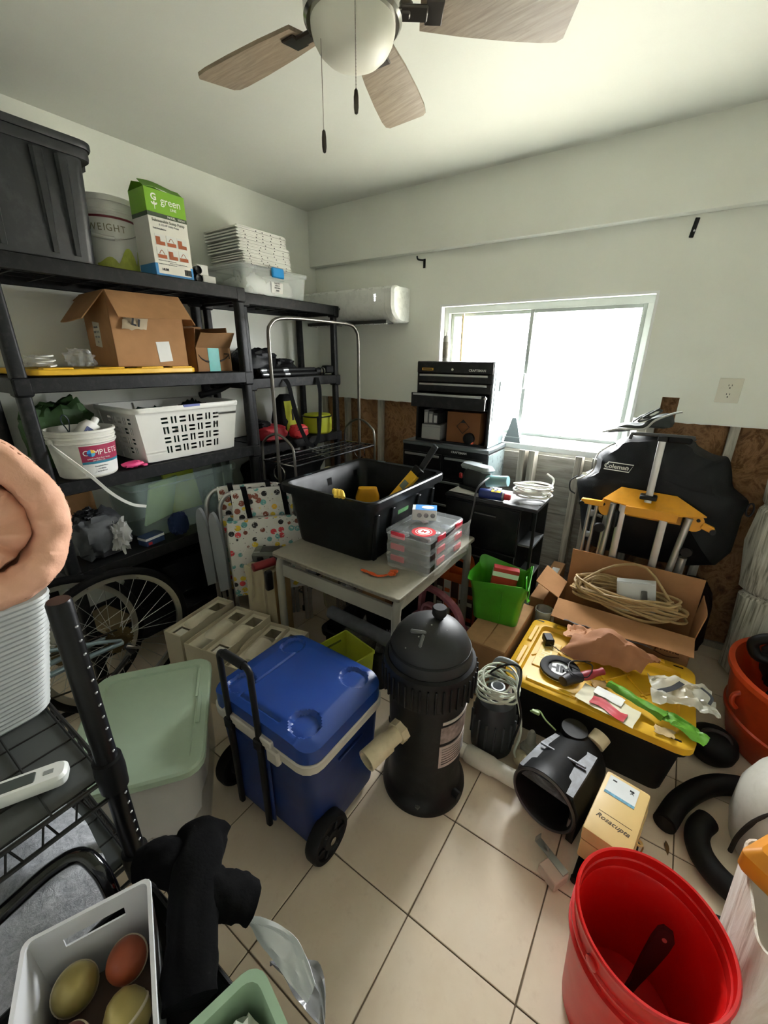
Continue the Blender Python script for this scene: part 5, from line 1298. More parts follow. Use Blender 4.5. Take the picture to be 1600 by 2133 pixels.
obj('lead', MB().tube([(0.0, 0.02, 0.02), (-0.03, 0.05, 0.03), (0.03, 0.07, 0.02), (0.06, 0.02, 0.032), (0.0, -0.03, 0.028), (-0.05, 0.0, 0.034), (-0.02, 0.05, 0.038), (0.05, 0.05, 0.03), (0.09, 0.06, 0.012)], 0.0022, 6, k=6), blk, t)
kraft = M('#9d6a48', 0.75, var=0.12, scale=10, bump=0.3, bscale=25, name='kraft_paper')
def crumpled(fn, amp, fr, seed):
    def g(u, v):
        x, y, z = fn(u, v)
        q = abs(N(u * fr, v * fr, 0, seed)) + 0.5 * abs(N(u * fr * 2.1, v * fr * 2.1, 1, seed))
        return (x + amp * 0.5 * N(u * fr, v * fr, 3, seed), y + amp * 0.5 * N(u * fr, v * fr, 5, seed), z + amp * q)
    return g
t = thing('paper_bag', 'crumpled brown paper bag slumped on the yellow lid', 'paper bag', (0.005, 1.74, LZ + 0.012), 0)
obj('paper', MB().sheet(crumpled(lambda u, v: (-0.20 + 0.30 * u + 0.05 * v, -0.095 + 0.15 * u * 0.4 + 0.205 * v - 0.1 * u * v, 0.004 + 0.105 * math.sin(v * PI) * (0.4 + 0.6 * math.sin(u * PI))), 0.04, 3.2, 81), 26, 22, 0.002), kraft, t)
obj('paper_fold', MB().sheet(crumpled(lambda u, v: (-0.22 + 0.12 * u, 0.01 + 0.10 * v, 0.03 + 0.02 * u), 0.03, 3, 83), 12, 10, 0.002), M('#b98560', 0.7, var=0.1), t)
t = thing('packaging_sleeve', 'red and cream printed packaging sheet hanging over the lid edge', 'packaging', (0.01, 1.47, LZ + 0.011), -12)
obj('sleeve', MB().sheet(crumpled(lambda u, v: (-0.10 + 0.20 * u, -0.055 + 0.10 * v, 0.004), 0.008, 3, 85), 14, 10, 0.0015), M('#d6d0b4', 0.55, var=0.06), t)
obj('red_print', MB().sheet(crumpled(lambda u, v: (-0.05 + 0.12 * u, -0.05 + 0.045 * v + 0.01 * math.sin(u * 6), 0.010), 0.006, 3, 85), 12, 6, 0.0015), M('#b8323a', 0.5, var=0.1), t)
obj('blank_print', MB().sheet(crumpled(lambda u, v: (-0.06 + 0.10 * u, 0.01 + 0.045 * v, 0.012), 0.005, 3, 86), 8, 6, 0.0015), paper, t)
gp = M('#5f9a2e', 0.35, var=0.15, scale=14, name='green_wrap')
t = thing('packaging_tube', 'long crumpled green plastic wrapper lying on the yellow lid', 'wrapper', (0.13, 1.53, LZ + 0.010), -20)
obj('wrapper', MB().sheet(crumpled(lambda u, v: (-0.14 + 0.20 * u, 0.02 * math.cos(v * PI), 0.004 + 0.018 * math.sin(v * PI)), 0.012, 3, 88), 20, 8, 0.0015), gp, t)
obj('wrapper_tail', MB().sheet(crumpled(lambda u, v: (0.05 + 0.14 * u, -0.02 + 0.06 * v, 0.008 + 0.006 * math.sin(u * 5)), 0.02, 3, 89), 14, 8, 0.0015), gp, t)
t = thing('plastic_pack', 'crumpled clear and black plastic packaging at the lid right rear', 'packaging', (0.245, 1.645, LZ + 0.012), 10)
obj('film', MB().sheet(crumpled(lambda u, v: (-0.11 + 0.20 * u, -0.07 + 0.15 * v, 0.012 + 0.02 * math.sin(u * 3)), 0.035, 3.5, 91), 22, 18, 0.0012), MT('#d5d3c4', 0.6, 0.2), t)
obj('black_print', MB().strap([(-0.10, -0.02, 0.03), (-0.05, 0.0, 0.05), (-0.01, 0.05, 0.05)], 0.02, 0.001, 4, wdir=(1, -1, 0)).strap([(0.05, 0.05, 0.05), (0.075, 0.01, 0.05), (0.06, -0.03, 0.045)], 0.01, 0.001, 4, wdir=(1, 0, 0)), ink, t)
tag(obj('paper_scrap', MB().sheet(crumpled(lambda u, v: (-0.03 + 0.06 * u, -0.02 + 0.04 * v, 0.002), 0.01, 3, 93), 8, 6, 0.0012), M('#b59c6e', 0.7), None, (0.19, 1.455, LZ + 0.003)), 'tiny tan paper scrap under the green wrapper end', 'scrap')
tag(obj('paper_scrap', MB().sheet(crumpled(lambda u, v: (-0.03 + 0.06 * u, -0.02 + 0.04 * v, 0.002), 0.01, 3, 94), 8, 6, 0.0012), M('#b08a4e', 0.7), None, (-0.035, 1.595, LZ - 0.012), 30), 'tan tape scrap beside the red handled tool', 'scrap')
# clear tub behind the lid
t = thing('clear_tub', 'small clear round tub with a blue lid piece behind the yellow lid', 'tub', (-0.353, 1.968, 0))
obj('tub', MB().lathe([(0.0, 0), (0.033, 0), (0.037, 0.005), (0.041, 0.28), (0.044, 0.28), (0.044, 0.292), (0.039, 0.292), (0.034, 0.006), (0, 0.006)], 36), clear, t)
obj('contents', MB().blob(0.022, 0.022, 0.10, 0.1, 3, 95, 0.8, T=TR((0, 0, 0.16))), M('#2a6fb5', 0.5), t)

# ------------------------------------------------------------------ cardboard box with cable coil
t = thing('cardboard_box', 'large open cardboard box holding a beige cable coil', 'box', (-0.02, 2.095, 0), 0)
bc = M('#a67a54', 0.8, var=0.09, scale=12, bump=0.1, name='box_kraft')
open_box(t, 0.57, 0.20, 0.36, bc, card_in, dict(ny=(0.13, 102, 0.012), px=(0.12, 6, 0.004), py=(0.20, -2, 0.003), nx=(0.13, 62, 0.006)))
text(t, 'prime', 0.04, FY(0.20, -0.1008, 0.27), M('#4a2e1c', 0.8), bold=0.0005)
obj('smile_arrow', MB().tube([(0.15, -0.1012, 0.245), (0.20, -0.1012, 0.233), (0.25, -0.1012, 0.245)], 0.0022, 6, k=5), M('#4a2e1c', 0.8), t)
obj('torn_edge', MB().sheet(crumpled(lambda u, v: (-0.22 + 0.36 * u, -0.222 - 0.012 * v + 0.004 * math.sin(u * 30), 0.325 + 0.004 * v), 0.008, 9, 97), 30, 2, 0.003), M('#4c4f52', 0.7), t)
obj('tape', MB().box(0.2852, 0.2862, -0.03, 0.02, 0.10, 0.36), MT('#a9a6b8', 0.6, 0.15), t)
mb = MB()
for k, (y, z) in enumerate(((0.0, 0.25), (0.04, 0.2))): mb.lathe([(0.010, 0), (0.010, 0.001), (0, 0.001)], 12, FX(0.2852, -0.07 + y, z - 0.05))
obj('box_mark', mb, ink, t)
# coil: one long beige cable
random.seed(9)
cpts = []
for i in range(16 * 16):
    a = 2 * PI * i / 16; f = i / 256
    rx = 0.205 + 0.028 * math.sin(i * 0.211) + 0.012 * math.sin(i * 1.7); ry = 0.086 + 0.010 * math.sin(i * 0.173 + 1)
    cpts.append((rx * math.cos(a) + 0.01 * math.sin(i * 0.41), ry * math.sin(a) + 0.006 * math.sin(i * 0.3), 0.03 + 0.07 * f + 0.016 * math.sin(a * 2 + f * 20) + 0.012 * math.sin(i * 0.77)))
cpts += [(0.16, -0.02, 0.12), (0.05, 0.06, 0.21), (-0.08, 0.065, 0.18), (-0.19, 0.0, 0.10), (-0.205, -0.05, 0.06)]
cab = M('#a58a5c', 0.55, var=0.12, scale=30, name='beige_cable')
tag(obj('cable_coil', MB().tube(cpts, 0.0065, 6, k=3), cab, None, (-0.02, 2.075, 0.362)), 'large tangled coil of beige cable heaped in the open cardboard box', 'cable')
t = thing('white_bin', 'white plastic bin with a slot handle tipped inside the cable coil', 'bin', (0.03, 2.072, 0.372), rot=(-4, -10, 4))
bm0 = M('#cfd2d2', 0.4, var=0.03)
obj('bin_side', wallpanel(0.148, 0.148, 0.147, [(0.02, 0.045, 0.04, 0.115)], TR((0, -0.024, 0.0)) @ FY(0, 0, 0), 0.004), bm0, t)
obj('bin_body', MB().box(-0.078, -0.0745, -0.023, 0.022, 0, 0.15).box(0.0745, 0.078, -0.023, 0.022, 0, 0.15).box(-0.0743, 0.0743, 0.018, 0.022, 0, 0.15).box(-0.0743, 0.0743, -0.0228, 0.0178, 0.147, 0.15), bm0, t)
crumple('grey_rag', 'dark grey cloth under the cable coil in the cardboard box', 'cloth', (-0.02, 2.095, 0.006), (0.22, 0.07, 0.14), M('#3b3a3b', 0.85, var=0.2), 0.06, 2.5, 99, pw=0.5)

# ------------------------------------------------------------------ orange tub at the far right
ot = M('#c2421a', 0.4, var=0.1, scale=5, dirt='#7a2a12', dirtk=0.3, name='orange_tub')
t = thing('orange_tub', 'large round orange plastic tub at the right edge', 'tub', (0.68, 1.965, 0))
obj('body', MB().lathe([(0.0, 0), (0.225, 0), (0.235, 0.01), (0.262, 0.13), (0.27, 0.135), (0.272, 0.15), (0.264, 0.155), (0.285, 0.33), (0.30, 0.33), (0.30, 0.35), (0.28, 0.352), (0.228, 0.015), (0, 0.012)], 56), ot, t)
obj('handle_lug', MB().tube([(-0.25, -0.11, 0.27), (-0.27, -0.115, 0.25), (-0.268, -0.12, 0.22), (-0.25, -0.12, 0.20)], 0.009, 8, k=4), ot, t)
t = thing('leaf_blower', 'black plastic leaf blower body lying in the orange tub', 'power tool', (0.62, 1.975, 0.016), 0)
obj('housing', MB().blob(0.16, 0.11, 0.13, 0.08, 2.5, 101, 0.7, T=TR((0.02, 0, 0.36), (0, -20, 10))), blkm, t)
obj('handle', MB().tube([(-0.10, -0.05, 0.45), (-0.15, -0.05, 0.48), (-0.19, -0.04, 0.44), (-0.17, -0.04, 0.39), (-0.12, -0.04, 0.38)], 0.02, 12, k=5), blk, t)
obj('nozzle', MB().cyl((-0.10, -0.04, 0.48), (0.18, -0.08, 0.40), 0.03, 16, 0.04), M('#2a2d2c', 0.5), t)
obj('motor', MB().lathe([(0.0, 0), (0.10, 0), (0.11, 0.05), (0.09, 0.20), (0, 0.2)], 24, TR((0.0, 0, 0.0))), blkm, t)
t = thing('black_float', 'round black pump housing on the floor before the orange tub', 'pump', (0.385, 1.765, 0))
obj('shell', MB().lathe([(0.0, 0), (0.06, 0), (0.08, 0.025), (0.085, 0.055), (0.075, 0.09), (0.045, 0.115), (0, 0.12)], 32), blkm, t)
obj('carry_ring', MB().tube([(0.045 * math.cos(a), -0.02, 0.105 + 0.032 * math.sin(a)) for a in [i * PI / 8 for i in range(16)]], 0.008, 8, True), M('#2c2624', 0.5), t)
# ------------------------------------------------------------------ school table with things on it
lamt = M('#a39f8f', 0.45, var=0.06, scale=12, dirt='#6d6a60', dirtk=0.2, name='beige_laminate')
legp = M('#9b988c', 0.4, var=0.05, name='beige_enamel')
t = thing('table', 'low beige school table with a chipped laminate top', 'table', (-1.075, 1.515, 0))
hx, hy, tz = 0.355, 0.36, 0.63
obj('tabletop', MB().loft([rr(2 * hx, 2 * hy, 0.012, tz - 0.018), rr(2 * hx, 2 * hy, 0.012, tz - 0.002), rr(2 * hx - 0.004, 2 * hy - 0.004, 0.012, tz)]), lamt, t)
edge_m = M('#7d776a', 0.7, var=0.3, scale=60, name='chipped_edge')
obj('edge_band', MB().loft([rr(2 * hx + 0.002, 2 * hy + 0.002, 0.012, tz - 0.016), rr(2 * hx + 0.002, 2 * hy + 0.002, 0.012, tz - 0.005)], False, False), edge_m, t)
for sx in (-1, 1):
    for sy in (-1, 1):
        x, y = sx * (hx - 0.025), sy * (hy - 0.02)
        obj('leg', MB().tube([(x, y, 0), (x, y, 0.45), (x, y, tz - 0.09), (x + 0 * sx, y - sy * 0.012, tz - 0.045), (x, y - sy * 0.05, tz - 0.02)], 0.019, 12, k=4), legp, t)
        obj('foot', MB().lathe([(0, 0), (0.022, 0), (0.022, 0.02), (0.018, 0.025), (0, 0.025)], 12, TR((x, y, 0))), blk, t)
for sy in (-1, 1): obj('apron', MB().box(-hx + 0.03, hx - 0.03, sy * (hy - 0.03) - 0.008, sy * (hy - 0.03) + 0.008, tz - 0.125, tz - 0.06, 0.002), legp, t)
for sx in (-1, 1): obj('apron', MB().box(sx * (hx - 0.03) - 0.008, sx * (hx - 0.03) + 0.008, -hy + 0.04, hy - 0.04, tz - 0.085, tz - 0.03, 0.002), legp, t)
tt = tz + 0.001
bt = M('#0a0c0e', 0.38, var=0.12, scale=5, dirt='#4a5258', dirtk=0.12, name='gloss_black_plastic')
t = thing('storage_tote', 'open black tote of tools standing on the beige table', 'storage tote', (-1.21, 1.60, tt))
w, d, h = 0.56, 0.655, 0.30
obj('body', MB().bowl([rr(0.44, 0.53, 0.045, 0), rr(0.45, 0.54, 0.045, 0.008), rr(w - 0.06, d - 0.06, 0.04, h - 0.04), rr(w - 0.005, d - 0.005, 0.05, h - 0.042), rr(w, d, 0.05, h - 0.03), rr(w, d, 0.05, h - 0.006), rr(w - 0.01, d - 0.01, 0.05, h), rr(w - 0.05, d - 0.05, 0.04, h - 0.004), rr(w - 0.066, d - 0.066, 0.04, h - 0.02), rr(0.432, 0.522, 0.04, 0.006)]), bt, t)
for y in (-0.22, 0.0, 0.22): obj('inner_rib', MB().box(-0.236, -0.224, y - 0.02, y + 0.02, 0.08, h - 0.03, 0.003, T=TR((0, 0, 0), (0, -4, 0))), bt, t)
for x in (-0.12, 0.12): obj('rim_slot', MB().cbox((x, d / 2 - 0.02, h), (0.05, 0.012, 0.003), 0.001), M('#59656b', 0.4), t)
for y in (-0.14, 0.12): obj('rim_slot', MB().cbox((-w / 2 + 0.02, y, h), (0.012, 0.05, 0.003), 0.001), M('#59656b', 0.4), t)
obj('sticker', MB().cbox((0.243, -0.03, 0.20), (0.002, 0.09, 0.05), rot=(0, 5, 0)), M('#4a7d4a', 0.5, var=0.3, scale=40), t)
for k, y in enumerate((-0.25, -0.13, 0.10, 0.24)): obj('outer_rib', MB().box(0.222, 0.238, y - 0.012, y + 0.012, 0.03, h - 0.05, 0.003, T=TR((0, 0, 0), (0, 5, 0))), bt, t)
# contents leaning in the tote
t = thing('spirit_level', 'yellow spirit level with grey vial window leaning out of the tote', 'level', (-1.215, 1.66, tt + 0.03), rot=(-32, 24, -20))
obj('level_body', MB().box(-0.028, 0.028, -0.012, 0.012, 0.0, 0.37, 0.003), yellow_pl, t)
obj('vial_window', MB().cbox((0, -0.0125, 0.27), (0.036, 0.004, 0.045), 0.002), M('#6d7a72', 0.2), t)
obj('end_cap', MB().box(-0.029, 0.029, -0.013, 0.013, 0.345, 0.385, 0.003), blk, t)
t = thing('saw_blade_case', 'black flat tool strip sticking up behind the yellow level', 'tool', (-1.175, 1.765, tt + 0.03), rot=(-20, 22, -20))
obj('strip', MB().box(-0.018, 0.018, -0.006, 0.006, 0.0, 0.46, 0.003), M('#22262a', 0.4), t)
obj('strip_tip', MB().box(-0.018, 0.018, -0.006, 0.006, 0.455, 0.475, 0.004), M('#3c4146', 0.4), t)
t = thing('cordless_tool', 'yellow and black cordless tool lying inside the open tote', 'power tool', (-1.30, 1.735, tt + 0.012), 35)
obj('tool_body', MB().loft([rr(0.12, 0.07, 0.02, 0.0), rr(0.13, 0.08, 0.02, 0.05), rr(0.10, 0.06, 0.02, 0.10)], T=TR((0, 0, 0.08))), M('#d89c1a', 0.45, var=0.08), t)
obj('battery', MB().box(-0.07, 0.07, -0.045, 0.045, 0.0, 0.09, 0.006), blk, t)
crumple('tool_roll', 'dark bundle of cords in the bottom of the open tote', 'cords', (-1.24, 1.48, tt + 0.008), (0.15, 0.13, 0.08), blkm, 0.12, 3, 111, pw=0.65)
t = thing('work_glove', 'yellow glove finger hooked over the near rim of the tote', 'glove', (-1.10, 1.268, tt + 0.318), 12)
for k in range(3): obj('finger', MB().tube([(-0.04 + 0.012 * k, 0.03, -0.01), (-0.03 + 0.014 * k, 0.012, 0.008), (-0.01 + 0.016 * k, -0.012, 0.010), (0.0 + 0.018 * k, -0.03, -0.004)], 0.009, 8, k=4), M('#e3c04a', 0.7, var=0.1), t)
# three organiser cases
clr = MT('#c3c8c8', 0.16, 0.1, 'case_plastic')
for k in range(3):
    lab = ('bottom clear parts organiser with red latches in the wrapped stack on the table', 'middle clear parts organiser with red latches in the wrapped stack', 'top clear parts organiser with red latches and a round red sticker')[k]
    t = thing('parts_organizer', lab, 'organizer', (-0.83, 1.545, tt + 0.0545 * k), 0, 'clear parts organisers stacked on the table')
    w, d, h = 0.225, 0.325, 0.052
    obj('tray', MB().bowl([rr(w - 0.012, d - 0.012, 0.012, 0), rr(w - 0.006, d - 0.006, 0.012, 0.03), rr(w - 0.014, d - 0.014, 0.012, 0.03), rr(w - 0.02, d - 0.02, 0.012, 0.004)]), M('#1a1b1d', 0.4, var=0.2, scale=30), t)
    obj('lid', MB().loft([rr(w, d, 0.014, 0.031), rr(w, d, 0.014, 0.046), rr(w - 0.012, d - 0.012, 0.012, h)]), clr, t)
    for i in range(4): obj('divider', MB().box(-w / 2 + 0.01, w / 2 - 0.01, -0.11 + 0.07 * i, -0.108 + 0.07 * i, 0.004, 0.03), clr, t)
    for i in range(6): obj('bit', MB().blob(0.022, 0.022, 0.009, 0.2, 4, 120 + i + 7 * k, 0.8, 12, 8, TR((-0.055 + 0.11 * (i % 2), -0.10 + 0.09 * (i // 2), 0.016))), (M('#8b8d90', 0.4, 0.6), M('#5b3a32', 0.6), M('#39424d', 0.6))[i % 3], t)
    for (x, y, r) in ((-0.045, -d / 2 - 0.003, 0), (w / 2 + 0.003, -0.07, 90), (w / 2 + 0.003, 0.10, 90)):
        obj('latch', MB().cbox((x, y, 0.035), (0.07, 0.008, 0.028), 0.003, (0, 0, r)), M('#c22a3d', 0.4, var=0.06, name='latch_red'), t)
    if k == 2:
        st = obj('sticker', MB().lathe([(0.052, 0), (0.052, 0.0008), (0, 0.0008)], 36, TR((0.045, -0.10, h))), M('#c4262f', 0.45), t)
        obj('sticker_ring', MB().lathe([(0.033, 0.0008), (0.036, 0.0008), (0.036, 0.0014), (0.033, 0.0014)], 36, TR((0.045, -0.10, h)), False, False), wht, st)
        obj('sticker_disc', MB().lathe([(0.026, 0.0008), (0.026, 0.0014), (0, 0.0014)], 36, TR((0.045, -0.10, h))), wht, st)
        text(st, 'M', 0.03, FZ(0.045, -0.10, h + 0.0018, 5), M('#c4262f', 0.45), bold=0.001)
wf = MB().sheet(crumpled(lambda u, v: (-0.08 + 0.21 * u * 1.0, -0.190 - 0.006 * math.sin(u * 9), 0.004 + 0.15 * v), 0.010, 4, 131), 22, 12, 0.0008)
t = thing('shrink_wrap', 'torn clear shrink wrap around the organiser stack', 'plastic wrap', (-0.83, 1.545, tt), 0)
obj('wrap_front', wf, film, t)
obj('wrap_side', MB().sheet(crumpled(lambda u, v: (0.140 + 0.005 * math.sin(u * 8), -0.17 + 0.33 * u, 0.004 + 0.15 * v), 0.010, 4, 133), 22, 12, 0.0008), film, t)
t = thing('small_carton', 'small white and blue carton on top of the parts organisers', 'carton', (-0.862, 1.585, tt + 0.1645), 28)
obj('box_body', MB().box(-0.055, 0.055, -0.035, 0.035, 0, 0.05, 0.001), M('#d5d7d6', 0.5, var=0.04), t)
obj('blue_top', MB().box(-0.04, 0.0555, -0.0355, 0.0355, 0.05, 0.0508), M('#3f86c9', 0.45), t)
obj('white_oval', MB().lathe([(0.022, 0), (0.022, 0.0008), (0, 0.0008)], 24, TR((0.015, 0, 0.0508), (0, 0, 0), (1.3, 0.9, 1))), wht, t)
for k in range(3): obj('picture', MB().lathe([(0.011, 0), (0.011, 0.0008), (0, 0.0008)], 16, TR((-0.022 + 0.03 * k, -0.0352, 0.024)) @ FY(0, 0, 0)), M('#7d8084', 0.5, var=0.4, scale=90), t)
for k in range(2): obj('picture', MB().lathe([(0.012, 0), (0.012, 0.0008), (0, 0.0008)], 16, FX(0.0552, -0.015 + 0.03 * k, 0.024)), M('#5d6266', 0.5, var=0.4, scale=90), t)
t = thing('ribbon', 'crumpled orange plastic ribbon on the front of the table', 'ribbon', (-0.885, 1.275, tt + 0.001), 18)
obj('ribbon_strip', MB().sheet(crumpled(lambda u, v: (-0.09 + 0.15 * u, -0.012 + 0.02 * v - 0.02 * math.sin(u * 3.0), 0.004 + 0.004 * math.sin(u * 9)), 0.012, 4, 141), 22, 5, 0.0012), M('#d2561f', 0.5, var=0.12, name='ribbon_orange'), t)
obj('ribbon_fold', MB().sheet(crumpled(lambda u, v: (0.03 + 0.035 * u, -0.01 + 0.05 * v, 0.012 - 0.006 * v), 0.01, 4, 143), 8, 8, 0.0012), M('#d2561f', 0.5, var=0.12, name='ribbon_orange'), t)

# ------------------------------------------------------------------ under the table
t = thing('storage_bin', 'open black bin on the floor under the table', 'bin', (-1.06, 1.425, 0))
obj('body', MB().bowl(tote_secs(0.40, 0.33, 0.22, 0.88, 0.015)), bt, t)
tag(obj('foam_roll', MB().cyl((-0.20, 0.0, 0.0), (0.20, -0.02, 0.0), 0.033, 20).tube([(-0.201, 0, 0), (-0.2015, 0, 0)], 0.012, 12), M('#6f7175', 0.85, var=0.15, scale=20), None, (-1.06, 1.36, 0.256)), 'rolled grey foam tube laid across the black bin', 'roll')
crumple('plastic_bag', 'clear plastic bag bunched inside the black bin', 'plastic bag', (-1.13, 1.44, 0.01), (0.07, 0.075, 0.10), film, 0.2, 3, 151)
crumple('grey_rag', 'grey rag hanging out of the black bin beside the table leg', 'cloth', (-0.965, 1.44, 0.01), (0.045, 0.065, 0.10), M('#77767a', 0.85, var=0.2), 0.15, 3, 152)
lm = M('#b7c23a', 0.45, var=0.06, name='lime_plastic')
t = thing('lime_bin', 'small lime green slotted bin of bits behind the cooler', 'bin', (-0.985, 1.155, 0), -12)
obj('body', MB().bowl([rr(0.17, 0.12, 0.01, 0), rr(0.20, 0.15, 0.01, 0.28), rr(0.208, 0.158, 0.012, 0.28), rr(0.208, 0.158, 0.012, 0.29), rr(0.194, 0.144, 0.01, 0.29), rr(0.178, 0.128, 0.01, 0.16), rr(0.17, 0.12, 0.01, 0.15)]), lm, t)
obj('slot', MB().cbox((-0.094, 0, 0.255), (0.006, 0.08, 0.01), 0.002), M('#5f661f', 0.6), t)
random.seed(21)
for k in range(12):
    tag(obj('wooden_bit', MB().box(-0.018, 0.018, -0.009, 0.009, -0.005, 0.005, 0.001, T=TR((0, 0, 0), (random.uniform(-18, 18), random.uniform(-18, 18), random.uniform(-25, 25)))), M(('#c9b48a', '#b98f6a', '#d8cba6', '#a9614a')[k % 4], 0.6), None, (-0.985 + 0.041 * (k % 4 - 1.5), 1.155 + 0.033 * (k // 4 - 1), 0.171)), 'small wooden offcut among the bits in the lime bin', 'offcut', 'wooden offcuts in the lime bin')
t = thing('cardboard_box', 'closed brown carton under the far side of the table', 'box', (-1.275, 1.79, 0), 2)
obj('box_body', MB().box(-0.10, 0.10, -0.07, 0.07, 0, 0.32, 0.003), card, t)
obj('tape', MB().box(-0.101, 0.101, -0.025, 0.025, 0.3202, 0.321), M('#c9a877', 0.4), t)
def m_foil():
    d = Nd('silver_foil'); v = d.mapping()
    f = d.noise(v, 30, 5, 0.6, 1)
    d.color(d.ramp(f, [(0.3, lin('#8d8d8a')), (0.7, lin('#d5d5d0'))])); d.set(Roughness=0.25, Metallic=0.8); d.bump(f, 0.7, 0.01)
    return d.m
crumple('foil_bag', 'crumpled silver foil bag behind the table leg', 'bag', (-1.335, 1.60, 0.0), (0.055, 0.08, 0.19), m_foil(), 0.1, 3, 155, pw=0.65)
t = thing('tool_case', 'black moulded tool case with a white wordmark under the table', 'case', (-1.045, 1.825, 0), -2)
obj('shell', MB().box(-0.115, 0.115, -0.05, 0.05, 0.0, 0.30, 0.015, 2), blkm, t)
obj('handle', MB().tube([(-0.06, 0, 0.30), (-0.055, 0, 0.335), (0.055, 0, 0.335), (0.06, 0, 0.30)], 0.009, 10, k=4), blk, t)
tag(obj('blue_rag', MB().blob(0.07, 0.05, 0.02, 0.15, 3, 157, 0.7, flat=-0.018), M('#1d2a55', 0.85, var=0.2), None, (-1.275, 1.79, 0.342)), 'navy blue rag on the brown carton under the table', 'cloth')

# ------------------------------------------------------------------ beach chairs, wrapped carton and charger left of the table
def m_print():
    d = Nd('summer_print_fabric'); v = d.mapping((1, 1, 1))
    vo = d.new('ShaderNodeTexVoronoi'); vo.inputs['Scale'].default_value = 27; vo.inputs['Randomness'].default_value = 0.6
    d.link(v, vo.inputs['Vector'])
    col = d.ramp(vo.outputs['Color'], [(0.0, lin('#d8434a')), (0.22, lin('#e2c53a')), (0.36, lin('#6aa9a8')), (0.5, lin('#2b2a2c')), (0.6, lin('#8a4a38')), (0.72, lin('#d9d6cc')), (0.86, lin('#dfae3a'))], 'CONSTANT')
    mk = d.ramp(vo.outputs['Distance'], [(0.0, (1, 1, 1)), (0.40, (1, 1, 1)), (0.43, (0, 0, 0))])
    nz = d.noise(v, 95, 3)
    mk2 = d.ramp(nz, [(0.36, (0, 0, 0)), (0.42, (1, 1, 1))])
    c = d.mix(mk, lin('#dcdad3'), col)
    vo2 = d.new('ShaderNodeTexVoronoi'); vo2.inputs['Scale'].default_value = 60; d.link(v, vo2.inputs['Vector'])
    dots = d.ramp(vo2.outputs['Distance'], [(0.12, (1, 1, 1)), (0.18, (0, 0, 0))])
    c2 = d.mix(dots, c, lin('#4a4a4c'))
    c3 = d.mix(mk2, lin('#dcdad3'), c2)
    d.color(c3); d.set(Roughness=0.75); d.bump(d.noise(v, 300, 2), 0.2, 0.002)
    return d.m
prt = m_print()
armg = M('#8b8f92', 0.4, var=0.06, name='grey_arm_plastic')
chair_labels = ('folded beach chair with printed fabric and grey armrest, the front one', 'folded beach chair with printed fabric, the rear one against the shelf')
ch0 = None
def beach_chair(lab, loc, rz):
    t = thing('beach_chair', lab, 'beach chair', loc, rz, 'folded beach chairs')
    W2, H = 0.215, 0.84
    # local: x across, -y toward viewer, z up
    hoop = [(-W2, 0, 0.02), (-W2, 0, 0.3), (-W2, 0.0, 0.60), (-W2, 0, H - 0.12), (-W2 + 0.015, 0, H - 0.045), (-W2 + 0.07, 0, H), (0, 0, H + 0.004), (W2 - 0.07, 0, H), (W2 - 0.015, 0, H - 0.045), (W2, 0, H - 0.12), (W2, 0, 0.6), (W2, 0, 0.3), (W2, 0, 0.02)]
    obj('back_hoop', MB().tube(hoop, 0.0115, 12, k=4), alu, t)
    hoop2 = [(-W2 + 0.03, -0.045, 0.05), (-W2 + 0.03, -0.045, 0.42), (-W2 + 0.03, -0.045, 0.62), (-W2 + 0.06, -0.045, 0.69), (0, -0.045, 0.70), (W2 - 0.06, -0.045, 0.69), (W2 - 0.03, -0.045, 0.62), (W2 - 0.03, -0.045, 0.42), (W2 - 0.03, -0.045, 0.05)]
    obj('seat_hoop', MB().tube(hoop2, 0.0105, 12, k=4), alu, t)
    obj('back_fabric', MB().sheet(lambda u, v: ((u - 0.5) * 0.30, -0.014 - 0.008 * math.sin(v * PI), 0.45 + (H - 0.435) * v), 10, 10, 0.004), prt, t)
    obj('seat_fabric', MB().sheet(lambda u, v: ((u - 0.5) * 0.37, -0.062 - 0.012 * math.sin(v * PI), 0.28 + 0.43 * v), 10, 10, 0.004), prt, t)
    for x in (-0.09, 0.10): obj('shoulder_strap', MB().strap([(x, 0.016, H - 0.06), (x, 0.014, H + 0.018), (x + 0.004, -0.02, H + 0.014), (x + 0.012, -0.03, H - 0.06), (x + 0.02, -0.035, H - 0.14)], 0.026, 0.003, 5, wdir=(1, 0, 0)), black_cloth, t)
    for s in (-1, 1):
        pts = [(-0.034, 0.0), (-0.032, 0.24), (-0.022, 0.40), (0.0, 0.45), (0.022, 0.40), (0.032, 0.24), (0.02, 0.02)]
        P = catmull([(p[0], p[1], 0) for p in pts], 4)
        obj('armrest', MB().prism([(p.x, p.y) for p in P], -0.011, 0.011, TR((s * (W2 + 0.012), -0.035, 0.305), (90, s * 3, s * 28)) ), armg, t)
        obj('hinge', MB().cbox((s * (W2 + 0.008), -0.02, 0.55), (0.02, 0.05, 0.03), 0.006), armg, t)
    return t
beach_chair(chair_labels[0], (-1.685, 1.335, 0), 54)
beach_chair(chair_labels[1], (-1.797, 1.335, 0), 54)
t = thing('cardboard_box', 'carton wrapped in crumpled plastic beside the table carrying the grey charger', 'box', (-1.535, 1.215, 0), 14)
obj('box_body', MB().box(-0.075, 0.075, -0.07, 0.07, 0, 0.515, 0.003), M('#a98f63', 0.8, var=0.1, scale=14), t)
obj('wrap', MB().sheet(crumpled(lambda u, v: (-0.083 + 0.166 * u, -0.082 + 0.004 * math.sin(u * 14), 0.02 + 0.50 * v), 0.02, 4, 161), 18, 26, 0.001), MT('#d9cfae', 0.4, 0.15), t)
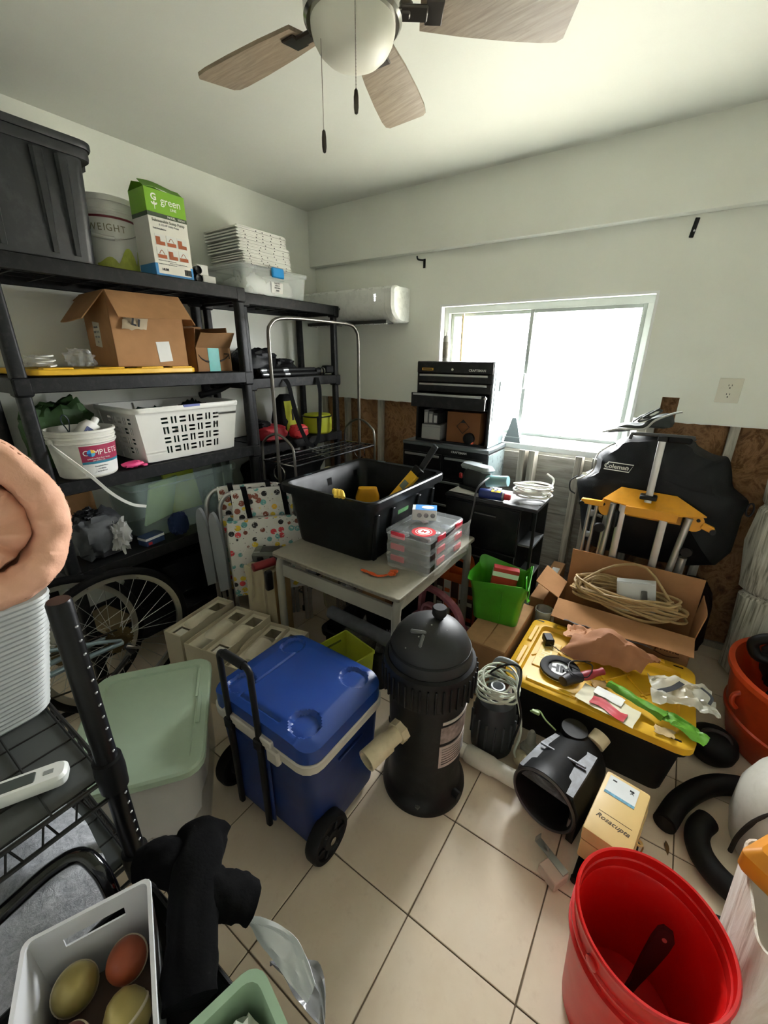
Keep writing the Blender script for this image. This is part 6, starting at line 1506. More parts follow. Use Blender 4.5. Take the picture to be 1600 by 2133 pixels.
obj('wrap_top', MB().sheet(crumpled(lambda u, v: (-0.085 + 0.17 * u, -0.08 + 0.16 * v, 0.517), 0.006, 4, 163), 16, 16, 0.001), MT('#e2d6b0', 0.4, 0.15), t)
t = thing('battery_charger', 'grey charger block with black latches on the wrapped carton', 'charger', (-1.56, 1.24, 0.5285), 38)
obj('shell', MB().loft([rr(0.14, 0.10, 0.012, 0), rr(0.145, 0.105, 0.012, 0.02), rr(0.145, 0.105, 0.012, 0.036), rr(0.13, 0.09, 0.012, 0.044)]), M('#5b5f57', 0.5, var=0.12), t)
obj('top_recess', MB().cbox((0.01, 0.005, 0.045), (0.09, 0.06, 0.004), 0.002), M('#3a3d38', 0.55, var=0.2), t)
obj('bright_tab', MB().cbox((-0.05, -0.03, 0.0455), (0.03, 0.006, 0.003), 0.001), M('#b9bab4', 0.4), t)
for x in (-0.03, 0.03): obj('latch', MB().cbox((x, -0.055, 0.02), (0.03, 0.012, 0.022), 0.004), blk, t)
t = thing('cordless_drill', 'small red and black cordless drill hanging at the carton corner', 'power tool', (-1.488, 1.145, 0.5285), 75)
obj('drill_body', MB().cyl((-0.05, 0, 0.022), (0.06, 0, 0.022), 0.021, 16), M('#7f2026', 0.45, var=0.1), t)
obj('grip', MB().box(-0.04, -0.005, -0.014, 0.014, -0.09, 0.012, 0.006, T=TR((0.02, -0.055, 0))), blk, t)
obj('chuck', MB().cyl((0.06, 0, 0.022), (0.09, 0, 0.022), 0.014, 12, 0.008), M('#3a3a3a', 0.4, 0.5), t)
t = thing('film_bag', 'tall cream translucent plastic bag between the beach chairs and the tote', 'plastic bag', (-1.545, 1.72, 0), 20)
obj('bag_body', MB().loft([[(x * s * (1 + 0.12 * N(x * 20, y * 20, z * 4, 3)), y * s * (1 + 0.12 * N(y * 20, x * 20, z * 4, 5)), z) for x, y, _ in rr(0.15, 0.11, 0.04, 0, 5)] for z, s in ((0.0, 0.9), (0.02, 1.0), (0.25, 1.05), (0.5, 1.0), (0.68, 0.85), (0.80, 0.6), (0.87, 0.45), (0.90, 0.5))]), MT('#d8c99a', 0.75, 0.25, 'cream_film'), t)
obj('roll_inside', MB().cyl((0, 0, 0.02), (0, 0, 0.62), 0.035, 16), M('#c9a45a', 0.7), t)
crumple('plastic_bag', 'crumpled clear bag bunched at the far left corner of the table', 'plastic bag', (-1.462, 1.60, 0.0), (0.022, 0.05, 0.29), film, 0.12, 3, 165, pw=0.6)

# ------------------------------------------------------------------ row of cream glass-lamp cartons
cream = M('#c9bfa6', 0.7, var=0.06, scale=10, bump=0.06, name='cream_carton')
cream_in = M('#d8cfb8', 0.7, var=0.06, name='cream_inside')
ord5 = ('leftmost', 'second from the left', 'middle', 'fourth from the left', 'rightmost')
for k in range(5):
    cx, cy = -1.715 + 0.122 * k + 0.0 * k, 0.925 + 0.012 * k
    t = thing('lamp_carton', 'long cream moulded carton, ' + ord5[k] + ' in the row behind the green lid', 'carton', (cx + 0.012 * random.uniform(-1, 1), cy, 0), 12 + random.uniform(-2.5, 2.5), 'cream cartons in a row')
    W2, L2, H = 0.053, 0.165, 0.295 - 0.012 * (k % 2) - (0.012 if k > 2 else 0)
    mb = MB().box(-W2, -W2 + 0.003, -L2, L2, 0, H).box(W2 - 0.003, W2, -L2, L2, 0, H).box(-W2 + 0.003, W2 - 0.003, -L2, -L2 + 0.003, 0, H).box(-W2 + 0.003, W2 - 0.003, L2 - 0.003, L2, 0, H).box(-W2, W2, -L2, L2, -0.0, 0.003)
    obj('sleeve', mb, cream, t)
    # moulded insert with openings
    mb = wallpanel(2 * W2 - 0.008, 2 * W2 - 0.008, 2 * L2 - 0.008, [(-0.03, 0.03, 0.02, 0.075), (-0.03, 0.03, 0.235, 0.30)] if k % 2 == 0 else [(-0.03, 0.03, 0.24, 0.30)], TR((0, -L2 + 0.004, H - 0.02)), 0.003)
    obj('insert', mb, cream_in, t)
    obj('insert_hump', MB().loft([rr(0.07, 0.14, 0.02, 0), rr(0.055, 0.12, 0.02, 0.016), rr(0.03, 0.09, 0.012, 0.024)], T=TR((0, -0.01, H - 0.017))), cream_in, t)
    obj('window_tab', MB().cbox((0, -L2 + 0.05, H - 0.03), (0.062, 0.055, 0.004), 0.001), M('#e9e6da', 0.5), t)
    if k != 1: obj('tuck_flap', MB().sheet(lambda u, v, W2=W2, L2=L2, H=H, k=k: ((-W2 - 0.004 * v) if k % 2 else (W2 + 0.004 * v), -0.06 + 0.15 * u, H + 0.012 * v * math.sin(u * 3.1)), 8, 2, 0.002), cream, t)
# ------------------------------------------------------------------ bicycle lying behind the green-lidded tote
rub = M('#121110', 0.8, var=0.2, scale=40, bump=0.3, bscale=120, name='tyre_rubber')
spoke_m = M('#b9b9b4', 0.3, 0.9, 0.05, name='spoke_steel')
def wheel(t, x, cy, cz, R, nsp=28, tilt=0.0, nm='wheel'):
    T = TR((x, cy, cz), (0, 90, 0)) if not tilt else TR((x, cy, cz), (0, 90, tilt))
    ty = obj('tyre', MB().tube([((R - 0.016) * math.cos(2 * PI * i / 64), (R - 0.016) * math.sin(2 * PI * i / 64), 0) for i in range(64)], 0.0165, 12, True, T=T), rub, t)
    r1, r2 = R - 0.030, R - 0.052
    secs = []
    for i in range(64):
        a = 2 * PI * i / 64; c, s = math.cos(a), math.sin(a)
        secs.append([(r1 * c, r1 * s, 0.010), (r2 * c, r2 * s, 0.006), (r2 * c, r2 * s, -0.006), (r1 * c, r1 * s, -0.010)])
    secs.append(secs[0])
    obj('rim', MB().loft(secs, False, False, T), M('#b9b8b2', 0.3, 0.9, 0.08, name='rim_alloy'), t)
    hub = obj('hub', MB().lathe([(0.0, -0.045), (0.007, -0.045), (0.007, -0.03), (0.022, -0.028), (0.022, -0.024), (0.012, -0.02), (0.012, 0.02), (0.022, 0.024), (0.022, 0.028), (0.007, 0.03), (0.007, 0.045), (0, 0.045)], 20, T), steel, t)
    src = None
    for k in range(nsp):
        a = 2 * PI * k / nsp; side = 0.025 if k % 2 else -0.025
        a2 = a + (0.55 if (k // 2) % 2 else -0.55)
        obj('spoke', MB().tube([(0.021 * math.cos(a2), 0.021 * math.sin(a2), side), (r2 * math.cos(a), r2 * math.sin(a), 0)], 0.0011, 5, T=T), spoke_m, t)
    return T
t = thing('bicycle', 'old bicycle with spoked wheels lying along the shelf behind the sage lid', 'bicycle', (-1.815, 0.59, 0))
T = wheel(t, 0, 0, 0.325, 0.322)
# cassette on the hub
brass = M('#6b5c3c', 0.45, 0.7, 0.2, 30, name='rusty_sprocket')
for k, (r, x) in enumerate(((0.062, 0.014), (0.055, 0.018), (0.048, 0.022), (0.040, 0.026), (0.033, 0.030))):
    n = 26
    poly = [(((r if i % 2 else r - 0.005)) * math.cos(2 * PI * i / (2 * n)), ((r if i % 2 else r - 0.005)) * math.sin(2 * PI * i / (2 * n))) for i in range(2 * n)]
    obj('sprocket', MB().prism(poly, x, x + 0.0018, TR((0, 0, 0.325), (0, 90, 0))), brass, t)
frm = M('#8fa3ae', 0.3, 0.6, 0.08, name='silver_blue_frame')
obj('chain_stay', MB().tube([(0.05, 0.0, 0.325), (0.05, -0.10, 0.335), (0.035, -0.42, 0.335)], lambda u: 0.009 + 0.003 * u, 10, k=3), frm, t)
obj('seat_stay', MB().tube([(0.05, -0.005, 0.34), (0.05, -0.10, 0.385), (0.03, -0.42, 0.50)], lambda u: 0.007 + 0.002 * u, 10, k=3), frm, t)
obj('chain_stay', MB().tube([(-0.034, 0.0, 0.325), (-0.034, -0.10, 0.335), (-0.03, -0.42, 0.335)], lambda u: 0.009 + 0.003 * u, 10, k=3), frm, t)
obj('derailleur', MB().cbox((0.055, 0.02, 0.285), (0.018, 0.03, 0.06), 0.006, (25, 0, 0)).cbox((0.055, -0.03, 0.225), (0.012, 0.10, 0.022), 0.005, (35, 0, 0)), M('#3a3b3c', 0.4, 0.6), t)
obj('quick_lever', MB().cbox((0.068, 0.03, 0.29), (0.008, 0.07, 0.012), 0.003, (-38, 0, 0)), steel, t)
obj('chain', MB().tube([(0.022, 0.03, 0.20), (0.022, -0.1, 0.19), (0.022, -0.42, 0.25)], 0.004, 6, k=3).tube([(0.022, 0.0, 0.38), (0.022, -0.42, 0.42)], 0.004, 6), M('#3a352e', 0.5, 0.6), t)
obj('crank_ring', MB().lathe([(0.085, -0.002), (0.095, -0.002), (0.095, 0.002), (0.085, 0.002), (0.085, -0.002)], 40, TR((0.022, -0.42, 0.335), (0, 90, 0)), False, False), brass, t)
obj('seat_tube', MB().cyl((0.0, -0.42, 0.30), (-0.02, -0.52, 0.80), 0.015, 12), frm, t)
t = thing('spoked_cycle', 'loose spoked bicycle wheel leaning behind the bicycle', 'bicycle wheel', (-1.92, 0.43, 0))
wheel(t, 0, 0, 0.325, 0.322, 24)
obj('hub_disc', MB().lathe([(0.0, 0.03), (0.06, 0.03), (0.06, 0.033), (0, 0.033)], 24, TR((0, 0, 0.325), (0, 90, 0))), brass, t)

# ------------------------------------------------------------------ sage-lidded clear tote
sage = M('#b2c8b0', 0.42, var=0.05, scale=6, name='sage_plastic')
u = Vector((0.80, -0.60, 0)); v_ = Vector((0.60, 0.80, 0))
ctr = Vector((-1.315, 0.755, 0)) + u * 0.255 - v_ * 0.22 + u * 0.008
t = thing('storage_tote', 'clear tote with a sage green lid full of white bedding', 'storage tote', (ctr.x, ctr.y, 0), math.degrees(math.atan2(u.y, u.x)))
w, d, h = 0.51, 0.39, 0.375
obj('body', MB().bowl([rr(w * 0.84, d * 0.84, 0.05, 0), rr(w * 0.85, d * 0.85, 0.05, 0.008), rr(w - 0.035, d - 0.035, 0.05, h - 0.03), rr(w - 0.02, d - 0.02, 0.05, h - 0.03), rr(w - 0.02, d - 0.02, 0.05, h - 0.02), rr(w - 0.045, d - 0.045, 0.05, h - 0.02), rr(w * 0.835, d * 0.835, 0.05, 0.012)]), MT('#e3e2dd', 0.3, 0.15), t)
ld = obj('lid', MB().loft([rr(w - 0.01, d - 0.01, 0.06, h - 0.03), rr(w, d, 0.06, h - 0.025), rr(w, d, 0.06, h - 0.006), rr(w - 0.012, d - 0.012, 0.055, h), rr(w - 0.08, d - 0.08, 0.02, h), rr(w - 0.088, d - 0.088, 0.018, h - 0.007)]), sage, t)
obj('lid_bar', MB().box(-0.06, 0.08, d / 2 - 0.035, d / 2 - 0.022, h, h + 0.004, 0.001), sage, ld)
obj('lid_bar', MB().box(-0.19, -0.04, d / 2 - 0.045, d / 2 - 0.036, h, h + 0.003, 0.001), sage, ld)
bed = obj('bedding', MB().blob(w * 0.40, d * 0.40, 0.165, 0.05, 3, 171, 0.5, 36, 20, flat=-0.155, T=TR((0, 0, 0.172))), M('#d9d8d4', 0.9, var=0.04, bump=0.3, bscale=30), t)

# ------------------------------------------------------------------ blue wheeled cooler
blue = M('#123a86', 0.38, var=0.06, scale=5, name='cooler_blue')
blue_d = M('#0f2a63', 0.42, var=0.08, scale=6, name='cooler_body_blue')
band = M('#cfc8bb', 0.45, var=0.05, dirt='#8f8778', dirtk=0.2, name='cooler_band')
t = thing('cooler', 'blue wheeled cooler with cup holder lid and black pull handle', 'cooler', (-0.857, 0.752, 0))
w, d = 0.445, 0.36
obj('body', MB().loft([rr(w * 0.90, d * 0.88, 0.04, 0.03), rr(w * 0.91, d * 0.89, 0.04, 0.05), rr(w * 0.985, d * 0.98, 0.045, 0.375), rr(w * 0.985, d * 0.98, 0.045, 0.38)]), blue_d, t)
obj('band', MB().loft([rr(w + 0.002, d + 0.002, 0.05, 0.375), rr(w + 0.016, d + 0.016, 0.055, 0.38), rr(w + 0.018, d + 0.018, 0.055, 0.408), rr(w + 0.01, d + 0.01, 0.05, 0.412)]), band, t)
# lid with recessed cups: grid height field
nx, ny = 76, 62
cups = [(-0.145, 0.115), (-0.145, -0.115), (0.145, 0.115), (0.145, -0.115)]
def lid_z(x, y):
    ex = max(abs(x) / (w / 2 + 0.004), abs(y) / (d / 2 + 0.004))
    z = 0.487 - 0.004 * (x / 0.2) ** 2
    # bevelled shoulders
    sx = max(0, abs(x) - 0.165); sy = max(0, abs(y) - 0.14)
    z -= 0.35 * sx + 0.25 * sy
    for cx, cy in cups:
        r = math.hypot(x - cx, y - cy)
        z -= 0.013 * max(0, min(1, (0.047 - r) / 0.006))
    # inset centre panel edge
    px = max(abs(x) - 0.10, abs(y) - 0.155)
    if -0.004 < px < 0.004 and x < 0.08 and y < 0.1: z -= 0.004
    return z
def lid_pt(a, b):
    X = (a * 2 - 1); Y = (b * 2 - 1)
    x = X * (w / 2 + 0.004); y = Y * (d / 2 + 0.004)
    # round the corners
    r = 0.055; cx = w / 2 + 0.004 - r; cy = d / 2 + 0.004 - r
    if abs(x) > cx and abs(y) > cy:
        dx, dy = abs(x) - cx, abs(y) - cy; m = math.hypot(dx, dy); mx = max(dx, dy)
        if m > 0: dx, dy = dx * mx / m, dy * mx / m
        x = math.copysign(cx + dx, x); y = math.copysign(cy + dy, y)
    return x, y
mb = MB()
vs = []; fs = []
for i in range(nx + 1):
    for j in range(ny + 1):
        x, y = lid_pt(i / nx, j / ny); vs.append((x, y, lid_z(x, y)))
for i in range(nx):
    for j in range(ny): fs.append((i * (ny + 1) + j, (i + 1) * (ny + 1) + j, (i + 1) * (ny + 1) + j + 1, i * (ny + 1) + j + 1))
bd = [(i, 0) for i in range(nx)] + [(nx, j) for j in range(ny)] + [(i, ny) for i in range(nx, 0, -1)] + [(0, j) for j in range(ny, 0, -1)]
top_i = [a * (ny + 1) + b for a, b in bd]
base0 = len(vs)
for k in top_i: x, y, z = vs[k]; vs.append((x, y, 0.413))
nb = len(bd)
for k in range(nb): fs.append((top_i[(k + 1) % nb], top_i[k], base0 + k, base0 + (k + 1) % nb))
fs.append([base0 + k for k in range(nb)])
mb.add(vs, fs)
obj('lid', mb, blue, t, ang=30)
obj('latch_block', MB().box(-0.15, 0.08, -d / 2 - 0.016, -d / 2 + 0.004, 0.40, 0.432, 0.004), band, t)
obj('latch_block', MB().box(0.06, 0.11, -d / 2 - 0.02, -d / 2 + 0.0, 0.36, 0.41, 0.005), band, t)
hz = 0.675
pm = blk
for x in (-0.115, 0.025):
    obj('handle_post', MB().loft([rr(0.022, 0.016, 0.006, 0.04, 3), rr(0.022, 0.016, 0.006, 0.42, 3)], T=TR((x, -d / 2 - 0.012, 0))), pm, t)
    obj('handle_bracket', MB().cbox((x, -d / 2 - 0.012, 0.395), (0.035, 0.026, 0.04), 0.004), blk, t)
obj('pull_handle', MB().tube([(-0.115, -d / 2 - 0.012, 0.42), (-0.115, -d / 2 - 0.014, hz - 0.05), (-0.11, -d / 2 - 0.014, hz - 0.01), (-0.085, -d / 2 - 0.014, hz), (-0.005, -d / 2 - 0.014, hz), (0.02, -d / 2 - 0.014, hz - 0.01), (0.025, -d / 2 - 0.014, hz - 0.05), (0.025, -d / 2 - 0.012, 0.42)], 0.0095, 12, k=5), pm, t)
obj('handle_grip', MB().tube([(-0.09, -d / 2 - 0.014, hz), (0.0, -d / 2 - 0.014, hz)], 0.0135, 12), blkm, t)
for x in (-0.048,): obj('backplate', MB().box(-0.135, 0.045, -d / 2 - 0.004, -d / 2 + 0.006, 0.05, 0.36, 0.006), blue_d, t)
for s in (-1, 1):
    wl = obj('wheel', MB().lathe([(0.0, -0.022), (0.03, -0.022), (0.034, -0.014), (0.058, -0.014), (0.062, -0.022), (0.074, -0.022), (0.078, -0.014), (0.078, 0.014), (0.074, 0.022), (0.062, 0.022), (0.058, 0.014), (0.034, 0.014), (0.03, 0.022), (0, 0.022)], 36, TR((s * (w / 2 - 0.0), -d / 2 + 0.05, 0.078), (0, 90, 0))), blkm, t)
    for k in range(6):
        a = k * PI / 3
        obj('wheel_spoke', MB().cbox((s * (w / 2 + 0.018), -d / 2 + 0.05 + 0.045 * math.cos(a), 0.078 + 0.045 * math.sin(a)), (0.008, 0.026, 0.010), 0.002, (math.degrees(a), 0, 0)), blk, wl)
    obj('hub_cap', MB().lathe([(0.012, 0), (0.012, 0.006), (0.008, 0.008), (0, 0.008)], 16, TR((s * (w / 2 + 0.022), -d / 2 + 0.05, 0.078), (0, 90 * s, 0))), chrome, wl)
obj('foot', MB().box(-w / 2 + 0.06, -w / 2 + 0.14, 0.08, 0.14, 0.0, 0.032, 0.004), blue_d, t)
obj('foot', MB().box(w / 2 - 0.14, w / 2 - 0.06, 0.08, 0.14, 0.0, 0.032, 0.004), blue_d, t)
obj('side_grip', MB().box(w / 2 - 0.004, w / 2 + 0.006, -0.06, 0.06, 0.325, 0.335, 0.003), blue_d, t)

# ------------------------------------------------------------------ black cartridge filter
fb = M('#0e0f10', 0.5, var=0.12, scale=7, bump=0.08, bscale=80, dirt='#4d4d4b', dirtk=0.12, name='filter_black')
def m_speck():
    d = Nd('speckled_black'); v = d.mapping()
    vo = d.new('ShaderNodeTexVoronoi'); vo.inputs['Scale'].default_value = 26; vo.inputs['Randomness'].default_value = 1.0
    d.link(v, vo.inputs['Vector'])
    mk = d.ramp(vo.outputs['Distance'], [(0.055, (1, 1, 1)), (0.085, (0, 0, 0))])
    n = d.noise(v, 5, 3)
    mk2 = d.ramp(n, [(0.48, (0, 0, 0)), (0.56, (1, 1, 1))])
    m = d.mix(1.0, mk, mk2, 'MULTIPLY')
    c = d.ramp(d.noise(v, 8), [(0.3, lin('#101112')), (0.7, lin('#1a1b1c'))])
    d.color(d.mix(m, c, lin('#9a9a96'))); d.set(Roughness=0.55)
    return d.m
pvc = M('#d6c7a4', 0.45, var=0.06, scale=10, dirt='#a08e6a', dirtk=0.25, name='yellowed_pvc')
pvc_w = M('#dcd5c4', 0.42, var=0.06, scale=10, dirt='#a99c84', dirtk=0.25, name='white_pvc')
t = thing('pool_filter', 'tall black domed pool cartridge filter with a PVC stub', 'pool filter', (-0.51, 1.02, 0))
obj('tank', MB().lathe([(0.0, 0), (0.15, 0.0), (0.152, 0.012), (0.15, 0.03), (0.138, 0.045), (0.132, 0.06), (0.128, 0.09), (0.126, 0.15), (0.129, 0.30), (0.134, 0.44), (0.14, 0.47), (0.0, 0.47)], 64), fb, t)
col = obj('lock_ring', MB().lathe([(0.136, 0.455), (0.148, 0.46), (0.152, 0.475), (0.154, 0.55), (0.150, 0.572), (0.140, 0.578), (0.133, 0.575)], 64, cap0=False, cap1=False), fb, t)
for k in range(40):
    a = 2 * PI * k / 40
    obj('ring_rib', MB().cbox((0.1545 * math.cos(a), 0.1545 * math.sin(a), 0.512), (0.010, 0.007, 0.085), 0.002, (0, 0, math.degrees(a))), fb, col)
obj('dome', MB().lathe([(0.138, 0.56), (0.137, 0.585), (0.131, 0.615), (0.118, 0.647), (0.098, 0.673), (0.07, 0.693), (0.036, 0.704), (0.0001, 0.707)], 64), m_speck(), t)
obj('dome_seam', MB().lathe([(0.1325, 0.612), (0.134, 0.612), (0.1315, 0.618), (0.130, 0.618)], 64, None, False, False), fb, t)
obj('air_valve', MB().lathe([(0.014, 0.695), (0.015, 0.715), (0.022, 0.717), (0.024, 0.722), (0.024, 0.742), (0.021, 0.746), (0, 0.746)], 20, TR((0.015, 0.02, 0))), blkm, t)
obj('molded_tab', MB().cbox((-0.01, -0.068, 0.693), (0.05, 0.012, 0.012), 0.003, (28, 0, 20)).cbox((0.013, -0.088, 0.682), (0.010, 0.04, 0.010), 0.003, (38, 0, 10)), M('#5d5e5d', 0.5), t)
lab_m = M('#b3a39a', 0.5, var=0.25, scale=18, name='worn_label')
def wrapz(R0, a0, a1, z0, z1, mat, name, parent, off=0.0012, n=14, slant=0.0):
    secs = []
    for i in range(n + 1):
        a = math.radians(a0 + (a1 - a0) * i / n)
        s = slant * (i / n - 0.5)
        secs.append([((R0) * math.cos(a), R0 * math.sin(a), z0 + s), ((R0 + off) * math.cos(a), (R0 + off) * math.sin(a), z0 + s), ((R0 + off + 0.002) * math.cos(a), (R0 + off + 0.002) * math.sin(a), z1 + s), ((R0) * math.cos(a), R0 * math.sin(a), z1 + s)])
    return obj(name, MB().loft(secs), mat, parent)
wrapz(0.1285, -42, 22, 0.205, 0.30, lab_m, 'label', t)
wrapz(0.1305, -42, 22, 0.315, 0.385, M('#8f7f7a', 0.5, var=0.5, scale=40), 'label', t)
wrapz(0.1325, -40, 20, 0.395, 0.408, M('#c9bdb4', 0.5, var=0.2, scale=40), 'label', t)
for k in range(7): wrapz(0.1292, -38, 18, 0.218 + 0.011 * k, 0.222 + 0.011 * k, M('#5d534f', 0.6), 'label_line', t)
ad = math.radians(-103)
dx, dy = math.cos(ad), math.sin(ad)
zc = 0.335
P0 = Vector((0.115 * dx, 0.115 * dy, zc))
dv = Vector((dx * 0.93, dy * 0.93, -0.12)).normalized()
obj('port_nut', MB().cyl(P0 + dv * 0.0, P0 + dv * 0.035, 0.040, 8, 0.038), pvc, t)
obj('port_nipple', MB().cyl(P0 + dv * 0.03, P0 + dv * 0.085, 0.028, 24), pvc, t)
mbp = MB()
A, B = P0 + dv * 0.075, P0 + dv * 0.165
zax = dv; xax = zax.orthogonal().normalized(); yax = zax.cross(xax)
Tm = Matrix((( xax.x, yax.x, zax.x, A.x), (xax.y, yax.y, zax.y, A.y), (xax.z, yax.z, zax.z, A.z), (0, 0, 0, 1)))
obj('port_pipe', MB().lathe([(0.027, 0.0), (0.034, 0.002), (0.034, 0.09), (0.029, 0.09), (0.028, 0.02), (0.0, 0.02)], 32, Tm), pvc, t)
obj('drain_cap', MB().cyl((0.13, -0.02, 0.05), (0.155, -0.025, 0.05), 0.014, 12), blk, t)
obj('base_bolt', MB().lathe([(0.010, 0.03), (0.010, 0.042), (0, 0.043)], 6, TR((0.05, -0.13, 0))), M('#6d6d6a', 0.4, 0.6), t)

# ------------------------------------------------------------------ sump pump with coiled lead, loose PVC, pump strainer
t = thing('sump_pump', 'dark sump pump with a grey handle beside the black filter', 'pump', (-0.355, 1.31, 0), 0)
obj('pump_body', MB().lathe([(0.0, 0), (0.075, 0), (0.082, 0.01), (0.085, 0.05), (0.08, 0.20), (0.07, 0.235), (0.03, 0.25), (0, 0.25)], 36), M('#2a2c2e', 0.5, var=0.15), t)
for k in range(16):
    a = 2 * PI * k / 16
    obj('grille_fin', MB().cbox((0.0835 * math.cos(a), 0.0835 * math.sin(a), 0.11), (0.012, 0.007, 0.12), 0.002, (0, 0, math.degrees(a))), M('#3a3d3f', 0.45), t)
obj('discharge', MB().lathe([(0.028, 0.22), (0.030, 0.235), (0.027, 0.25), (0.024, 0.285), (0.027, 0.287), (0.027, 0.298), (0.021, 0.298), (0.020, 0.25)], 28, TR((0.0, 0.0, 0)), False, False), M('#a9aeb0', 0.4), t)
obj('handle', MB().tube([(-0.05, 0.07, 0.19), (-0.054, 0.092, 0.26), (-0.052, 0.096, 0.31), (-0.03, 0.098, 0.345), (0.03, 0.098, 0.345), (0.052, 0.096, 0.31), (0.054, 0.092, 0.26), (0.05, 0.07, 0.19)], 0.010, 12, k=5), M('#8b9092', 0.4, var=0.06), t)
random.seed(3)
cp = []
for i in range(9 * 14):
    a = 2 * PI * i / 14; f = i / 126
    r = 0.074 + 0.010 * math.sin(i * 0.23) + 0.005 * math.sin(i * 1.1)
    cp.append((r * math.cos(a) + 0.006 * math.sin(i * 0.31), r * 0.9 * math.sin(a), 0.262 + 0.05 * f + 0.022 * math.sin(a + f * 14)))
cp += [(0.105, -0.04, 0.24), (0.118, -0.05, 0.15), (0.11, -0.07, 0.09), (0.115, -0.06, 0.05)]
tag(obj('cable_coil', MB().tube(cp, 0.0042, 6, k=3), M('#c6cab8', 0.45, var=0.08), None, (-0.355, 1.31, 0.012)), 'tangled pale cord coil heaped on top of the sump pump', 'cable')
cp = [(0.0, 0.0, 0.0), (-0.02, -0.05, 0.05), (0.03, -0.02, 0.09), (0.07, 0.02, 0.06), (0.09, -0.06, 0.02), (0.115, -0.075, -0.07), (0.10, -0.10, -0.2)]
tag(obj('cable', MB().tube(cp, 0.004, 6, k=6), blk, None, (-0.355, 1.31, 0.338)), 'thin black cord twisted through the pale cord coil', 'cable')
tag(obj('twist_tie', MB().tube([(0, 0, 0), (0.03, 0.01, 0.01), (0.06, -0.01, 0.0), (0.10, -0.005, -0.03)], 0.003, 6, k=4).cbox((0.02, 0.0, 0.006), (0.03, 0.015, 0.012), 0.003), M('#9fb77a', 0.5), None, (-0.232, 1.35, 0.21)), 'pale green cable tag beside the sump pump coil', 'tag')
t = thing('pvc_pipe', 'thick white PVC pipe coupling lying on the tiles beside the filter', 'pipe', (-0.318, 1.182, 0), -1)
T = TR((-0.115, 0, 0.036), (0, 90, 0))
obj('pipe_body', MB().lathe([(0.0, -0.015), (0.027, -0.015), (0.027, 0.02), (0.031, 0.024), (0.035, 0.03), (0.035, 0.125), (0.031, 0.14), (0.031, 0.225), (0.026, 0.225), (0.025, 0.10), (0.0, 0.10)], 32, T), pvc_w, t)
t = thing('pump_plug', 'upright grey threaded plug end beside the PVC elbow', 'plug', (-0.212, 1.355, 0))
obj('plug_body', MB().lathe([(0, 0), (0.032, 0), (0.034, 0.01), (0.034, 0.03), (0.026, 0.036), (0.024, 0.05), (0.018, 0.056), (0.016, 0.10), (0.008, 0.115), (0, 0.116)], 24), M('#b3aea2', 0.5, var=0.08), t)
obj('lock_nut', MB().lathe([(0.0345, 0.012), (0.037, 0.012), (0.037, 0.026), (0.0345, 0.026)], 12), M('#a39d90', 0.5), t)
def m_scuff():
    d = Nd('scuffed_black'); v = d.mapping()
    f = d.noise(v, 9, 8, 0.75, 0.6)
    d.color(d.ramp(f, [(0.45, lin('#1d1e20')), (0.58, lin('#4a4f55')), (0.72, lin('#9aa0a6'))])); d.set(Roughness=0.45); d.bump(f, 0.1, 0.004)
    return d.m
scuff = m_scuff()
t = thing('pump_strainer', 'black pool pump strainer housing lying open on the floor', 'pump housing', (-0.075, 1.225, 0), -14)
T = TR((0, 0, 0.112), (90, 0, 0))   # local z -> -y (mouth toward viewer)
obj('canister', MB().lathe([(0.0, -0.15), (0.085, -0.15), (0.098, -0.13), (0.10, 0.06), (0.108, 0.07), (0.110, 0.125), (0.098, 0.13), (0.092, 0.12), (0.088, -0.10), (0.0, -0.11)], 48, T), fb, t)
obj('mouth_ring', MB().lathe([(0.093, 0.112), (0.101, 0.131), (0.105, 0.134), (0.110, 0.128)], 48, T, False, False), M('#4d4846', 0.45), t)
obj('top_cowl', MB().loft([[(-0.10, -0.12, 0.178), (0.085, -0.12, 0.205), (0.10, -0.12, 0.16), (-0.105, -0.12, 0.14)], [(-0.095, 0.02, 0.178), (0.08, 0.02, 0.212), (0.095, 0.02, 0.16), (-0.10, 0.02, 0.14)], [(-0.075, 0.08, 0.19), (0.075, 0.08, 0.205), (0.09, 0.08, 0.16), (-0.09, 0.08, 0.15)]]), scuff, t)
obj('side_wall', MB().loft([[(0.085, -0.122, 0.203), (0.112, -0.122, 0.15), (0.112, -0.122, 0.02), (0.09, -0.122, 0.02)], [(0.08, 0.10, 0.205), (0.105, 0.10, 0.15), (0.105, 0.10, 0.02), (0.085, 0.10, 0.02)]]), fb, t)
obj('cross_rib', MB().cbox((-0.01, 0.0, 0.204), (0.16, 0.008, 0.008), 0.002, (0, -9, 0)), M('#6d7278', 0.45), t)
obj('knob_boss', MB().cyl((-0.03, 0.13, 0.13), (-0.03, 0.13, 0.215), 0.045, 20), fb, t)
obj('inlet_union', MB().cyl((-0.085, -0.02, 0.09), (-0.107, -0.012, 0.085), 0.036, 24, 0.034), scuff, t)
obj('outlet_stub', MB().lathe([(0.028, 0), (0.032, 0.002), (0.032, 0.045), (0.026, 0.045), (0.026, 0.01), (0, 0.01)], 28, TR((0.04, 0.145, 0.185), (-62, 20, 0))), pvc, t)
obj('lug', MB().cbox((0.095, -0.115, 0.09), (0.02, 0.02, 0.05), 0.004), M('#6d625c', 0.5, var=0.3, scale=40), t)
t = thing('pvc_elbow', 'cream PVC elbow joined to the strainer inlet', 'pipe', (-0.226, 1.262, 0.002), -12)
t.scale = (0.74, 0.74, 0.74)
obj('elbow', MB().tube([(-0.02, 0.055, 0.03), (-0.015, 0.035, 0.035), (0.0, 0.005, 0.055), (0.03, -0.004, 0.075), (0.055, -0.006, 0.085)], 0.031, 20, k=5), pvc, t)
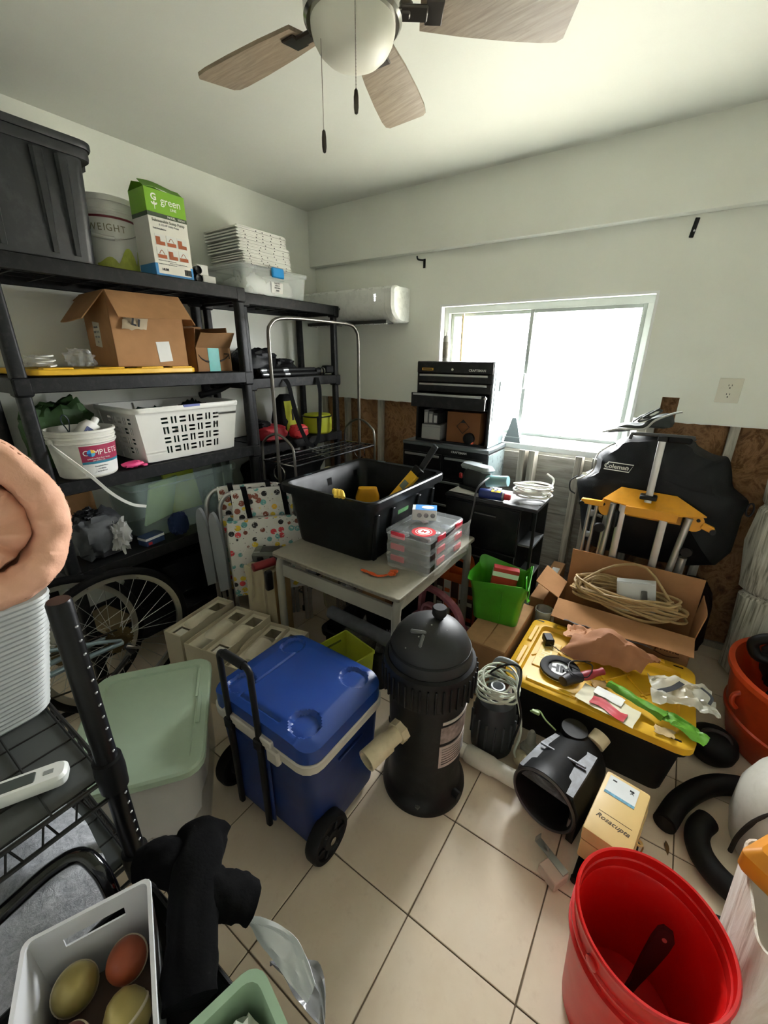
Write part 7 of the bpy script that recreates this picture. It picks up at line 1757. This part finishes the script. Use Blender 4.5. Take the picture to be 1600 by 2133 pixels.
obj('elbow_collar', MB().cyl((0.02, -0.002, 0.07), (0.032, -0.004, 0.076), 0.034, 20), pvc, t)

# ------------------------------------------------------------------ beige timer box and bits around the red bucket
bei = M('#d9ba7c', 0.45, var=0.05, scale=8, name='beige_enclosure')
t = thing('timer_box', 'beige plastic timer box with a sticker lying on its back', 'timer box', (0.103, 1.12, 0.082), -8)
obj('case', MB().box(-0.066, 0.064, -0.118, 0.122, 0.0, 0.075, 0.008, 2), bei, t)
obj('door', MB().box(-0.068, 0.060, -0.12, 0.124, 0.077, 0.128, 0.010, 2), bei, t)
obj('gasket', MB().box(-0.064, 0.058, -0.116, 0.12, 0.0745, 0.0775), M('#9c7f4a', 0.6), t)
obj('hasp', MB().tube([(0.066 + 0.008 * math.cos(a), -0.02 + 0.008 * math.sin(a), 0.082) for a in [i * PI / 6 for i in range(12)]], 0.0035, 8, True), bei, t)
obj('wire_seal', MB().tube([(0.068, -0.02, 0.08), (0.078, -0.01, 0.06), (0.07, -0.04, 0.035), (0.076, -0.07, 0.05), (0.068, -0.09, 0.03)], 0.0022, 6, k=5), M('#8a6a3a', 0.4, 0.5), t)
st = obj('sticker', MB().box(-0.055, 0.03, 0.035, 0.11, 0.128, 0.1288), M('#d8dcdc', 0.5), t)
obj('sticker_stripe', MB().box(-0.055, 0.03, 0.035, 0.045, 0.1288, 0.1292), M('#5f9ab5', 0.5, var=0.3, scale=90), st)
obj('sticker_dots', MB().cbox((-0.038, 0.095, 0.1291), (0.012, 0.005, 0.0006)).cbox((0.012, 0.092, 0.1291), (0.012, 0.006, 0.0006)), ink, st)
text(st, 'X', 0.016, FZ(0.014, 0.085, 0.1292), ink)
text(t, 'Rosacupta', 0.022, FZ(-0.003, -0.055, 0.1285, -3) @ Matrix(((1, 0.35, 0, 0), (0, 1, 0, 0), (0, 0, 1, 0), (0, 0, 0, 1))), M('#3d3426', 0.6))
obj('pen_line', MB().cbox((-0.003, -0.035, 0.1285), (0.09, 0.001, 0.0006)), M('#3d3426', 0.6), t)
for k, (xa, ya, xb, yb, r, lab) in enumerate(((0.035, 0.985, 0.06, 1.28, 0.012, 'thin black rod under the left side of the timer box'), (0.065, 0.985, 0.085, 1.28, 0.010, 'slim black rod beneath the middle of the timer box'), (0.155, 0.96, 0.17, 1.30, 0.018, 'flat black bar under the right side of the timer box'))):
    tag(obj('black_rod', MB().cyl((0, 0, 0), (xb - xa, yb - ya, 0), r, 14).cyl((0, -0.004, 0), (0, 0.008, 0), r * 1.15, 14), blk, None, (xa, ya, r * 1.15)), lab, 'rod')
tag(obj('foam_block', MB().box(-0.055, 0.055, -0.09, 0.09, 0.0, 0.041, 0.004), M('#2a2421', 0.8, var=0.2), None, (0.11, 1.13, 0.0405)), 'dark block wedged beneath the beige timer box', 'block')
t = thing('hinge_bracket', 'zinc hinge bracket on a pale box left of the red bucket', 'bracket', (-0.04, 0.995, 0), -28)
obj('pale_box', MB().box(-0.005, 0.06, -0.05, 0.01, 0.0, 0.035, 0.003), M('#c9b5a4', 0.6, var=0.06), t)
obj('strap_plate', MB().box(-0.055, 0.055, -0.012, 0.012, 0.036, 0.040, 0.001), steel, t)
obj('turn_up', MB().cbox((-0.055, 0.0, 0.047), (0.003, 0.024, 0.022), 0.001).cbox((-0.02, 0.0, 0.046), (0.016, 0.006, 0.014), 0.003), steel, t)

red_b = M('#cc1411', 0.36, var=0.06, scale=6, dirt='#e06a62', dirtk=0.15, name='red_bucket')
t = thing('bucket', 'open bright red five gallon bucket in the lower right foreground', 'bucket', (0.178, 0.758, 0))
rb, rt, h = 0.125, 0.144, 0.37
p = [(0.0, 0.0), (rb - 0.006, 0.0), (rb, 0.006), (rt - 0.004, 0.27), (rt + 0.006, 0.272), (rt + 0.006, 0.279), (rt - 0.002, 0.281), (rt - 0.001, 0.305), (rt + 0.006, 0.307), (rt + 0.006, 0.313), (rt, 0.315), (rt + 0.001, 0.355), (rt + 0.005, 0.357), (rt + 0.006, 0.366), (rt + 0.003, 0.37), (rt - 0.002, 0.369), (rt - 0.003, 0.345), (rt - 0.006, 0.342), (rt - 0.006, 0.315), (rt - 0.010, 0.31), (rb - 0.004, 0.008), (0.0, 0.006)]
obj('body', MB().lathe(p, 72), red_b, t)
for s in (-1, 1): obj('ear', MB().lathe([(0.014, 0), (0.014, 0.008), (0.008, 0.010), (0, 0.010)], 16, TR((s * (rt - 0.002) * math.cos(0.9), s * (rt - 0.002) * math.sin(0.9), 0.325)) @ TR((0, 0, 0), (0, 0, math.degrees(0.9) + (0 if s > 0 else 180))) @ TR((0, 0, 0), (0, 90, 0))), red_b, t)
t = thing('scraper', 'dark handled paint scraper leaning inside the red bucket', 'scraper', (0.165, 0.742, 0.026), rot=(-20, 14, 0))
pts = [(-0.006, 0.0), (-0.008, 0.05), (-0.014, 0.11), (-0.018, 0.17), (-0.017, 0.20), (-0.010, 0.212), (0.010, 0.212), (0.017, 0.20), (0.018, 0.17), (0.014, 0.11), (0.008, 0.05), (0.006, 0.0)]
obj('handle', MB().prism(pts, -0.008, 0.008, TR((0, 0, 0.055), (90, 0, 0))), M('#2a0a0b', 0.5, var=0.1), t)
obj('hang_hole', MB().lathe([(0.005, -0.0085), (0.005, 0.0085)], 14, TR((0, 0, 0.245), (90, 0, 0))), M('#b86a68', 0.5), t)
obj('blade', MB().box(-0.03, 0.03, -0.001, 0.001, 0.0, 0.06, 0.0005), steel, t)

# ------------------------------------------------------------------ black hose, tank and painted post at the right
hose_m = M('#0c0c0c', 0.6, var=0.15, bump=0.15, name='hose_rubber')
tag(obj('hose', MB().tube([(0.245, 1.315, 0.036), (0.29, 1.44, 0.036), (0.375, 1.565, 0.036), (0.48, 1.63, 0.036), (0.60, 1.652, 0.036), (0.85, 1.65, 0.036)], 0.035, 20, k=8).tube([(0.244, 1.312, 0.036), (0.2445, 1.3135, 0.036)], 0.028, 16), hose_m, None), 'fat black hose arcing across the tiles behind the white tank', 'hose')
tag(obj('hose', MB().tube([(0.362, 1.405, 0.036), (0.34, 1.36, 0.036), (0.335, 1.31, 0.036), (0.355, 1.255, 0.036), (0.41, 1.21, 0.036), (0.50, 1.187, 0.036), (0.62, 1.185, 0.036), (0.85, 1.21, 0.036)], 0.035, 20, k=8), hose_m, None), 'fat black hose curling in front of the white tank', 'hose')
t = thing('water_jug', 'rounded white plastic tank at the right edge', 'tank', (0.59, 1.435, 0))
obj('tank_body', MB().lathe([(0.0, 0), (0.14, 0), (0.165, 0.02), (0.18, 0.09), (0.18, 0.20), (0.16, 0.27), (0.11, 0.315), (0.05, 0.33), (0.04, 0.335), (0.04, 0.36), (0, 0.36)], 48), M('#d0cdc2', 0.5, var=0.05, dirt='#9a9484', dirtk=0.25), t)
obj('band_cord', MB().tube([(-0.165, -0.085, 0.02), (-0.163, -0.088, 0.10), (-0.145, -0.10, 0.20), (-0.10, -0.10, 0.28), (-0.03, -0.09, 0.325), (0.05, -0.08, 0.325)], 0.007, 8, k=6), M('#2a231c', 0.6), t)
tag(obj('black_pipe', MB().cyl((-0.07, -0.012, 0), (0.07, 0.014, 0), 0.024, 18).cyl((-0.0705, -0.0121, 0), (-0.068, -0.0116, 0), 0.018, 18), blk, None, (0.385, 1.09, 0.0245)), 'short piece of black pipe on the tiles right of the bucket', 'pipe')
tag(obj('leaf', MB().sheet(lambda u, v: ((v - 0.5) * 0.012 * math.sin(u * PI) + 0.001 * u, 0.05 * u, 0.002 + 0.003 * math.sin(u * 3)), 8, 4, 0.0012), M('#6b5030', 0.8), None, (0.265, 1.235, 0.0), 10), 'dry brown leaf on the tiles by the hose end', 'leaf')
def m_paint_drip():
    d = Nd('paint_streaked'); v = d.mapping((14, 14, 1.6))
    f = d.noise(v, 1.6, 6, 0.6, 0.8)
    d.color(d.ramp(f, [(0.32, lin('#9a7a68')), (0.45, lin('#d8cdbf')), (0.65, lin('#efeae2'))])); d.set(Roughness=0.7); d.bump(f, 0.5, 0.01)
    return d.m
t = thing('plaster_bucket', 'white paint-streaked square pail beside the red bucket', 'pail', (0.475, 0.93, 0), 0)
obj('body', MB().loft([rr(0.22, 0.22, 0.03, 0), rr(0.225, 0.225, 0.03, 0.01), rr(0.265, 0.265, 0.035, 0.40), rr(0.265, 0.265, 0.035, 0.41), rr(0.255, 0.255, 0.03, 0.41), rr(0.215, 0.215, 0.03, 0.02)]), m_paint_drip(), t)
obj('paint_skin', MB().loft([rr(0.235, 0.235, 0.03, 0.30), rr(0.236, 0.236, 0.03, 0.305)]), M('#d9d2c6', 0.6), t)
t = thing('orange_tool', 'chunky orange plastic tool handle resting on the streaked pail', 'tool', (0.405, 0.965, 0.411), -35)
obj('tool_body', MB().loft([rr(0.13, 0.10, 0.012, 0), rr(0.14, 0.11, 0.012, 0.012), rr(0.14, 0.11, 0.012, 0.05), rr(0.10, 0.07, 0.012, 0.075)]), M('#d98a1c', 0.45, var=0.08, name='amber_orange'), t)
obj('tool_ridge', MB().box(-0.02, 0.02, -0.05, 0.05, 0.07, 0.085, 0.004), M('#d98a1c', 0.45, var=0.08, name='amber_orange'), t)
# ------------------------------------------------------------------ foreground wire rack on the left
rk = M('#080809', 0.35, var=0.1, scale=8, name='black_rack_post')
wire = M('#2b2b29', 0.4, 0.4, 0.1, name='rack_wire')
t = thing('wire_rack', 'black wire rack with notched posts in the left foreground', 'rack', (-1.09, -0.14, 0))
RX, RY = 0.31, 0.325
for sx in (-1, 1):
    for sy in (-1, 1):
        ph = 1.108 if (sx, sy) == (1, 1) else 1.02
        po = obj('post', MB().lathe([(0.0, 0), (0.018, 0), (0.019, 0.004), (0.019, ph - 0.004), (0.017, ph), (0, ph)], 20, TR((sx * RX, sy * RY, 0))), rk, t)
        if (sx, sy) == (1, 1):
            for k in range(36):
                z = 0.06 + 0.0285 * k
                obj('notch', MB().cbox((sx * RX + 0.0165, sy * RY + 0.0095, z), (0.004, 0.006, 0.0035), 0.0008, (0, 0, 30)), M('#b9babb', 0.3, 0.6), po)
        for zc in (0.72, 0.45):
            obj('collar', MB().lathe([(0.0192, zc - 0.045), (0.025, zc - 0.045), (0.027, zc), (0.0255, zc + 0.03), (0.0192, zc + 0.032)], 20, TR((sx * RX, sy * RY, 0)), False, False), blk, po)
liner = M('#4a4d4c', 0.6, var=0.08, scale=10, name='grey_liner')
for z in (0.70, 0.45):
    obj('shelf_liner', MB().box(-RX + 0.012, RX - 0.012, -RY + 0.012, RY - 0.012, z + 0.003, z + 0.005), liner, t)
    for i in range(9):
        x = -RX + 0.01 + (2 * RX - 0.02) * i / 8
        obj('wire', MB().cyl((x, -RY, z + 0.006), (x, RY, z + 0.006), 0.0022, 6), wire, t)
    for i in range(8):
        y = -RY + 0.01 + (2 * RY - 0.02) * i / 7
        obj('wire', MB().cyl((-RX, y, z + 0.0085), (RX, y, z + 0.0085), 0.0022, 6), wire, t)
    for zz in (z + 0.004, z - 0.045):
        for sy in (-1, 1): obj('edge_rail', MB().cyl((-RX, sy * RY, zz), (RX, sy * RY, zz), 0.0045, 8), wire, t)
        for sx in (-1, 1): obj('edge_rail', MB().cyl((sx * RX, -RY, zz), (sx * RX, RY, zz), 0.0045, 8), wire, t)
    for i in range(24):
        y = -RY + 0.02 + (2 * RY - 0.04) * i / 23; x = -RX + 0.02 + (2 * RX - 0.04) * i / 23; q = 0.012 * (1 if i % 2 else -1)
        obj('truss_wire', MB().cyl((RX, y, z - 0.045), (RX, y + q, z + 0.004), 0.002, 5), wire, t)
        obj('truss_wire', MB().cyl((x, RY, z - 0.045), (x + q, RY, z + 0.004), 0.002, 5), wire, t)
# ribbed bin
gr = M('#a9adab', 0.45, var=0.06, scale=5, name='grey_ribbed_plastic')
t = thing('ribbed_hamper', 'pale grey hamper with fine horizontal ribs standing on the wire rack', 'hamper', (-1.195, 0.055, 0.7115))
secs = []
nr = 26
for k in range(nr * 2 + 1):
    f = k / (nr * 2); z = 0.30 * f
    e = 0.006 if k % 2 else 0.0
    secs.append(rr(0.26 + 0.10 * f + e, 0.27 + 0.10 * f + e, 0.05, z, 5))
secs += [rr(0.34, 0.35, 0.05, 0.30, 5), rr(0.25, 0.26, 0.045, 0.012, 5)]
obj('body', MB().bowl(secs), gr, t, ang=20)
# rolled pink quilt
pinkm = M('#e3ae92', 0.75, var=0.05, scale=6, bump=0.6, bscale=45, name='salmon_quilt')
t = thing('rolled_quilt', 'rolled salmon pink quilted blanket on top of the grey hamper', 'blanket', (-0.905, 0.122, 1.222))
t.scale = (0.92, 0.92, 0.92)
ax = Vector((0.93, -0.10, 0.22)).normalized()
yy = Vector((0, 0, 1)); yy = (yy - ax * yy.dot(ax)).normalized(); xx = yy.cross(ax).normalized()
turns = 2.0
def quilt(r_off):
    def fn(u, v):
        a = 2.0 + u * turns * 2 * PI
        r = 0.004 + 0.122 * u ** 0.9
        s_ = u * turns * PI * 6.0; w_ = v * PI * 4.5 + 0.4
        q_ = min(abs(math.sin(s_ * 0.5 + w_)), abs(math.sin(s_ * 0.5 - w_)))
        puff = (0.014 * q_ ** 0.55 + 0.004 * N(u * 60, v * 14, 0, 7) + 0.004 * N(u * 24, v * 5, 1, 8)) * (0.4 + 0.6 * u)
        r = r + puff
        L = 0.14 - 0.34 * v + 0.022 * N(u * 40, v * 3, 2, 9) - 0.02 * (1 - u) + 0.004 * math.sin(u * 60)
        p = xx * (r * 0.92 * math.cos(a)) + yy * (r * 1.08 * math.sin(a)) + ax * L
        return (p.x, p.y, p.z)
    return fn
def quilt_mesh():
    nu, nv = 300, 30
    fn = quilt(0)
    A = [[Vector(fn(i / nu, j / nv)) for j in range(nv + 1)] for i in range(nu + 1)]
    mb = MB(); vs = []; fs = []
    # puffy thickness that rounds off at the near end
    for s in (1, -1):
        for i in range(nu + 1):
            for j in range(nv + 1):
                p = A[i][j]; c = ax * p.dot(ax); rad = (p - c)
                if rad.length > 1e-6: rad.normalize()
                tv = j / nv
                th = (0.029 * (1 - max(0, 1 - tv / 0.12) ** 2) ** 0.5 if tv < 0.12 else 0.029) * min(1, 0.35 + 3 * i / nu)
                vs.append(tuple(p + rad * (s * th)))
    K = (nu + 1) * (nv + 1); ix = lambda i, j: i * (nv + 1) + j
    for i in range(nu):
        for j in range(nv):
            q = (ix(i, j), ix(i + 1, j), ix(i + 1, j + 1), ix(i, j + 1)); fs.append(q); fs.append(tuple(K + a for a in reversed(q)))
    bd = [ix(i, 0) for i in range(nu)] + [ix(nu, j) for j in range(nv)] + [ix(i, nv) for i in range(nu, 0, -1)] + [ix(0, j) for j in range(nv, 0, -1)]
    for a, b in zip(bd, bd[1:] + bd[:1]): fs.append((b, a, K + a, K + b))
    return mb.add(vs, fs)
obj('quilt', quilt_mesh(), pinkm, t, ang=75)
mb = MB()
for v0 in (0.10, 0.22, 0.24, 0.5):
    fn = quilt(0)
    for k in range(90):
        u0 = 0.40 + 0.60 * k / 91
        p = Vector(fn(u0, v0)); q = Vector(fn(u0 + 0.004, v0)); c = ax * p.dot(ax); rad = (p - c).normalized()
        mb.tube([p + rad * 0.0285, q + rad * 0.0285], 0.0013, 4)
st = obj('stitching', mb, M('#b98a70', 0.8), t); st['kind'] = 'stuff'
t = thing('thermometer', 'white handheld display unit with a grey screen on the wire rack', 'gadget', (-0.885, 0.05, 0.7115), 64)
obj('case', MB().loft([rr(0.19, 0.042, 0.014, 0, 5), rr(0.195, 0.047, 0.016, 0.006, 5), rr(0.195, 0.047, 0.016, 0.018, 5), rr(0.185, 0.038, 0.013, 0.024, 5)]), M('#e3e6e2', 0.35, var=0.03), t)
obj('screen', MB().loft([rr(0.12, 0.026, 0.003, 0.0235, 3), rr(0.118, 0.024, 0.003, 0.0255, 3)], T=TR((-0.012, 0, 0))), M('#4d534f', 0.2), t)
obj('mark', MB().cbox((0.068, 0.0, 0.0245), (0.016, 0.010, 0.001), 0.0003), M('#8f9490', 0.5), t)
# fleece on the lower deck
def m_fleece():
    d = Nd('grey_marl_fleece'); v = d.mapping((1, 1, 1))
    f = d.noise(v, 70, 6, 0.75, 0.4); f2 = d.noise(v, 16, 4)
    c = d.ramp(f, [(0.32, lin('#8f9298')), (0.52, lin('#b9bcc1')), (0.72, lin('#d8dadd'))])
    d.color(d.mix(d.ramp(f2, [(0.4, (0, 0, 0)), (0.7, (0.4, 0.4, 0.4))]), c, lin('#9da0a6')))
    d.set(Roughness=0.95); d.bump(f, 0.7, 0.006)
    return d.m
flm = m_fleece()
t = thing('fleece_blanket', 'pale grey marled fleece blanket bundled below the wire deck', 'blanket', (-0.955, -0.03, 0.4615), 0)
obj('blanket', MB().sheet(crumpled(lambda u, v: (-0.15 + 0.40 * u, -0.22 + 0.385 * v, 0.03 + 0.085 * (math.sin(0.25 + v * 2.7) ** 0.5) * min(1, u * 4) ** 0.5 - (max(0, u - 0.87) * 1.6)), 0.035, 2.2, 201), 44, 40, 0.012), flm, t, ang=80)
obj('under_fold', MB().blob(0.12, 0.17, 0.055, 0.08, 2.5, 203, 0.6, flat=-0.053, T=TR((0.0, -0.02, 0.056))), flm, t)

# ------------------------------------------------------------------ black cart with bins at the bottom left
cartm = M('#0f1011', 0.3, var=0.1, scale=6, name='cart_black')
CX0, CX1, CY0, CY1, CZ = -0.66, -0.17, -0.36, 0.165, 0.49
t = thing('utility_cart', 'black tray cart with a rounded tube handle at the bottom left corner', 'cart', ((CX0 + CX1) / 2, (CY0 + CY1) / 2, 0))
w, d = CX1 - CX0, CY1 - CY0
tray = MB().bowl([rr(w - 0.02, d - 0.02, 0.03, CZ - 0.02), rr(w, d, 0.03, CZ), rr(w, d, 0.03, CZ + 0.055), rr(w - 0.008, d - 0.008, 0.028, CZ + 0.058), rr(w - 0.016, d - 0.016, 0.026, CZ + 0.055), rr(w - 0.024, d - 0.024, 0.026, CZ - 0.012)])
obj('tray', tray, cartm, t)
obj('tray', MB().bowl([rr(w - 0.02, d - 0.02, 0.03, 0.13), rr(w, d, 0.03, 0.15), rr(w, d, 0.03, 0.205), rr(w - 0.016, d - 0.016, 0.026, 0.205), rr(w - 0.024, d - 0.024, 0.026, 0.138)]), cartm, t)
obj('edge_trim', MB().loft([rr(w + 0.003, d + 0.003, 0.03, CZ + 0.048), rr(w + 0.003, d + 0.003, 0.03, CZ + 0.053)], False, False), M('#8d9092', 0.35), t)
for sx in (-1, 1):
    for sy in (-1, 1):
        obj('upright', MB().cyl((sx * (w / 2 - 0.03), sy * (d / 2 - 0.03), 0.06), (sx * (w / 2 - 0.03), sy * (d / 2 - 0.03), CZ - 0.01), 0.011, 12), cartm, t)
        obj('caster', MB().lathe([(0.0, -0.01), (0.03, -0.01), (0.03, 0.01), (0, 0.01)], 20, TR((sx * (w / 2 - 0.03), sy * (d / 2 - 0.03), 0.031), (90, 0, 0))), blkm, t)
ox, oy = (CX0 + CX1) / 2, (CY0 + CY1) / 2
hp = [(-0.668, -0.30, 0.44), (-0.70, -0.29, 0.55), (-0.735, -0.22, 0.605), (-0.745, -0.10, 0.615), (-0.752, 0.0, 0.622), (-0.752, 0.06, 0.628), (-0.735, 0.096, 0.628), (-0.70, 0.108, 0.605), (-0.675, 0.11, 0.55), (-0.668, 0.11, 0.44)]
obj('handle', MB().tube([(x - ox, y - oy, z) for x, y, z in hp], 0.0135, 14, k=6), M('#0b0b0c', 0.15, var=0.05, coat=0.5, name='gloss_black_tube'), t)
# white bin with ornaments
CZi = CZ - 0.011
bw = M('#cfd0d3', 0.38, var=0.03, scale=4, name='bin_white')
t = thing('slot_bin', 'white bin with a slot handle full of round ornaments, bottom left', 'bin', (-0.472, 0.003, CZi + 0.001), -25)
L_, W_, H_ = 0.31, 0.165, 0.175
def binside(l0, l1, T, holes=()): return wallpanel(l0, l1, H_, list(holes), T, 0.003)
sl = 3.0
obj('end_wall', binside(W_ * 0.9, W_, TR((-L_ * 0.47, 0, 0), (0, -sl, 0)) @ FX(0, 0, 0), [(-0.042, 0.042, 0.128, 0.146)]), bw, t)
obj('end_wall', binside(W_ * 0.9, W_, TR((L_ * 0.47 - 0.003, 0, 0), (0, sl, 0)) @ FX(0, 0, 0), [(-0.042, 0.042, 0.128, 0.146)]), bw, t)
obj('side_wall', binside(L_ * 0.94, L_ * 1.0, TR((0, W_ * 0.45, 0), (-sl, 0, 0)) @ FY(0, 0, 0)), bw, t)
obj('side_wall', binside(L_ * 0.94, L_ * 1.0, TR((0, -W_ * 0.45 + 0.003, 0), (sl, 0, 0)) @ FY(0, 0, 0)), bw, t)
obj('base', MB().box(-L_ * 0.47, L_ * 0.47, -W_ * 0.45, W_ * 0.45, 0, 0.003), bw, t)
obj('rim', MB().loft([rr(L_ + 0.002, W_ + 0.004, 0.012, H_ - 0.003), rr(L_ + 0.006, W_ + 0.008, 0.012, H_ - 0.001), rr(L_ + 0.004, W_ + 0.006, 0.012, H_ + 0.003), rr(L_ - 0.006, W_ - 0.005, 0.010, H_ + 0.002), rr(L_ - 0.006, W_ - 0.005, 0.010, H_ - 0.003), rr(L_ + 0.002, W_ + 0.004, 0.012, H_ - 0.003)], False, False), bw, t)
ub = Vector((math.cos(math.radians(-25)), math.sin(math.radians(-25)), 0)); vb = Vector((-ub.y, ub.x, 0))
cb = Vector((-0.472, 0.003, CZi + 0.001 + 0.006))
gold = M('#a8985a', 0.35, 0.35, 0.2, 9, name='antique_gold')
orns = [(-0.109, -0.034, 0, 0.0305, gold, 'gold egg ornament nearest the slot handle of the white bin', 0),
        (-0.107, 0.036, 0, 0.030, M('#9c4a2a', 0.5, var=0.2), 'orange-brown ball ornament beside the gold egg', 1),
        (-0.034, 0.036, 0, 0.0305, gold, 'gold egg ornament against the right side of the white bin', 2),
        (-0.036, -0.036, 0, 0.030, M('#6b3a3a', 0.5, var=0.2), 'maroon ball ornament at the left of the white bin', 3),
        (0.037, 0.0, 0, 0.031, M('#8d8784', 0.8, var=0.3, scale=60, bump=0.4), 'grey woven ball ornament in the middle of the white bin', 4),
        (0.105, -0.035, 0, 0.030, M('#b9a384', 0.6, var=0.3, scale=30), 'striped wooden ball ornament near the front of the bin', 5),
        (0.107, 0.036, 0, 0.030, M('#8a3a33', 0.5, var=0.2), 'dark red ball ornament at the front right of bin', 6)]
for a, b, z, r, m_, lab, k in orns:
    p = cb + ub * a + vb * b
    o = thing('ornament', lab, 'ornament', (p.x, p.y, p.z + 0.047 + r * 1.2), group='ornaments in the white bin', rot=(40 * math.sin(k * 2.1), 35 * math.cos(k * 1.3), 30 * k))
    obj('ball', MB().lathe([(0.0001, -r * 1.08), (r * 0.45, -r * 0.98), (r * 0.8, -r * 0.68), (r * 0.98, -r * 0.2), (r * 0.97, r * 0.25), (r * 0.8, r * 0.7), (r * 0.45, r * 1.05), (0.0001, r * 1.2)], 28), m_, o)
    obj('seam_ring', MB().lathe([(r * 0.985, -r * 0.08), (r * 1.03, 0), (r * 0.985, r * 0.08)], 28, None, False, False), M('#c9bda0', 0.5), o)
tag(obj('packing_pad', MB().box(-0.135, 0.135, -0.066, 0.066, 0.0, 0.045, 0.004), M('#6b5a50', 0.9, var=0.2), None, (cb.x, cb.y, cb.z), -25), 'brown packing pad at the bottom of the white bin', 'pad')
# black sleeve garment draped over the cart edge
t = thing('black_garment', 'black fleece garment slumped over the cart edge beside the white bin', 'garment', (-0.444, 0.212, CZ + 0.058), 0)
fl = M('#040405', 0.97, var=0.2, scale=30, bump=0.25, bscale=160, name='black_fleece')
def sleeve(pts, r0, r1, seed, open_end=True):
    P = catmull(pts, 7); secs = []
    for i, p in enumerate(P):
        f = i / (len(P) - 1)
        tdir = (P[min(i + 1, len(P) - 1)] - P[max(i - 1, 0)]).normalized()
        upv = Vector((0, 0, 1)) - tdir * tdir.z; upv.normalize(); sd = tdir.cross(upv)
        r = r0 + (r1 - r0) * f
        secs.append([tuple(p + (upv * math.cos(a) * 0.75 + sd * math.sin(a)) * r * (1 + 0.16 * N(math.cos(a) * 2, math.sin(a) * 2, f * 6, seed))) for a in [2 * PI * q / 26 for q in range(26)]])
    if open_end:
        secs.append([tuple(Vector(q) * 0.86 + P[-1] * 0.14) for q in secs[-1]])
        secs.append([tuple(Vector(q) * 0.80 + P[-5] * 0.20) for q in secs[-6]])
    return MB().loft(secs)
obj('body_fabric', sleeve([(0.03, -0.105, 0.045), (-0.02, -0.07, 0.055), (-0.085, -0.02, 0.062), (-0.135, 0.02, 0.058), (-0.16, 0.045, 0.05)], 0.038, 0.048, 221), fl, t, ang=70)
obj('sleeve', sleeve([(-0.13, -0.01, 0.05), (-0.165, -0.02, 0.055), (-0.195, -0.035, 0.05), (-0.215, -0.055, 0.04)], 0.042, 0.032, 223, False), fl, t, ang=70)
obj('cuff', sleeve([(-0.06, -0.01, 0.05), (-0.03, 0.015, 0.042), (-0.005, 0.035, 0.02)], 0.042, 0.034, 225), fl, t, ang=70)
# sage tray with a pale insert
t = thing('sage_tray', 'sage green tray with a pale insert at the bottom edge', 'tray', (-0.255, 0.095, CZ + 0.0595), -14)
obj('tray', MB().bowl([rr(0.20, 0.10, 0.02, 0), rr(0.225, 0.125, 0.025, 0.075), rr(0.235, 0.135, 0.028, 0.078), rr(0.235, 0.135, 0.028, 0.086), rr(0.21, 0.11, 0.02, 0.086), rr(0.185, 0.085, 0.018, 0.02)]), M('#90aa8e', 0.42, var=0.05), t)
obj('insert', MB().blob(0.09, 0.043, 0.032, 0.1, 3, 231, 0.55, flat=-0.03, T=TR((0, -0.002, 0.05))), M('#c3cbbd', 0.7, var=0.06), t)
t = thing('plastic_sleeve', 'white and grey plastic packaging poking out past the cart edge', 'packaging', (-0.375, 0.225, CZ - 0.045), 0)
obj('white_film', MB().sheet(crumpled(lambda u, v: (-0.08 + 0.15 * u, 0.006 + 0.04 * v * math.sin(u * 2.6), 0.03 + 0.05 * (1 - u) + 0.02 * v), 0.012, 3, 241), 18, 8, 0.001), M('#dfe1e6', 0.4, var=0.05), t)
obj('grey_film', MB().sheet(crumpled(lambda u, v: (-0.02 + 0.12 * u, 0.006 + 0.05 * v * math.sin(u * 2.9), 0.0 + 0.03 * (1 - u)), 0.014, 3, 243), 18, 8, 0.001), MT('#8d8f92', 0.7, 0.15), t)
